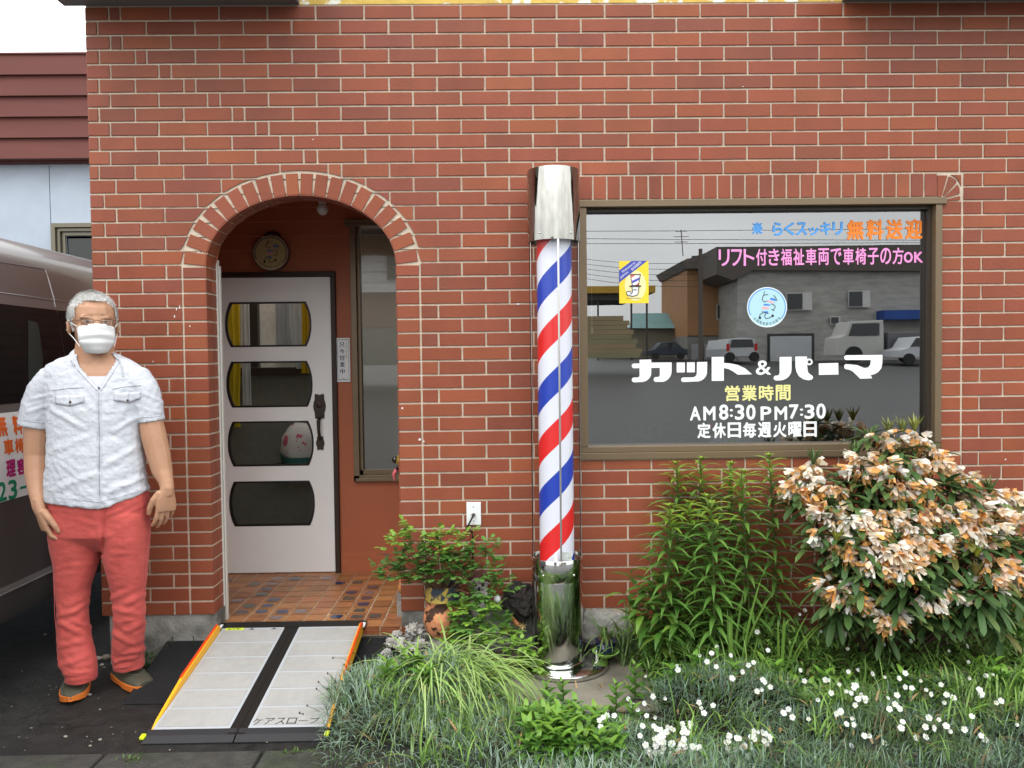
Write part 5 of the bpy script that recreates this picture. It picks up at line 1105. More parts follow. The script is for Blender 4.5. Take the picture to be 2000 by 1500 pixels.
# ---- rhododendron
e = plant('rhododendron', (1.75, -.42, .02), 'rhododendron bush covered with wilted orange and white blossoms below the window', 'shrub')
RZ = lambda x, y: (1500+x/3.26, 800+y/3.26)
TR = [(215, 440, -.30, 1.5), (180, 500, -.34, 1.1), (290, 360, -.25, .9), (245, 520, -.36, 1.1), (590, 310, -.32, .8), (570, 395, -.38, .7), (720, 175, -.30, .75), (800, 200, -.28, .6), (940, 190, -.26, .9), (1025, 265, -.30, .8), (900, 345, -.42, .8), (715, 345, -.40, .7), (775, 400, -.44, .5), (830, 500, -.48, .7), (930, 440, -.44, .8), (1060, 355, -.36, .8), (1230, 425, -.34, 1.0), (1390, 545, -.40, .9), (1300, 570, -.42, .7), (1540, 560, -.38, 1.2), (1600, 600, -.38, 1.1), (1320, 640, -.50, 1.2), (1430, 680, -.50, 1.3), (1560, 700, -.46, 1.2), (1250, 690, -.50, 1.0),
      (400, 590, -.42, .9), (350, 660, -.46, .7), (460, 700, -.50, 1.1), (560, 700, -.52, 1.1), (640, 760, -.54, 1.0), (740, 680, -.50, 1.1), (840, 690, -.50, 1.0), (930, 680, -.50, 1.1), (1040, 670, -.50, 1.1), (1130, 640, -.50, 1.0), (1180, 700, -.50, .9), (350, 790, -.52, .7), (590, 840, -.58, 1.0), (700, 900, -.60, 1.1), (790, 910, -.62, 1.3), (690, 980, -.62, .9), (860, 1000, -.64, 1.1), (910, 920, -.60, .9), (960, 840, -.58, .9), (1050, 850, -.58, .9), (920, 780, -.55, .9), (1210, 800, -.55, .9), (1310, 790, -.55, 1.0), (1400, 770, -.55, 1.1),
      (480, 1150, -.60, 1.0), (400, 1120, -.58, .7), (540, 1210, -.60, .7), (1110, 1110, -.60, 1.0), (1030, 1200, -.62, .9), (1170, 1150, -.60, .8), (740, 1350, -.62, .8), (790, 1300, -.60, .6), (640, 1270, -.58, .8), (1430, 990, -.58, 1.1), (1540, 1030, -.56, 1.1), (1400, 1080, -.60, .9), (1600, 1060, -.54, .9), (420, 500, -.38, .5), (1000, 560, -.50, .6), (480, 900, -.56, .5)]
GREEN = [(350, 450, -.3), (450, 640, -.45), (520, 480, -.34), (480, 560, -.40), (640, 560, -.40), (700, 500, -.44), (620, 470, -.38), (560, 620, -.42), (820, 590, -.46), (1000, 480, -.44), (1120, 480, -.42), (1180, 520, -.42), (1240, 530, -.42), (1180, 570, -.44), (840, 280, -.30), (760, 290, -.32), (640, 170, -.26), (200, 610, -.36), (260, 640, -.38), (420, 860, -.54), (500, 960, -.56), (600, 1060, -.62), (650, 1100, -.62), (560, 1010, -.58), (380, 940, -.5), (460, 830, -.52), (830, 1130, -.66), (900, 1100, -.64), (960, 1000, -.62), (1080, 960, -.58), (1000, 900, -.56), (1160, 900, -.54), (1200, 980, -.54), (1340, 880, -.58), (1350, 1180, -.66), (1300, 1130, -.62), (1450, 1160, -.64), (1560, 1150, -.58), (1620, 1180, -.56), (830, 1250, -.62), (500, 1290, -.58), (440, 1230, -.56), (1260, 1260, -.56), (1120, 1270, -.56), (1000, 1100, -.58), (1520, 870, -.48), (1600, 860, -.46), (1450, 850, -.5), (1100, 760, -.52), (780, 790, -.52), (1640, 900, -.45), (350, 1050, -.5), (320, 840, -.48), (1200, 1200, -.5), (980, 1290, -.5), (1400, 1280, -.52), (1560, 1300, -.5), (700, 1180, -.55)]+[(600+i*150, 1300+((i*37)%60), -.55) for i in range(7)]+[(480+i*170, 1230+((i*53)%50), -.5) for i in range(6)]
qs = MB(); ql = MB(); qf = MB(); root = Vector((1.72, -.36, .02))
def rosette(c, n=11, s=1.0, el=(-25, 35)):
    ph = U(0, 6)
    for k in range(n):
        a = ph+k*2.399; e_ = math.radians(U(*el)); d = Vector((math.cos(a)*math.cos(e_), math.sin(a)*math.cos(e_), math.sin(e_))); L_ = s*U(.095, .14)
        r_ = U(0, 1); cc = vary((.050, .098, .028), .25) if r_ < .72 else (vary((.10, .155, .045), .2) if r_ < .93 else vary((.12, .12, .03), .2))
        leaf(ql, c+d*.012, d, L_, L_*U(.19, .24), U(.3, 1.0), cc, 6, .3, shape=3)
def blossom(c, d, s):
    """one wilted bell: ragged petals folded downwards, brown at the tips"""
    n = 5; d = d.normalized(); u_ = d.orthogonal().normalized(); v_ = d.cross(u_); fr_ = U(0, 1)
    base = (.84, .80, .72) if fr_ < .68 else ((.84, .62, .38) if fr_ < .93 else (.60, .28, .08)); tipc = (.76, .40, .13) if U(0, 1) < .58 else (.86, .80, .70); ph = U(0, 6)
    for k in range(n):
        a = ph+k*2*math.pi/n; pd = u_*math.cos(a)+v_*math.sin(a); ps = d.cross(pd)
        r1, r2 = s*U(.16, .28), s*U(.22, .62); l1, l2 = s*.5, s*U(.8, 1.15)
        p = [c-ps*s*.07, c+ps*s*.07, c+d*l1+pd*r1+ps*s*U(.16, .26), c+d*l2+pd*r2+ps*s*U(.05, .2), c+d*l2*U(.9, 1.1)+pd*r2-ps*s*U(.05, .2), c+d*l1+pd*r1-ps*s*U(.16, .26)]
        qf.add(p, [(0, 1, 2, 5)], vary(base, .12)); qf.add([p[2], p[3], p[4], p[5]], [(0, 1, 2, 3)], vary(tuple(a_*.5+b_*.5 for a_, b_ in zip(base, tipc)) if U(0, 1) < .5 else tipc, .15))
    if U(0, 1) < .5:
        for k in range(3): w_ = (u_*U(-1, 1)+v_*U(-1, 1))*.4; qf.tube([c, c+d*s*.8+w_*s*.6, c+d*s*1.5+w_*s], .0007, 3, (.55, .28, .06))
for (x, y, Y, s) in TR:
    c = onY(*RZ(x, y), Y); rosette(c-Vector((0, -.01, .025)), 9)
    qs.tube([root+Vector((U(-.03, .03), U(-.03, .03), 0)), root.lerp(c, .35)+Vector((U(-.06, .06), .06, -.02)), root.lerp(c, .75)+Vector((0, .05, -.03)), c-Vector((0, 0, .02))], [.010, .007, .005, .0035], 5, (1, 1, 1))
    for k in range(int(14*s+1)):
        d = rdir(-60, 55); p = c+Vector((d.x*.044, d.y*.036, d.z*.030))*s**.6+Vector((0, -.012, .008)); qf_d = (d*.75+Vector((0, -.18, -.62))).normalized(); blossom(p, qf_d, U(.040, .058))
        if k % 3 == 0: qf.tube([c, p], .0009, 3, (.30, .20, .06))
for (x, y, Y) in GREEN:
    c = onY(*RZ(x, y), Y); rosette(c, 11, 1.05)
    if U(0, 1) < .3: rosette(c-Vector((0, -.01, .05)), 9, 1.0, (-60, -10))
    qs.tube([root, root.lerp(c, .4)+Vector((U(-.05, .05), .06, 0)), c], [.009, .006, .003], 5)
for (x, y, Y, cc) in ((765, 100, -.28, (.16, .17, .05)), (855, 95, -.28, (.15, .17, .05)), (935, 90, -.26, (.20, .22, .05)), (650, 150, -.26, (.10, .14, .04)), (1330, 885, -.62, (.32, .33, .03)), (440, 800, -.56, (.26, .28, .04)), (1330, 1010, -.62, (.18, .14, .04)), (1420, 1060, -.62, (.18, .14, .04)), (1410, 490, -.38, (.08, .13, .04)), (560, 250, -.28, (.08, .13, .04)), (290, 300, -.24, (.08, .12, .04)), (500, 560, -.4, (.1, .14, .04))):
    c = onY(*RZ(x, y+35), Y)
    for k in range(15): leaf(ql, c+Vector((U(-.006, .006), 0, -.01)), (math.cos(k*2.4)*.5, math.sin(k*2.4)*.5, 1), U(.06, .105), .013, .25, vary(cc, .15), 4, .3)
bt(qs, 'branches', m_wood, e); bt(ql, 'foliage', m_wax, e); bt(qf, 'blossoms', m_pet, e)
# a bright green plant with crimson flowers behind the rhododendron, at the right edge
e = plant('crimson_flower_plant', (2.35, -.3, .02), 'light green plant with crimson blooms at the right edge behind the rhododendron', 'plant'); q = MB(); qf2 = MB()
for i in range(150):
    p = onY(U(1945, 2030), U(1055, 1290), -.26+U(-.08, .05)); leaf(q, p, rdir(0, 60), U(.06, .09), U(.025, .04), .9, vary((.10, .24, .03)), 4, .15)
for (x, y) in ((1985, 1108), (1998, 1113), (1975, 1160), (1995, 1158), (1990, 1104)):
    for k in range(9): c = onY(x, y, -.33); leaf(qf2, c, (math.cos(k*.7), -.4, math.sin(k*.7)), .022, .018, .1, vary((.50, .008, .07), .2), 3, 0, flat=True)
bt(q, 'foliage', m_leaf, e); bt(qf2, 'blooms', m_pet, e)
# strap leaves at the lower right corner
e = plant('corner_strap_plant', (2.0, -.8, .02), 'bright strap leaved plant in the lower right corner of the bed', 'plant'); q = MB()
for (x0, y0, x1, y1, w_) in ((1985, 1460, 1945, 1370, .022), (1940, 1450, 1965, 1350, .03), (1990, 1470, 2010, 1400, .03), (1960, 1350, 1890, 1250, .008), (1970, 1360, 1905, 1270, .008), (1985, 1380, 1930, 1440, .03), (1975, 1350, 2000, 1250, .008), (1940, 1300, 1935, 1350, .010), (1980, 1420, 1900, 1440, .012), (1995, 1300, 1975, 1290, .012)):
    a, b = onY(x0, y0, -.78), onY(x1, y1, -.84); d = b-a
    for k in range(3): leaf(q, a+Vector((U(-.02, .02), U(-.02, .02), -.03)), d+Vector((U(-.02, .02), 0, U(0, .03))), d.length*1.35, w_, U(.4, 1), vary((.15, .27, .05), .15), 7, .25, shape=1)
for i in range(60): leaf(q, (2.0+U(-.12, .2), -.8+U(-.12, .1), .04), rdir(40, 80), U(.12, .24), .006, 1.6, vary((.15, .25, .07), .15), 6, .3, shape=1)
bt(q, 'blades', m_leaf, e)
# ---- rose bush in the peeling pot
pt = empty('flower_pot', (-.30, -.14, .0), 'peeling orange terracotta pot standing by the right porch pier', 'flowerpot')
pc_ = onY(862, 1190, -.14); q = MB(); DZ = .15
q.lathe([(r_, z+DZ) for r_, z in [(.01, .02), (.05, .02), (.075, .05), (.088, .10), (.082, .145), (.070, .165), (.072, .18), (.086, .205), (.080, .21), (.066, .18), (.01, .175)]], pc_.x, -.14, 40)
bt(q, 'pot', mat('peeling_terracotta', (.62, .25, .12), .75, .3, var=.2, vscale=25, bump=.5, bscale=50, col2=(.06, .03, .02), c2lo=.50, c2hi=.55, c2scale=14), pt)
q = MB(); q.lathe([(.088, .20+DZ), (.080, .262+DZ), (.084, .27+DZ), (.076, .265+DZ), (.074, .21+DZ)], pc_.x+.005, -.142, 30, closed=True); bt(q, 'painted_collar', mat('painted_glaze', (.34, .24, .05), .4, .4, col2=(.03, .035, .05), c2lo=.46, c2hi=.5, c2scale=16), pt)
e = plant('rose_bush', (-.30, -.14, .3), 'rose bush with small rounded leaves spreading above the peeling pot', 'shrub'); q = MB(); qs = MB()
RS = [(775, 1055, -.22), (750, 1108, -.20), (800, 1040, -.2), (845, 1050, -.16), (860, 1045, -.15), (880, 1060, -.16), (905, 1050, -.15), (835, 1080, -.18), (800, 1080, -.2), (815, 1110, -.2), (850, 1100, -.2), (885, 1090, -.18), (900, 1085, -.17), (925, 1075, -.16), (960, 1075, -.2), (975, 1100, -.22), (970, 1130, -.24), (985, 1140, -.25), (930, 1120, -.2), (900, 1120, -.2), (870, 1130, -.2), (840, 1125, -.12), (915, 1160, -.24), (940, 1165, -.25), (900, 1190, -.27), (925, 1195, -.28), (945, 1205, -.28), (890, 1215, -.28), (915, 1225, -.3), (940, 1235, -.3), (880, 1240, -.28), (900, 1250, -.3), (960, 1180, -.26), (970, 1215, -.26), (985, 1235, -.26), (960, 1250, -.3), (790, 1130, -.2), (795, 1100, -.2), (780, 1090, -.2), (763, 1118, -.2), (850, 1075, -.17), (870, 1090, -.17), (910, 1105, -.18), (845, 1115, -.2), (1010, 1255, -.3), (1030, 1265, -.3), (1015, 1290, -.32), (1035, 1290, -.3)]
for (x, y, Y) in RS:
    c = onY(x, y, Y); b0 = Vector((pc_.x+U(-.02, .02), -.15, .36)) if y < 1180 else Vector((pc_.x+.10, -.22, .03)); yl = y < 1075 or (y > 1170 and U(0, 1) < .7)
    qs.tube([b0, b0.lerp(c, .5)+Vector((0, 0, .03)), c], [.0022, .0016, .001], 4, (1, 1, 1))
    for k in range(9):
        dd = rdir(-5, 60); b1 = c+Vector((U(-.04, .04), U(-.03, .03), U(-.045, .02)))
        for j in range(5):
            p = b1+dd*(.008+.012*(j//2+1)) ; sd_ = dd.cross(Vector((0, 0, 1))).normalized()*(1 if j % 2 else -1) if j < 4 else dd
            leaf(q, p, (sd_+dd*.4) if j < 4 else dd, U(.024, .036), U(.017, .024), .5, vary((.10, .225, .045), .22) if not yl else vary((.20, .36, .05), .15), 4, .15, shape=2)
bt(qs, 'stems', mat('reddish_stem', (.16, .09, .05), .6), e); bt(q, 'foliage', m_leaf, e)
# ---- blue pot with dry plant on the green saucer
bp_ = empty('blue_flowerpot', (.40, -.17, .1), 'dark blue glazed pot with a dry tuft standing in a lime green saucer', 'flowerpot'); c = onY(1183, 1262, -.16)
q = MB(); z0 = c.z-.022; q.lathe([(.01, z0), (.040, z0), (.050, z0+.05), (.053, z0+.052), (.046, z0+.05), (.01, z0+.045)], c.x, -.16, 32); bt(q, 'pot', mat('cobalt_glaze', (.006, .012, .06), .12, .6), bp_)
q = MB()
for i in range(60): leaf(q, (c.x+U(-.03, .03), -.16+U(-.03, .03), z0+.045), rdir(45, 85), U(.03, .06), .004, .8, vary((.26, .19, .10), .3), 3, 0, flat=True)
for i in range(26): leaf(q, (c.x+U(-.02, .02), -.16+U(-.02, .02), z0+.05), rdir(40, 80), U(.14, .24), .008, 2.2, vary((.12, .21, .05), .2), 7, .3, shape=1)
bt(q, 'tuft', m_leaf, bp_)
q = MB(); q.lathe([(.01, z0-.028), (.03, z0-.028), (.060, z0-.006), (.066, z0+.0), (.062, z0+.001), (.03, z0-.02), (.01, z0-.02)], c.x, -.16, 32); tag(q.build('plant_saucer', mat('lime_plastic', (.30, .52, .12), .35)), 'lime green saucer under the dark blue pot', 'saucer')
# ---- stones
def rock(name, c, r, label, m, seed=0, sc=2.0, amp=.35, cat='rock'):
    q = MB(); q.ell(c, r, 60, 40, fn=lambda v: 1+amp*noise.fractal(v*sc+Vector((seed, 0, 0)), .6, 2.2, 4)); tag(q.build(name, m), label, cat)
m_wr = mat('pale_stone', (.42, .40, .37), .85, .2, var=.3, vscale=16, bump=.8, bscale=30, col2=(.16, .15, .13), c2lo=.5, c2hi=.6, c2scale=18); m_lava = mat('lava_stone', (.035, .03, .028), .9, .2, var=.4, vscale=30, bump=1, bscale=45)
for i, (x, y, Y, r_, lab) in enumerate([(812, 1235, -.14, .042, 'largest pale knobbly stone against the porch pier'), (790, 1262, -.2, .036, 'pale stone below the largest one by the pier'), (765, 1255, -.16, .024, 'small pale stone nearest the black wedge'), (822, 1262, -.22, .030, 'pale stone tucked right of the others by the pier'), (755, 1275, -.2, .02, 'small grey stone at the corner of the black wedge'), (775, 1240, -.12, .022, 'grey stone at the foot of the pier edge'), (720, 1325, -.36, .022, 'rounded beige stone at the rim of the silver cushion')]):
    p = onY(x, y, Y); rock('garden_stone', (p.x, Y, max(.01, p.z)), (r_*1.1, r_, r_*.85), lab, m_wr, i*3.1, 2.6, .5)
p = onY(1016, 1178, -.1); rock('lava_rock', (p.x, -.08, p.z), (.085, .07, .085), 'dark pitted lava rock left of the chrome drum', m_lava, 5, 2.0, .32)
p = onY(1160, 1205, -.06); rock('grey_boulder', (p.x+.05, -.03, p.z-.06), (.14, .05, .09), 'smooth grey boulder behind the blue pot', m_conc, 9, 1.3, .2)
p = onY(940, 1245, -.2); rock('mossy_boulder', (p.x+.12, -.16, .03), (.14, .10, .05), 'brown weathered stone below the bamboo ornament', mat('weathered_stone', (.13, .10, .08), .9, .2, var=.4, vscale=14, bump=.8, bscale=40), 12, 1.8, .3)
rock('pot_stone', (pc_.x+.01, -.13, .07), (.12, .10, .10), 'rough grey stone carrying the peeling pot', m_conc, 15, 1.6, .25)
p = onY(971, 1170, -.2); q = MB(); q.ell((p.x, -.2, p.z), (.0165, .0165, .0165), 20, 14); tag(q.build('white_ball', m_white), 'small white ball lying against the dark lava rock', 'ball')
p = onY(938, 1150, -.06); ow = empty('owl_figurine', (p.x, -.06, 0), 'weathered grey owl figurine half hidden behind the rose bush', 'figurine')
q = MB(); q.ell((p.x, -.05, p.z-.07), (.055, .045, .10)); q.ell((p.x-.005, -.06, p.z+.03), (.045, .04, .042)); bt(q, 'body', m_wr, ow)
q = MB(); q.ell((p.x+.005, -.04, p.z+.055), (.062, .05, .03), fn=lambda v: 1+.15*noise.noise(v*3)); bt(q, 'cap', mat('brown_cap', (.14, .06, .045), .85, .2, var=.3), ow)
q = MB()
for dx in (-.022, .014): q.ell((p.x+dx, -.098, p.z+.032), (.009, .004, .009)); 
q.ell((p.x-.004, -.103, p.z+.012), (.006, .006, .012)); bt(q, 'eyes_and_beak', m_black, ow)
# bamboo ornament with straw bows
bo = empty('bamboo_ornament', (-.03, -.22, .1), 'brown bamboo tube tied with straw bows on wire legs left of the chrome drum', 'ornament')
a, b = onY(998, 1205, -.22), onY(1013, 1222, -.26); q = MB(); q.tube([a, b], .0105, 12); bt(q, 'bamboo_tube', mat('brown_bamboo', (.20, .065, .02), .35), bo)
q = MB()
for (x, y) in ((990, 1231), (1020, 1222)):
    c = onY(x, y, -.27)
    for k in range(7): leaf(q, c, (math.cos(k*.9+.3), -.2, math.sin(k*.9+.3)), .022, .010, .3, vary((.55, .38, .16)), 4, .3)
bt(q, 'straw_bow', m_leaf, bo); q = MB(); q.tube([b, b+Vector((-.012, 0, -.07))], .0012, 4); q.tube([b, b+Vector((.014, 0, -.07))], .0012, 4); bt(q, 'wire_legs', m_steel, bo)
# little dog ornament peeping round the pier and the figurine on the porch floor
dg = empty('dog_ornament', (-.52, .12, .9), 'yellow brown dog ornament with black nose and pink tongue peeping round the porch pier', 'ornament')
p = onY(777, 899, .2); q = MB(); q.ell((p.x+.06, .2, p.z), (.075, .05, .045)); q.ell((p.x+.16, .22, p.z+.04), (.08, .07, .08)); bt(q, 'head', mat('yellow_brown', (.28, .17, .03), .35), dg)
q = MB(); q.ell((p.x-.012, .19, p.z+.004), (.018, .016, .018)); q.ell((p.x-.0, .165, p.z-.035), (.008, .008, .012)); bt(q, 'nose', mat('nose_black', (.008, .007, .006), .1, .6), dg)
q = MB(); t_ = onY(770, 925, .19); q.tube([(p.x+.03, .19, p.z-.03), (t_.x+.012, .18, t_.z+.02), (t_.x, .175, t_.z), (t_.x+.003, .18, t_.z-.035)], [.008, .011, .010, .004], 8); bt(q, 'tongue', mat('pink_tongue', (.62, .12, .15), .35), dg)
fg = empty('porch_figurine', (-.56, .30, .17), 'small orange brown figurine on the porch tiles behind the pier', 'figurine'); p = onY(779, 1150, .16)
q = MB(); q.ell((p.x+.012, .18, p.z), (.02, .02, .035), fn=lambda v: 1+.2*noise.noise(v*3)); q.ell((p.x+.012, .18, p.z+.04), (.015, .015, .016)); bt(q, 'body', mat('orange_clay', (.45, .19, .06), .5), fg)
q = MB(); q.box(p.x-.01, p.x+.06, .15, .24, PZF, p.z-.03); bt(q, 'block', m_conc, fg)
# brown dead leaves and pebbles on the asphalt
q = MB()
for i in range(26):
    p = onZ(U(300, 420), U(1285, 1300), .003); leaf(q, (p.x, p.y, .006), rdir(0, 30), U(.02, .045), .014, .2, vary((.20, .09, .035), .3), 3, .2)
tag(q.build('dead_leaves', m_leaf), 'brown dead leaves gathered at the foot of the concrete footing', 'leaves', kind='stuff')
q = MB()
for i in range(130):
    x, y = U(-3, -.9), U(-1.0, -.03); r_ = abs(random.gauss(0, .0028))+.001; q.ell((x, y, .002), (r_*1.3, r_, r_*.7), 6, 4, vary((.22, .20, .17), .4))
for (x, y, r_) in ((193, 1288, .013), (208, 1287, .018), (199, 1300, .008), (88, 1240, .006), (128, 1440, .006)): p = onZ(x, y, 0); q.ell((p.x, p.y, r_*.5), (r_*1.4, r_, r_*.8), 10, 6, vary((.32, .29, .24), .2))
tag(q.build('gravel', mat('gravel_bits', (1, 1, 1), .8, .2, attr=True)), 'loose grit and pebbles scattered on the asphalt', 'gravel', kind='stuff')
# things seen dimly inside the shop
e = plant('indoor_plant', (1.0, .2, 1.03), 'spiky indoor plants seen dimly through the bottom of the shop window', 'plant'); q = MB()
for (x, top_) in ((1225, 830), (1240, 822), (1262, 826), (1300, 815), (1310, 828), (1282, 832), (1700, 825), (1715, 830), (1335, 840)):
    b0 = onY(x, 864, .2); tp = onY(x, top_, .2)
    for k in range(22): t = k/22; leaf(q, b0.lerp(tp, t), rdir(10, 70), .035, .006, 1, vary((.03, .08, .02)), 3, 0, flat=True)
bt(q, 'foliage', m_leaf, e)
for (x, y, lab) in ((1387, 832, 'red bloom behind the glass left of the closing day characters'), (1577, 836, 'dim red bloom behind the glass right of the closing day characters')):
    p = onY(x, y, .19); q = MB(); q.ell((p.x, .19, p.z), (.017, .015, .017), fn=lambda v: 1+.2*noise.noise(v*4)); tag(q.build('red_bloom', mat('crimson_petal', (.45, .015, .02), .5) if 'crimson_petal' not in MATS else MATS['crimson_petal']), lab, 'flower')
p0, p1 = onY(1382, 850, .2), onY(1464, 864, .2); q = MB(); q.box(p0.x, p1.x, .17, .26, p1.z-.01, p0.z); tag(q.build('tissue_box', mat('mottled_card', (.35, .42, .44), .6, .3, var=.4, vscale=60), bevel=.003), 'mottled pale box lying on the shelf inside the shop window', 'box')
# ================================================================== the van
VX = -2.35
van = empty('parked_van', (VX-.85, .3, 0), 'brown grey van with a white lettered panel parked close to the left of the shop', 'van')
VP = [(-.12, .27), (-.05, .29), (-.015, .36), (.0, .425), (.004, .455), (-.012, .472), (-.006, .60), (.008, .85), (.006, 1.05), (-.004, 1.20), (-.016, 1.285)]
VW = [(-.016, 1.285), (-.030, 1.31), (-.098, 1.795), (-.105, 1.81)]
VT = [(-.105, 1.81), (-.118, 1.870), (-.122, 1.885), (-.142, 1.985), (-.152, 2.010), (-.18, 2.075), (-.24, 2.135), (-.36, 2.175), (-.85, 2.19)]
ALL_ = VP+VW[1:]+VT[1:]
def vdx(z):
    for a, b in zip(ALL_, ALL_[1:]):
        if a[1] <= z <= b[1]: return a[0]+(b[0]-a[0])*(z-a[1])/(b[1]-a[1])
    return -.2
def onV(px_, py_, off=.002):
    X = VX-.05
    for _ in range(8): p = onX(px_, py_, X+off); X = VX+vdx(p.z)
    p.x = X+off; return p
def vend(y):     # how far the side tucks in towards the ends
    t = max(0, (-1.6-y)/.5, (y-2.3)/.35); return .10*min(1.4, t)**2
ys = [-2.1, -2.0, -1.85, -1.6]+[-1.6+.2*i for i in range(1, 20)]+[2.3, 2.45, 2.55, 2.62]
m_van = mat('brown_grey_metallic', (.135, .127, .124), .30, .5, metal=.45, var=.04, vscale=3, coat=.5, bump=.01, bscale=2)
q = MB(); sec = ALL_+[(-1.7-d, z) for d, z in reversed(ALL_[:-1])]
rings = []
for y in ys:
    e_ = vend(y); s_ = 1-.04*e_/.1
    rings.append([(VX+(d-e_ if d > -.85 else (d+e_ if d < -.85 else d)), y, .27+(z-.27)*(s_ if z > 1 else 1)) for d, z in sec])
q.ring_loft(rings, (1, 1, 1), True, True); body = bt(q, 'body', m_van, van)
q = MB()
for y0, y1 in ((-1.75, -.83), (-.80, .37), (.376, 1.25), (1.28, 2.2)):
    q.add([(VX+vdx(1.315)+.003, y0, 1.315), (VX+vdx(1.315)+.003, y1, 1.315), (VX+vdx(1.79)+.003, y1, 1.79), (VX+vdx(1.79)+.003, y0, 1.79)], [(0, 1, 2, 3)])
bt(q, 'side_windows', mat('privacy_glass', (.006, .008, .008), .10, .22), van)
q = MB()
for (a, b, c, d) in ((210, 150, 260, 240),):
    pts_ = [onV(55, 625, .0045), onV(72, 630, .0045), onV(76, 640, .0045), onV(84, 700, .0045), onV(80, 760, .0045), onV(56, 765, .0045), onV(55, 700, .0045)]
    q.add(pts_, [tuple(range(7))])
bt(q, 'seat_seen_in_glass', mat('seat_grey_green', (.020, .030, .027), .4, .3), van)
q = MB(); sm = [onV(0, 512, .0015), onV(45, 519, .0015), onV(88, 526, .0015)]; q.tube([onV(-250, 462, .0015)]+sm, .0022, 4); bt(q, 'door_seam', m_black, van)
q = MB(); q.tube([onV(88, 526, .002), onV(97, 553, .002), onV(105, 582, .002), onV(108, 599, .002)], .0022, 5); bt(q, 'door_edge', mat('pale_edge', (.75, .76, .75), .3, .5), van)
q = MB(); q.tube([(VX+vdx(1.846)+.001, y, 1.846) for y in (-1.7, 0, 2.2)], .002, 4); q.tube([(VX+.005, y, .447) for y in (-1.7, 0, 2.2)], .006, 6); bt(q, 'body_crease', m_van, van)
# panel with writing
y1 = onV(96, 880).y; q = MB(); zt_, zb_ = 1.275, .872
q.add([(VX+vdx(z)+.0035, y, z) for y in (-1.25, y1) for z in (zb_, .95, 1.05, 1.15, 1.22, zt_)], [(i, i+1, 7+i, 6+i) for i in range(5)]); panel = bt(q, 'lettered_panel', mat('magnet_white', (.70, .71, .71), .35, .5), van)
q = MB()
def vch(ch, xa, xb, ya, yb, c, w_=.004):
    a, b = onV(xa, (ya+yb)/2), onV(xb, (ya+yb)/2); zt, zb = onV((xa+xb)/2, ya).z, onV((xa+xb)/2, yb).z
    for k in range(7):
        o1, o2 = (0, 0) if k == 6 else (w_*math.cos(k*math.pi/3), w_*math.sin(k*math.pi/3))
        text_fit(q, ch, a.y+o1, b.y+o1, zb+o2, zt+o2, lambda u_, v_: (VX+vdx(v_)+.0042+.0001*k, u_, v_), 0, c)
OR_, MG_, GR_ = (.72, .13, .02), (.42, .015, .16), (.01, .22, .12)
vch('無', -12, 12, 812, 852, OR_); vch('料', 25, 42, 812, 848, OR_); vch('送', 54, 70, 812, 844, OR_); vch('迎', 78, 92, 812, 840, OR_)
vch('車', 7, 25, 858, 888, OR_, .003); vch('椅', 29, 45, 856, 884, OR_, .003); vch('子', 50, 64, 854, 880, OR_, .003)
vch('理', 12, 29, 899, 930, MG_, .004); vch('容', 33, 49, 896, 926, MG_, .004)
vch('2', -4, 11, 942, 978, GR_, .003); vch('3', 16, 32, 938, 974, GR_, .003); 
a, b = onV(38, 950), onV(53, 952); q.add([(VX+vdx(v)+.0045, u_, v) for u_, v in ((a.y, b.z+.0), (b.y, b.z+.0), (b.y, b.z+.012), (a.y, b.z+.012))], [(0, 1, 2, 3)], GR_)
setp(q.build('panel_lettering', m_letter), panel)
q = MB(); pz_ = onV(8, 1165); q.box(VX-.07, VX-.05, pz_.y-.08, pz_.y+.03, .395*0+.25, .268); bt(q, 'amber_reflector', mat('amber', (.4, .15, .02), .3), van)
m_tyre = MATS.get('tyre') or mat('tyre', (.015, .015, .015), .8)
for y in (-1.45, 1.55):
    for x in (VX-.14, VX-1.56):
        q = MB(); q.lathe([(.20, -.10), (.31, -.10), (.325, -.08), (.325, .08), (.31, .10), (.20, .10)], n=36); w_ = q.build('wheel', m_tyre); w_.rotation_euler = (0, math.pi/2, 0); w_.location = (x-van.location.x, y-van.location.y, .325); w_.parent = van
        q = MB(); q.lathe([(.02, .085), (.06, .09), (.19, .07), (.205, .095), (.2, -.09), (.02, -.05)], n=30); r_ = q.build('rim', m_steel); r_.parent = w_
# ================================================================== the man
from mathutils.bvhtree import BVHTree
MY = -.37
m_skin = mat('skin', (.47, .255, .155), .5, .4, var=.05, vscale=40, sss=.12, bump=.08, bscale=300)
m_shirt = mat('white_crinkled_cotton', (.55, .565, .61), .85, .2, var=.02, vscale=60, bump=.55, bscale=42)
m_pants = mat('salmon_cotton', (.55, .095, .080), .8, .25, var=.05, vscale=30, bump=.6, bscale=15, stretch=(1, 1, 1.6), sheen=.1, col2=(.47, .072, .062), c2lo=.45, c2hi=.7, c2scale=9)
m_hair = mat('silver_hair', (.56, .56, .55), .55, .4, attr=True)
man = empty('person', (-1.86, MY, 0), 'man in white zip shirt, salmon trousers and face mask standing before the bricks', 'person')
def px_m(px_, Y): return px_*(Y-CAM.y)/FPX
def prings(rows, n=28, ex=2.3):
    out = []
    for (cx, y, hw, dep, Y) in rows:
        c = onY(cx, y, Y); a = px_m(hw, Y); rr = []
        for k in range(n):
            t = 2*math.pi*k/n; ct, st_ = math.cos(t), math.sin(t)
            rr.append(Vector((c.x+a*math.copysign(abs(ct)**(2/ex), ct), c.y+dep*math.copysign(abs(st_)**(2/ex), st_), c.z)))
        out.append(rr)
    return out
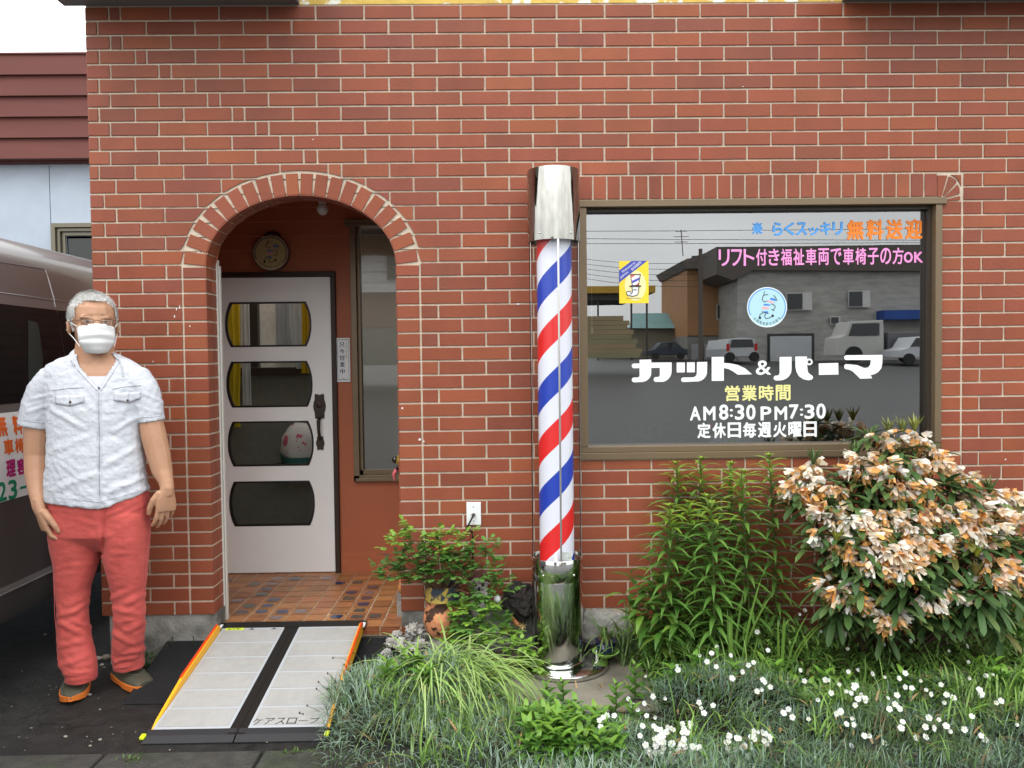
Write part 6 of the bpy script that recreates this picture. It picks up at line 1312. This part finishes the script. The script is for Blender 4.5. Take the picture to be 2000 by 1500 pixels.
def ptube(mb, rows, n=14, flat=1.0):
    mb.tube([onY(x, y, Y) for x, y, Y, r in rows], [px_m(r, Y) for x, y, Y, r in rows], n)
def remesh(mb, vox, smooth=4, fac=.5):
    o = mb.build('tmp', m_skin); md = o.modifiers.new('r', 'REMESH'); md.mode = 'VOXEL'; md.voxel_size = vox
    if smooth: s = o.modifiers.new('s', 'SMOOTH'); s.iterations = smooth; s.factor = fac
    dg = bpy.context.evaluated_depsgraph_get(); dg.update(); me = bpy.data.meshes.new_from_object(o.evaluated_get(dg)); bpy.data.objects.remove(o); return me
def finish(me, name, m, disp=None, parent=None, drop=None):
    co = np.empty(len(me.vertices)*3); me.vertices.foreach_get('co', co); co = co.reshape(-1, 3)
    if disp:
        nr = np.empty(len(me.vertices)*3); me.vertices.foreach_get('normal', nr); nr = nr.reshape(-1, 3)
        d = np.array([disp(Vector(c), Vector(n_)) for c, n_ in zip(co, nr)]); co = co+nr*d[:, None]; me.vertices.foreach_set('co', co.ravel())
    if drop:
        bmh = __import__('bmesh').new(); bmh.from_mesh(me); kill = [f for f in bmh.faces if drop(f.calc_center_median(), f.normal)]
        __import__('bmesh').ops.delete(bmh, geom=kill, context='FACES'); bmh.to_mesh(me); bmh.free()
    me.materials.clear(); me.materials.append(m); me.polygons.foreach_set('use_smooth', [True]*len(me.polygons)); me.update(); me.name = name
    o = bpy.data.objects.new(name, me); COL.objects.link(o)
    if parent: setp(o, parent)
    return o
def pix(P):
    q_ = Vector(P)-CAM; z = q_.dot(FW); return (1000+FPX*q_.dot(RT)/z, 750-FPX*q_.dot(UP)/z)
TORSO = [(185, 690, 40, .060, MY), (183, 700, 66, .070, MY), (181, 711, 86, .080, MY), (183, 727, 97, .094, MY), (186, 760, 97, .112, MY-.004), (186, 800, 90, .122, MY-.008), (186, 850, 88, .124, MY-.010), (187, 900, 91, .130, MY-.014), (188, 945, 95, .134, MY-.014), (190, 968, 98, .136, MY-.012)]
# ---------------- body: one continuous surface
b = MB()
b.ring_loft(prings([(c, y, hw-5, d-.011, Y) for c, y, hw, d, Y in TORSO]+[(193, 1030, 80, .10, MY), (195, 1050, 60, .07, MY)]))
b.ring_loft(prings([(186, 660, 34, .060, MY+.01), (185, 690, 37, .064, MY), (186, 712, 44, .070, MY), (187, 730, 58, .075, MY)], ex=2))
ptube(b, [(112, 752, MY, 18), (88, 776, MY, 22), (75, 815, MY, 24.5), (73, 850, MY, 24), (72, 890, MY, 22.5), (72, 925, MY-.02, 21.5), (73, 955, MY-.05, 17), (75, 976, MY-.075, 13.8), (77, 990, MY-.092, 12.8), (80, 1004, MY-.10, 10)])
ptube(b, [(258, 752, MY, 18), (281, 776, MY, 21), (293, 815, MY, 22), (300, 850, MY, 23.5), (310, 890, MY, 22), (317, 920, MY-.005, 19), (324, 940, MY-.018, 14), (327, 954, MY-.025, 12.6), (328, 968, MY-.025, 10)])
for xs_ in (((150, 1080), (148, 1180), (150, 1330), MY, MY+.02), ((245, 1080), (250, 1180), (250, 1315), MY, MY+.13)):
    ptube(b, [(xs_[0][0], xs_[0][1], MY, 24), (xs_[1][0], xs_[1][1], MY+.01, 18), (xs_[2][0], xs_[2][1], xs_[4], 14)])
HC = onY(183, 636, MY-.015); HS_ = 1.117; HR = Matrix.Rotation(math.radians(35), 4, 'Z') @ Matrix.Rotation(math.radians(-2), 4, 'X')
def HP(x, y, z): return HC+(HR @ Vector((x, y, z)))*HS_
HT = HR.to_3x3()*HS_
def hell(mb, c, r, **k): mb.ell(HP(*c), r, T=HT.to_4x4(), **k)
hell(b, (0, .012, .040), (.083, .099, .084), fn=lambda v: 1+.07*(abs(v.x)*abs(v.z)*2+abs(v.x*v.y))); hell(b, (0, -.012, .0), (.070, .080, .085)); hell(b, (0, -.03, -.058), (.050, .054, .046)); hell(b, (0, .02, -.03), (.066, .07, .06))
for s in (-1, 1):
    hell(b, (.040*s, -.050, -.018), (.026, .024, .026)); hell(b, (.030*s, -.073, .026), (.026, .014, .010)); hell(b, (.031*s, -.069, .008), (.019, .014, .011))
    b.ell(HP(.083*s, .018, -.004), (.009*HS_, .019*HS_, .032*HS_), T=HR @ Matrix.Rotation(math.radians(18*s), 4, 'Z')); 
b.tube([HP(0, -.076, .020), HP(0, -.090, -.006), HP(0, -.096, -.026)], [.009, .010, .012], 10)
def hand(mb, wx, wy, WY, side, rotz, tilt, sc=1.12, curls=None):
    """side +1: thumb points to local +x; the fingers curl towards local +y"""
    W_ = onY(wx, wy, WY); R_ = Matrix.Rotation(tilt, 4, 'Y') @ Matrix.Rotation(rotz, 4, 'Z')
    def P(x, y, z): return W_+(R_ @ Vector((x*side, y, z)))*sc
    rg = []
    for z, hw, th, cx, cy in ((.030, .019, .016, 0, 0), (.010, .025, .020, 0, 0), (-.015, .029, .020, .002, 0), (-.045, .038, .018, .003, .002), (-.075, .042, .016, .0, .004), (-.098, .040, .013, -.001, .006)):
        rg.append([P(cx+hw*math.copysign(abs(math.cos(t))**.85, math.cos(t)), cy+th*math.sin(t), z) for t in [2*math.pi*k/16 for k in range(16)]])
    mb.ring_loft(rg)
    FG = [(.030, -.094, .086, .0086), (.0105, -.099, .094, .0088), (-.0105, -.097, .088, .0084), (-.030, -.088, .070, .0075)]
    for i, (fx, fz, L_, r_) in enumerate(FG):
        c_ = (curls or (28, 42, 30, 14))
        a = math.radians(c_[0]+i*c_[3]*.4); p = Vector((fx, .006, fz+.012)); pts_ = [p]; spread = (.02 if i < 2 else -.03)*(1 if i in (0, 3) else .3)*3
        for sg, (fr_, add) in enumerate(((.46, 0), (.30, c_[1]), (.24, c_[2]))):
            a += math.radians(add); p = p+Vector((spread*L_*fr_, math.sin(a)*L_*fr_, -math.cos(a)*L_*fr_)); pts_.append(p)
        pts_.append(p+Vector((0, math.sin(a)*.004, -math.cos(a)*.004)))
        mb.tube([P(*v) for v in pts_], [r_*sc*k for k in (1.05, 1.02, .96, .84, .45)], 10)
    t0 = Vector((.026, .004, -.020)); t1 = t0+Vector((.020, .012, -.032)); t2 = t1+Vector((.007, .012, -.031)); t3 = t2+Vector((-.002, .010, -.026))
    mb.tube([P(*v) for v in (t0, t1, t2, t3, t3+Vector((0, .002, -.005)))], [.015*sc, .0135*sc, .0115*sc, .0095*sc, .005*sc], 10)
hand(b, 77, 988, MY-.095, 1, math.radians(-48), math.radians(-9), 1.14, (14, 34, 26, 10))
hand(b, 327, 951, MY-.025, -1, math.radians(48), math.radians(4), 1.12, (10, 20, 16, 8))
bme = remesh(b, .0034, 5, .45)
body_o = finish(bme, 'body', m_skin, None, man)
# ---------------- shirt
def fold(P_, n, sx, sz, amp, seed, ridge=True):
    v = noise.fractal(Vector((P_.x*sx+seed, P_.y*sx*.8, P_.z*sz+P_.x*sx*.35)), .8, 2.1, 3)
    return amp*((.35-abs(v)*2.2) if ridge else v)
s = MB(); s.ring_loft(prings(TORSO+[(190, 980, 98, .136, MY-.012), (190, 988, 97, .134, MY-.012)]))
ptube(s, [(122, 737, MY, 28), (101, 744, MY, 29.5), (86, 763, MY, 30), (76, 795, MY, 31.5), (69, 833, MY, 31)], 20)
ptube(s, [(250, 737, MY, 28), (269, 743, MY, 29.5), (282, 763, MY, 28.5), (290, 795, MY, 28), (295, 824, MY, 26)], 20)
sme = remesh(s, .0058, 5, .5)
VPOLY = [(150, 700), (155, 716), (193, 757), (226, 706), (228, 690), (150, 690)]
def sdisp(c, n):
    x, y = pix(c); a = .0017*(1+1.3*max(0, (y-860)/110))
    d = fold(c, n, 9, 13, a, 3)+fold(c, n, 24, 34, .0011, 9)
    for (x0, y0, x1, y1, w_, am) in ((100, 800, 165, 838, 7, .006), (275, 812, 222, 842, 7, .005), (100, 880, 180, 850, 9, .004), (272, 870, 205, 910, 9, .006), (110, 955, 190, 925, 10, .005), (285, 930, 215, 960, 9, .006), (60, 780, 100, 770, 5, .004), (52, 805, 95, 792, 5, .004), (282, 770, 318, 785, 5, .004), (284, 800, 318, 806, 5, .003), (150, 760, 180, 800, 9, .003), (235, 760, 215, 800, 9, .003)):
        dx, dy = x1-x0, y1-y0; t = max(0, min(1, ((x-x0)*dx+(y-y0)*dy)/(dx*dx+dy*dy))); dd = math.hypot(x-x0-t*dx, y-y0-t*dy)/w_
        dd *= 1.35; d += (am*math.exp(-dd*dd)*math.sin(math.pi*(.15+.7*t))-am*.5*math.exp(-(dd-1.6)**2))*.75
    return d
def sdrop(c, n): 
    x, y = pix(c); return n.y < .3 and c.y < MY and inpoly(x, y, VPOLY) or (y > 978.5+max(0, (x-200)*-.0))and False
def hemy(x): return 975+max(0, x-92)/103*12 if x < 195 else 987-(x-195)/92*26
for v_ in sme.vertices:
    x_, y_ = pix(v_.co)
    if y_ > 930 and 80 < x_ < 300: v_.co.z += px_m((988-hemy(x_))*min(1, (y_-930)/56)**1.5, MY)
shirt = finish(sme, 'shirt', m_shirt, sdisp, man, sdrop)
dg = bpy.context.evaluated_depsgraph_get(); bv = BVHTree.FromPolygons([v.co.copy() for v in sme.vertices], [tuple(p.vertices) for p in sme.polygons])
bvb = BVHTree.FromPolygons([v.co.copy() for v in bme.vertices], [tuple(p.vertices) for p in bme.polygons])
def onS(x, y, off=.002, tree=None):
    d = ray(x, y).normalized(); h = (tree or bv).ray_cast(CAM, d)
    if h[0] is None: return onY(x, y, MY-.12)
    return h[0]-d*off
def strip_on(mb, P_, w_, off=.002, c=(1, 1, 1), tree=None):
    """flat ribbon laid on the cloth through photo points"""
    pts_ = []
    for (a, b_) in zip(P_, P_[1:]):
        for k in range(5): t = k/5; pts_.append((a[0]+(b_[0]-a[0])*t, a[1]+(b_[1]-a[1])*t))
    pts_.append(P_[-1]); v = [onS(*p, off, tree) for p in pts_]; mb.tube(v, w_, 6, c)
def patch_on(mb, corners, n, m_, off, c=(1, 1, 1), tree=None):
    (x0, y0), (x1, y1), (x2, y2), (x3, y3) = corners; vs = []
    for j in range(m_+1):
        for i in range(n+1):
            u_, v_ = i/n, j/m_; x = (x0*(1-u_)+x1*u_)*(1-v_)+(x3*(1-u_)+x2*u_)*v_; y = (y0*(1-u_)+y1*u_)*(1-v_)+(y3*(1-u_)+y2*u_)*v_; vs.append(onS(x, y, off, tree))
    mb.add(vs, [(j*(n+1)+i, (j+1)*(n+1)+i, (j+1)*(n+1)+i+1, j*(n+1)+i+1) for j in range(m_) for i in range(n)], c, True)
m_zip = mat('zip_grey', (.28, .28, .31), .4, .5); m_snap = mat('brown_snap', (.10, .06, .045), .3, .5, metal=.5)
q = MB(); strip_on(q, [(193, 757), (193, 800), (194, 860), (194, 920), (195, 976)], .0016, .001); setp(q.build('zip_line', m_zip), shirt)
q = MB(); strip_on(q, [(189, 757), (190, 860), (191, 978)], .0014, .0006); strip_on(q, [(197, 757), (198, 860), (199, 978)], .0014, .0006); strip_on(q, [(96, 969), (140, 974), (192, 980), (240, 968), (282, 956)], .0012, .0008); strip_on(q, [(45, 819), (70, 824), (100, 826)], .0013, .001); strip_on(q, [(273, 815), (296, 814), (317, 812)], .0013, .001); setp(q.build('seams', m_shirt), shirt)
q = MB(); p = onS(193, 758, .004); q.ell(p, (.0035, .003, .006), 8, 6); setp(q.build('zip_pull', m_snap), shirt)
for pts_, btn in ((((102, 763, 164, 757), (108, 773, 163, 772), (163, 786), (135, 793), (108, 788)), (137, 785)), (((220, 760, 275, 753), (222, 768, 274, 765), (274, 778), (252, 787), (222, 782)), (249, 782))):
    q = MB(); a = pts_[0]; strip_on(q, [(a[0], a[1]), ((a[0]+a[2])/2, (a[1]+a[3])/2-1.5), (a[2], a[3])], .0011, .0012); setp(q.build('pocket_zip', m_zip), shirt)
    q = MB(); t_ = pts_[1]; xm = pts_[3][0]
    patch_on(q, [(t_[0], t_[1]), (xm, (t_[1]+t_[3])/2), (pts_[3][0], pts_[3][1]), (pts_[4][0], pts_[4][1])], 6, 4, .004); patch_on(q, [(xm, (t_[1]+t_[3])/2), (t_[2], t_[3]), (pts_[2][0], pts_[2][1]), (pts_[3][0], pts_[3][1])], 6, 4, .004)
    fo = setp(q.build('pocket_flap', m_shirt), shirt); sdm = fo.modifiers.new('t', 'SOLIDIFY'); sdm.thickness = .003; sdm.offset = 0
    q = MB(); p = onS(*btn, .0075); q.ell(p, (.0058, .0025, .0058), 12, 8); setp(q.build('snap_button', m_snap), fo)
# collar, folded down round the neck and open in front
def catm(P_, n=8):
    out = []; Q = [P_[0]*2-P_[1]]+P_+[P_[-1]*2-P_[-2]]
    for i in range(1, len(Q)-2):
        for k in range(n):
            t = k/n; a_, b_, c_, d_ = Q[i-1:i+3]; out.append(.5*((2*b_)+(c_-a_)*t+(2*a_-5*b_+4*c_-d_)*t*t+(3*b_-a_-3*c_+d_)*t**3))
    return out+[P_[-1]]
up = catm([onS(155, 713, .006), onY(147, 696, MY-.045), onY(146, 681, MY+.005), onY(163, 672, MY+.075), onY(187, 671, MY+.088), onY(206, 673, MY+.075), onY(219, 686, MY+.005), onY(224, 697, MY-.045), onS(227, 705, .006)])
lw = catm([onS(172, 733, .006), onS(146, 714, .008), onY(132, 698, MY+.000), onY(148, 690, MY+.088), onY(187, 688, MY+.102), onY(220, 690, MY+.088), onY(234, 699, MY+.000), onS(236, 711, .008), onS(240, 736, .006)])
md = [(a_+b_)/2+Vector(((a_.x+b_.x)/2-onY(186, 690, MY).x, (a_.y+b_.y)/2-MY, 0)).normalized()*.006 for a_, b_ in zip(up, lw)]
q = MB(); m_ = len(up); q.add(up+md+lw, [(i, i+1, m_+i+1, m_+i) for i in range(m_-1)]+[(m_+i, m_+i+1, 2*m_+i+1, 2*m_+i) for i in range(m_-1)], (1, 1, 1), True)
co_ = setp(q.build('collar', m_shirt), shirt); sdm = co_.modifiers.new('t', 'SOLIDIFY'); sdm.thickness = .003
q = MB(); strip_on(q, [(151, 719), (170, 741), (190, 762)], .0045, .0); strip_on(q, [(231, 709), (215, 735), (197, 762)], .0045, .0); setp(q.build('neck_edge', m_shirt), shirt)
q = MB(); patch_on(q, [(168, 735), (214, 735), (200, 762), (186, 762)], 8, 5, .003, (1, 1, 1), bvb); o = setp(q.build('undershirt', mat('undershirt_white', (.62, .62, .75), .9, .2)), man)
# ---------------- trousers
t = MB()
t.ring_loft(prings([(191, 955, 92, .124, MY-.006), (192, 975, 95.5, .128, MY-.006), (193, 1010, 95.5, .128, MY), (193.5, 1040, 94, .124, MY), (194, 1060, 86, .088, MY+.01), (195, 1072, 58, .06, MY+.02)]))
t.ring_loft(prings([(150, 1000, 50, .115, MY), (151, 1050, 49.5, .108, MY), (149, 1100, 39.5, .088, MY), (142.5, 1150, 30.5, .072, MY), (141, 1200, 28, .064, MY-.004), (145, 1250, 31, .066, MY), (152, 1290, 33, .070, MY+.004), (157, 1314, 29.5, .068, MY+.004), (158, 1328, 28, .066, MY+.004)]))
t.ring_loft(prings([(240, 1000, 48, .115, MY), (243, 1050, 45, .108, MY), (247, 1100, 38, .092, MY+.01), (251, 1150, 31, .072, MY+.02), (253, 1200, 29, .064, MY+.03), (251, 1250, 29.5, .066, MY+.06), (249, 1278, 30.5, .070, MY+.085), (251, 1296, 28.5, .068, MY+.10), (252, 1305, 27.5, .064, MY+.105)]))
tme = remesh(t, .0058, 5, .5)
FOLDS = [(108, 1205, 160, 1190, 6, .007), (175, 1175, 130, 1205, 6, .007), (112, 1215, 165, 1240, 7, .009), (178, 1225, 135, 1212, 6, .008), (120, 1262, 175, 1250, 7, .008), (118, 1300, 180, 1280, 7, .008), (125, 1318, 185, 1312, 6, .008), (130, 1330, 180, 1322, 5, .006),
         (215, 1170, 260, 1150, 7, .008), (284, 1160, 235, 1185, 7, .009), (218, 1190, 275, 1200, 7, .008), (284, 1215, 240, 1235, 7, .009), (217, 1235, 265, 1262, 7, .009), (282, 1268, 235, 1282, 6, .009), (222, 1295, 275, 1282, 5, .009), (225, 1306, 270, 1300, 4, .006),
         (112, 1110, 180, 1100, 6, .003), (210, 1082, 270, 1080, 6, .003), (100, 995, 150, 1000, 5, .004), (284, 985, 235, 1010, 5, .004), (200, 1010, 250, 990, 5, .004), (150, 1015, 200, 1030, 6, .003), (195, 1035, 192, 1080, 6, .006), (200, 985, 203, 1040, 4, .003)]
def tdisp(c, n):
    x, y = pix(c); k = max(0, min(1, (y-1120)/80)); d = fold(c, n, 6, 8, .0010+.0030*k, 21)+fold(c, n, 16, 22, .0008, 5)
    for (x0, y0, x1, y1, w_, am) in FOLDS:
        dx, dy = x1-x0, y1-y0; t_ = max(0, min(1, ((x-x0)*dx+(y-y0)*dy)/(dx*dx+dy*dy))); dd = math.hypot(x-x0-t_*dx, y-y0-t_*dy)/w_
        dd *= 1.3
        if dd < 4: d += (am*math.exp(-dd*dd)-am*.6*math.exp(-((dd-1.7)*1.1)**2))*.50*math.sin(math.pi*(.2+.75*t_))
    if c.y < MY and 985 < y < 1085: g_ = (x-(203-(y-985)*.05))/4.5; d -= .009*math.exp(-g_*g_)*min(1, (y-985)/60+.25)
    if c.y > MY+.03 and y < 1120: d *= .4
    return d
pants = finish(tme, 'trousers', m_pants, tdisp, man)
bvt = BVHTree.FromPolygons([v.co.copy() for v in tme.vertices], [tuple(p.vertices) for p in tme.polygons])
q = MB(); strip_on(q, [(203, 985), (205, 1010), (201, 1045), (198, 1075)], .0011, .001, (1, 1, 1), bvt); strip_on(q, [(130, 1318), (157, 1321), (184, 1317)], .0012, .001, (1, 1, 1), bvt); strip_on(q, [(224, 1300), (250, 1297), (278, 1288)], .0012, .001, (1, 1, 1), bvt)
strip_on(q, [(104, 1100), (107, 1200), (114, 1300)], .001, .001, (1, 1, 1), bvt); strip_on(q, [(284, 1040), (282, 1150), (281, 1290)], .001, .001, (1, 1, 1), bvt); setp(q.build('trouser_seams', m_pants), pants)
# ---------------- shoes
m_shoe = mat('olive_leather', (.075, .072, .050), .45, .4, var=.1, vscale=20, bump=.1, bscale=60); m_sole = mat('orange_sole', (.72, .19, .03), .5, .4)
def shoe(hx_, hy_, ang, L_=.285, W_=.104):
    R_ = Matrix.Rotation(ang, 4, 'Z'); R_.translation = Vector((hx_, hy_, 0))     # local: +y from heel to toe
    def P(x, y, z): return R_ @ Vector((x, y, z))
    def outline(y):
        t_ = y/L_; return W_/2*(.72+.30*math.sin(math.pi*min(1, t_*1.05)**1.3))*(1 if t_ < .82 else math.sqrt(max(.02, 1-((t_-.82)/.19)**2)))*(1 if t_ > .06 else .75+.25*t_/.06)
    ysl = [0, .006, .02, .05, .09, .13, .17, .205, .23, .25, .265, .275, .2825]
    u = MB(); rg = []
    for y in ysl:
        w_ = outline(y); t_ = y/L_; top = .085 if t_ < .35 else (.085-.030*((t_-.35)/.5) if t_ < .85 else .055-.020*((t_-.85)/.15)); top = top if t_ > .03 else .07
        rg.append([P(w_*math.copysign(abs(math.cos(a))**.8, math.cos(a)), y, .026+(top-.026)*max(0, math.sin(a))**.75 if math.sin(a) > 0 else .026) for a in [2*math.pi*k/20 for k in range(20)]])
    u.ring_loft(rg); o = setp(u.build('shoe', m_shoe), man)
    u = MB(); rg = []
    for y in ysl:
        w_ = outline(y)+.004; t_ = y/L_; lift = .010*max(0, (t_-.75)/.25)**2+.0; arch = .006*math.exp(-((t_-.42)/.10)**2)
        rg.append([P(w_, y+(.003 if t_ > .9 else 0), .034+lift*.6), P(w_*.97, y, .004+lift+arch), P(0, y, .002+lift+arch), P(-w_*.97, y, .004+lift+arch), P(-w_, y+(.003 if t_ > .9 else 0), .034+lift*.6), P(0, y, .032)])
    u.ring_loft(rg, (1, 1, 1), False); setp(u.build('sole', m_sole, bevel=.003), o)
    u = MB(); pts_ = [P(.047, .13, .052), P(.038, .19, .064), P(.0, .225, .060), P(-.038, .19, .064), P(-.047, .13, .052)]; u.tube([p+Vector((0, 0, .004)) for p in pts_], .0022, 5); setp(u.build('welt_seam', mat('welt', (.11, .105, .08), .5) if 'welt' not in MATS else MATS['welt']), o)
shoe(-2.062, -.195, math.radians(180+21), .275, .112); shoe(-1.905, -.150, math.radians(180+50), .31, .112)
# ---------------- face
q = MB()
for sx_ in (-1, 1):
    def fp(x, z, off=.001):   # point on the face, found by casting from the front
        o_ = HP(x, -.25, z); d = (HR @ Vector((0, 1, 0))).normalized(); h = bvb.ray_cast(o_, d); return (h[0]-d*off) if h[0] is not None else HP(x, -.08, z)
    cx_ = .031*sx_; n = 12; up = [(cx_+.0145*math.cos(a), .0075+.0046*math.sin(a)+.001*sx_*math.cos(a)) for a in [math.pi*k/n for k in range(n+1)]]; lo = [(cx_-.0145*math.cos(a), .0075-.0028*math.sin(a)) for a in [math.pi*k/n for k in range(1, n)]]
    al = [fp(x, z, .0012) for x, z in up+lo]; q.add(al, [tuple(range(len(al)))], (.36, .29, .26))
    q.add([fp(cx_+.0054*math.cos(a), .008+.0040*math.sin(a), .0018) for a in [2*math.pi*k/12 for k in range(12)]], [tuple(range(12))], (.02, .012, .008))
    q.tube([fp(x, z, .001) for x, z in up], .0013, 5, (.06, .03, .02)); q.tube([fp(x, z-.0055, .000) for x, z in up], .0010, 5, (.28, .13, .08))
setp(q.build('eyes', mat('eye_parts', (1, 1, 1), .25, .5, attr=True)), body_o)
q = MB()
for sx_ in (-1, 1):
    for k in range(60):
        t_ = random.random(); x = (.012+.036*t_)*sx_; z = .030+.007*math.sin(math.pi*(t_*.8+.15))-.004*t_+U(-.0022, .0022); p = fp(x, z, .0006)
        leaf(q, p, HR @ Vector((sx_*1.0, -.15, U(-.1, .35))), .007, .0011, .2, (.22, .165, .13), 2, 0, flat=True)
setp(q.build('eyebrows', m_hair), body_o)
# hair: a cropped silver cap of short strands
hb = MB(); 
def hairline(x, y, z):   # local head coordinates: True where hair grows
    if y > .045: return z > -.045
    if abs(x) > .070 and y > -.062: return z > (.004 if y < -.01 else -.012)+max(0, -.012-y)*.9
    return z > .092-.034*(abs(x)/.070)**4-.75*max(0, y+.045) if y < .03 else z > .0
cap = MB(); n, m_ = 44, 30; grid = {}
capo = MB(); capo.ell(HP(0, .014, .043), (.0890, .1065, .0965), 44, 30, T=HT.to_4x4(), fn=lambda v: 1+.018*noise.noise(v*5)); cme = capo.build('tmp', m_hair).data
bmh = __import__('bmesh').new(); bmh.from_mesh(cme); bpy.data.objects.remove(bpy.data.objects['tmp'])
HI = HR.to_3x3().transposed()
def hl(c): v = (HI @ (Vector(c)-HC))/HS_; return v
kill = [f for f in bmh.faces if not hairline(*hl(f.calc_center_median()))]
__import__('bmesh').ops.delete(bmh, geom=kill, context='FACES'); cm2 = bpy.data.meshes.new('hair'); bmh.to_mesh(cm2); bmh.free(); cm2.materials.append(m_hair); cm2.polygons.foreach_set('use_smooth', [True]*len(cm2.polygons))
hs = MB(); rv = random.Random(4)
for p in cm2.polygons:
    for _ in range(9):
        vs_ = [cm2.vertices[i].co for i in p.vertices]; w4 = [rv.random() for _ in vs_]; sW = sum(w4); c = sum((v*w_ for v, w_ in zip(vs_, w4)), Vector())/sW; nrm = p.normal; loc = hl(c)
        if loc.z > .085: d = Vector((rv.uniform(-.4, .5)+.25, -.9+rv.uniform(-.3, .5), 0))
        else: d = Vector((rv.uniform(-.3, .3), .2, -1.0))
        d = (HR.to_3x3() @ d); d = (d-nrm*d.dot(nrm)).normalized(); g_c = rv.choice([(1.4, 1.4, 1.38), (1.7, 1.7, 1.68), (.95, .94, .92), (.62, .60, .58), (1.8, 1.8, 1.8)])
        if loc.z > .09 and rv.random() < .4: g_c = (.75, .73, .71)
        leaf(hs, c-nrm*.001, d+nrm*rv.uniform(.12, .42), rv.uniform(.009, .020), .0017, .5, g_c, 2, 0, flat=True)
bpy.data.meshes.remove(cm2)
hair = setp(hs.build('hair', m_hair), man)
capm = MB(); capm.ell(HP(0, .014, .042), (.0868, .1038, .0935), 40, 28, T=HT.to_4x4()); ct = capm.build('tmp', m_hair); bmh = __import__('bmesh').new(); bmh.from_mesh(ct.data); bpy.data.objects.remove(ct)
kill = [f for f in bmh.faces if not hairline(*hl(f.calc_center_median()))]; __import__('bmesh').ops.delete(bmh, geom=kill, context='FACES'); cm3 = bpy.data.meshes.new('scalp'); bmh.to_mesh(cm3); bmh.free()
cm3.materials.append(mat('scalp_grey', (.55, .54, .52), .8)); so2 = bpy.data.objects.new('hair_base', cm3); COL.objects.link(so2); cm3.polygons.foreach_set('use_smooth', [True]*len(cm3.polygons)); setp(so2, hair)
# mask
mk_ = MB(); NU, NV2 = 22, 26; vs_ = []
for j in range(NV2+1):
    v = j/NV2; z = -.008-.108*v; hw_ = .067*(1-.10*v)-.030*max(0, v-.62)**1.2*2.2; 
    for i in range(NU+1):
        u_ = -1+2*i/NU; x = hw_*u_
        front = -.121+.012*abs(v-.30)*1.5-(-.030)*max(0, v-.72)**1.3*3
        y = front+.036*abs(u_)**2.2*(1-.2*v)+.010*abs(u_)
        if v < .25: y += .018*abs(u_)**.8*(1-v/.25)*(.6)
        pl = .0022*math.sin(2*math.pi*(v*3.5+.12*math.cos(u_*1.5)))*(1 if .08 < v < .88 else .2)*(1-.35*abs(u_)); zz2 = z+.007*(1-u_*u_)*max(0, .15-v)/.15-.004*abs(u_)**2*(1 if v < .5 else -1.5)
        vs_.append(HP(x, y-pl, zz2))
mk_.add(vs_, [(j*(NU+1)+i, (j+1)*(NU+1)+i, (j+1)*(NU+1)+i+1, j*(NU+1)+i+1) for j in range(NV2) for i in range(NU)], (1, 1, 1), True)
mo_ = setp(mk_.build('face_mask', mat('mask_fabric', (.74, .745, .74), .8, .2, bump=.1, bscale=400)), man); sdm = mo_.modifiers.new('t', 'SOLIDIFY'); sdm.thickness = .002
q = MB()
for s_ in (-1, 1):
    q.tube([HP(.066*s_, -.074, -.010), HP(.080*s_, -.030, .006), HP(.088*s_, .010, .022), HP(.091*s_, .030, .010)], .0018, 6); q.tube([HP(.060*s_, -.076, -.086), HP(.074*s_, -.030, -.052), HP(.084*s_, .010, -.032), HP(.091*s_, .030, -.015)], .0018, 6)
setp(q.build('ear_loops', m_white), mo_)
gl_ = MB()
for s_ in (-1, 1):
    cx_ = .034*s_; R4 = [(-.021, .011), (.021, .010), (.0195, -.011), (-.0195, -.012)]; pts_ = []
    for i, (a, b_) in enumerate(R4):
        c_, d_ = R4[(i+1) % 4]
        for k in range(4): t_ = k/4; pts_.append(HP(cx_+(a+(c_-a)*t_)*1, -.099+.12*abs(cx_+(a+(c_-a)*t_))**1.5, .006+b_+(d_-b_)*t_))
    gl_.tube(pts_+[pts_[0]], .00115, 5); gl_.tube([HP(.055*s_, -.092, .013), HP(.074*s_, -.070, .014), HP(.086*s_, -.01, .014), HP(.088*s_, .020, .012)], .0014, 5)
gl_.tube([HP(-.013, -.098, .010), HP(0, -.103, .011), HP(.013, -.098, .010)], .0013, 5)
go = setp(gl_.build('glasses', mat('bronze_wire_rim', (.06, .035, .025), .3, .5, metal=.6)), man)
q = MB()
for s_ in (-1, 1): cx_ = .034*s_; q.add([HP(cx_+a, -.098+.12*abs(cx_+a)**1.5, .006+b_) for a, b_ in ((-.0205, .0105), (.0205, .0095), (.019, -.0105), (-.019, -.0115))], [(0, 1, 2, 3)])
setp(q.build('lenses', glass_mat('lens_glass', (.96, .96, .96), 1.45, 0)), go)
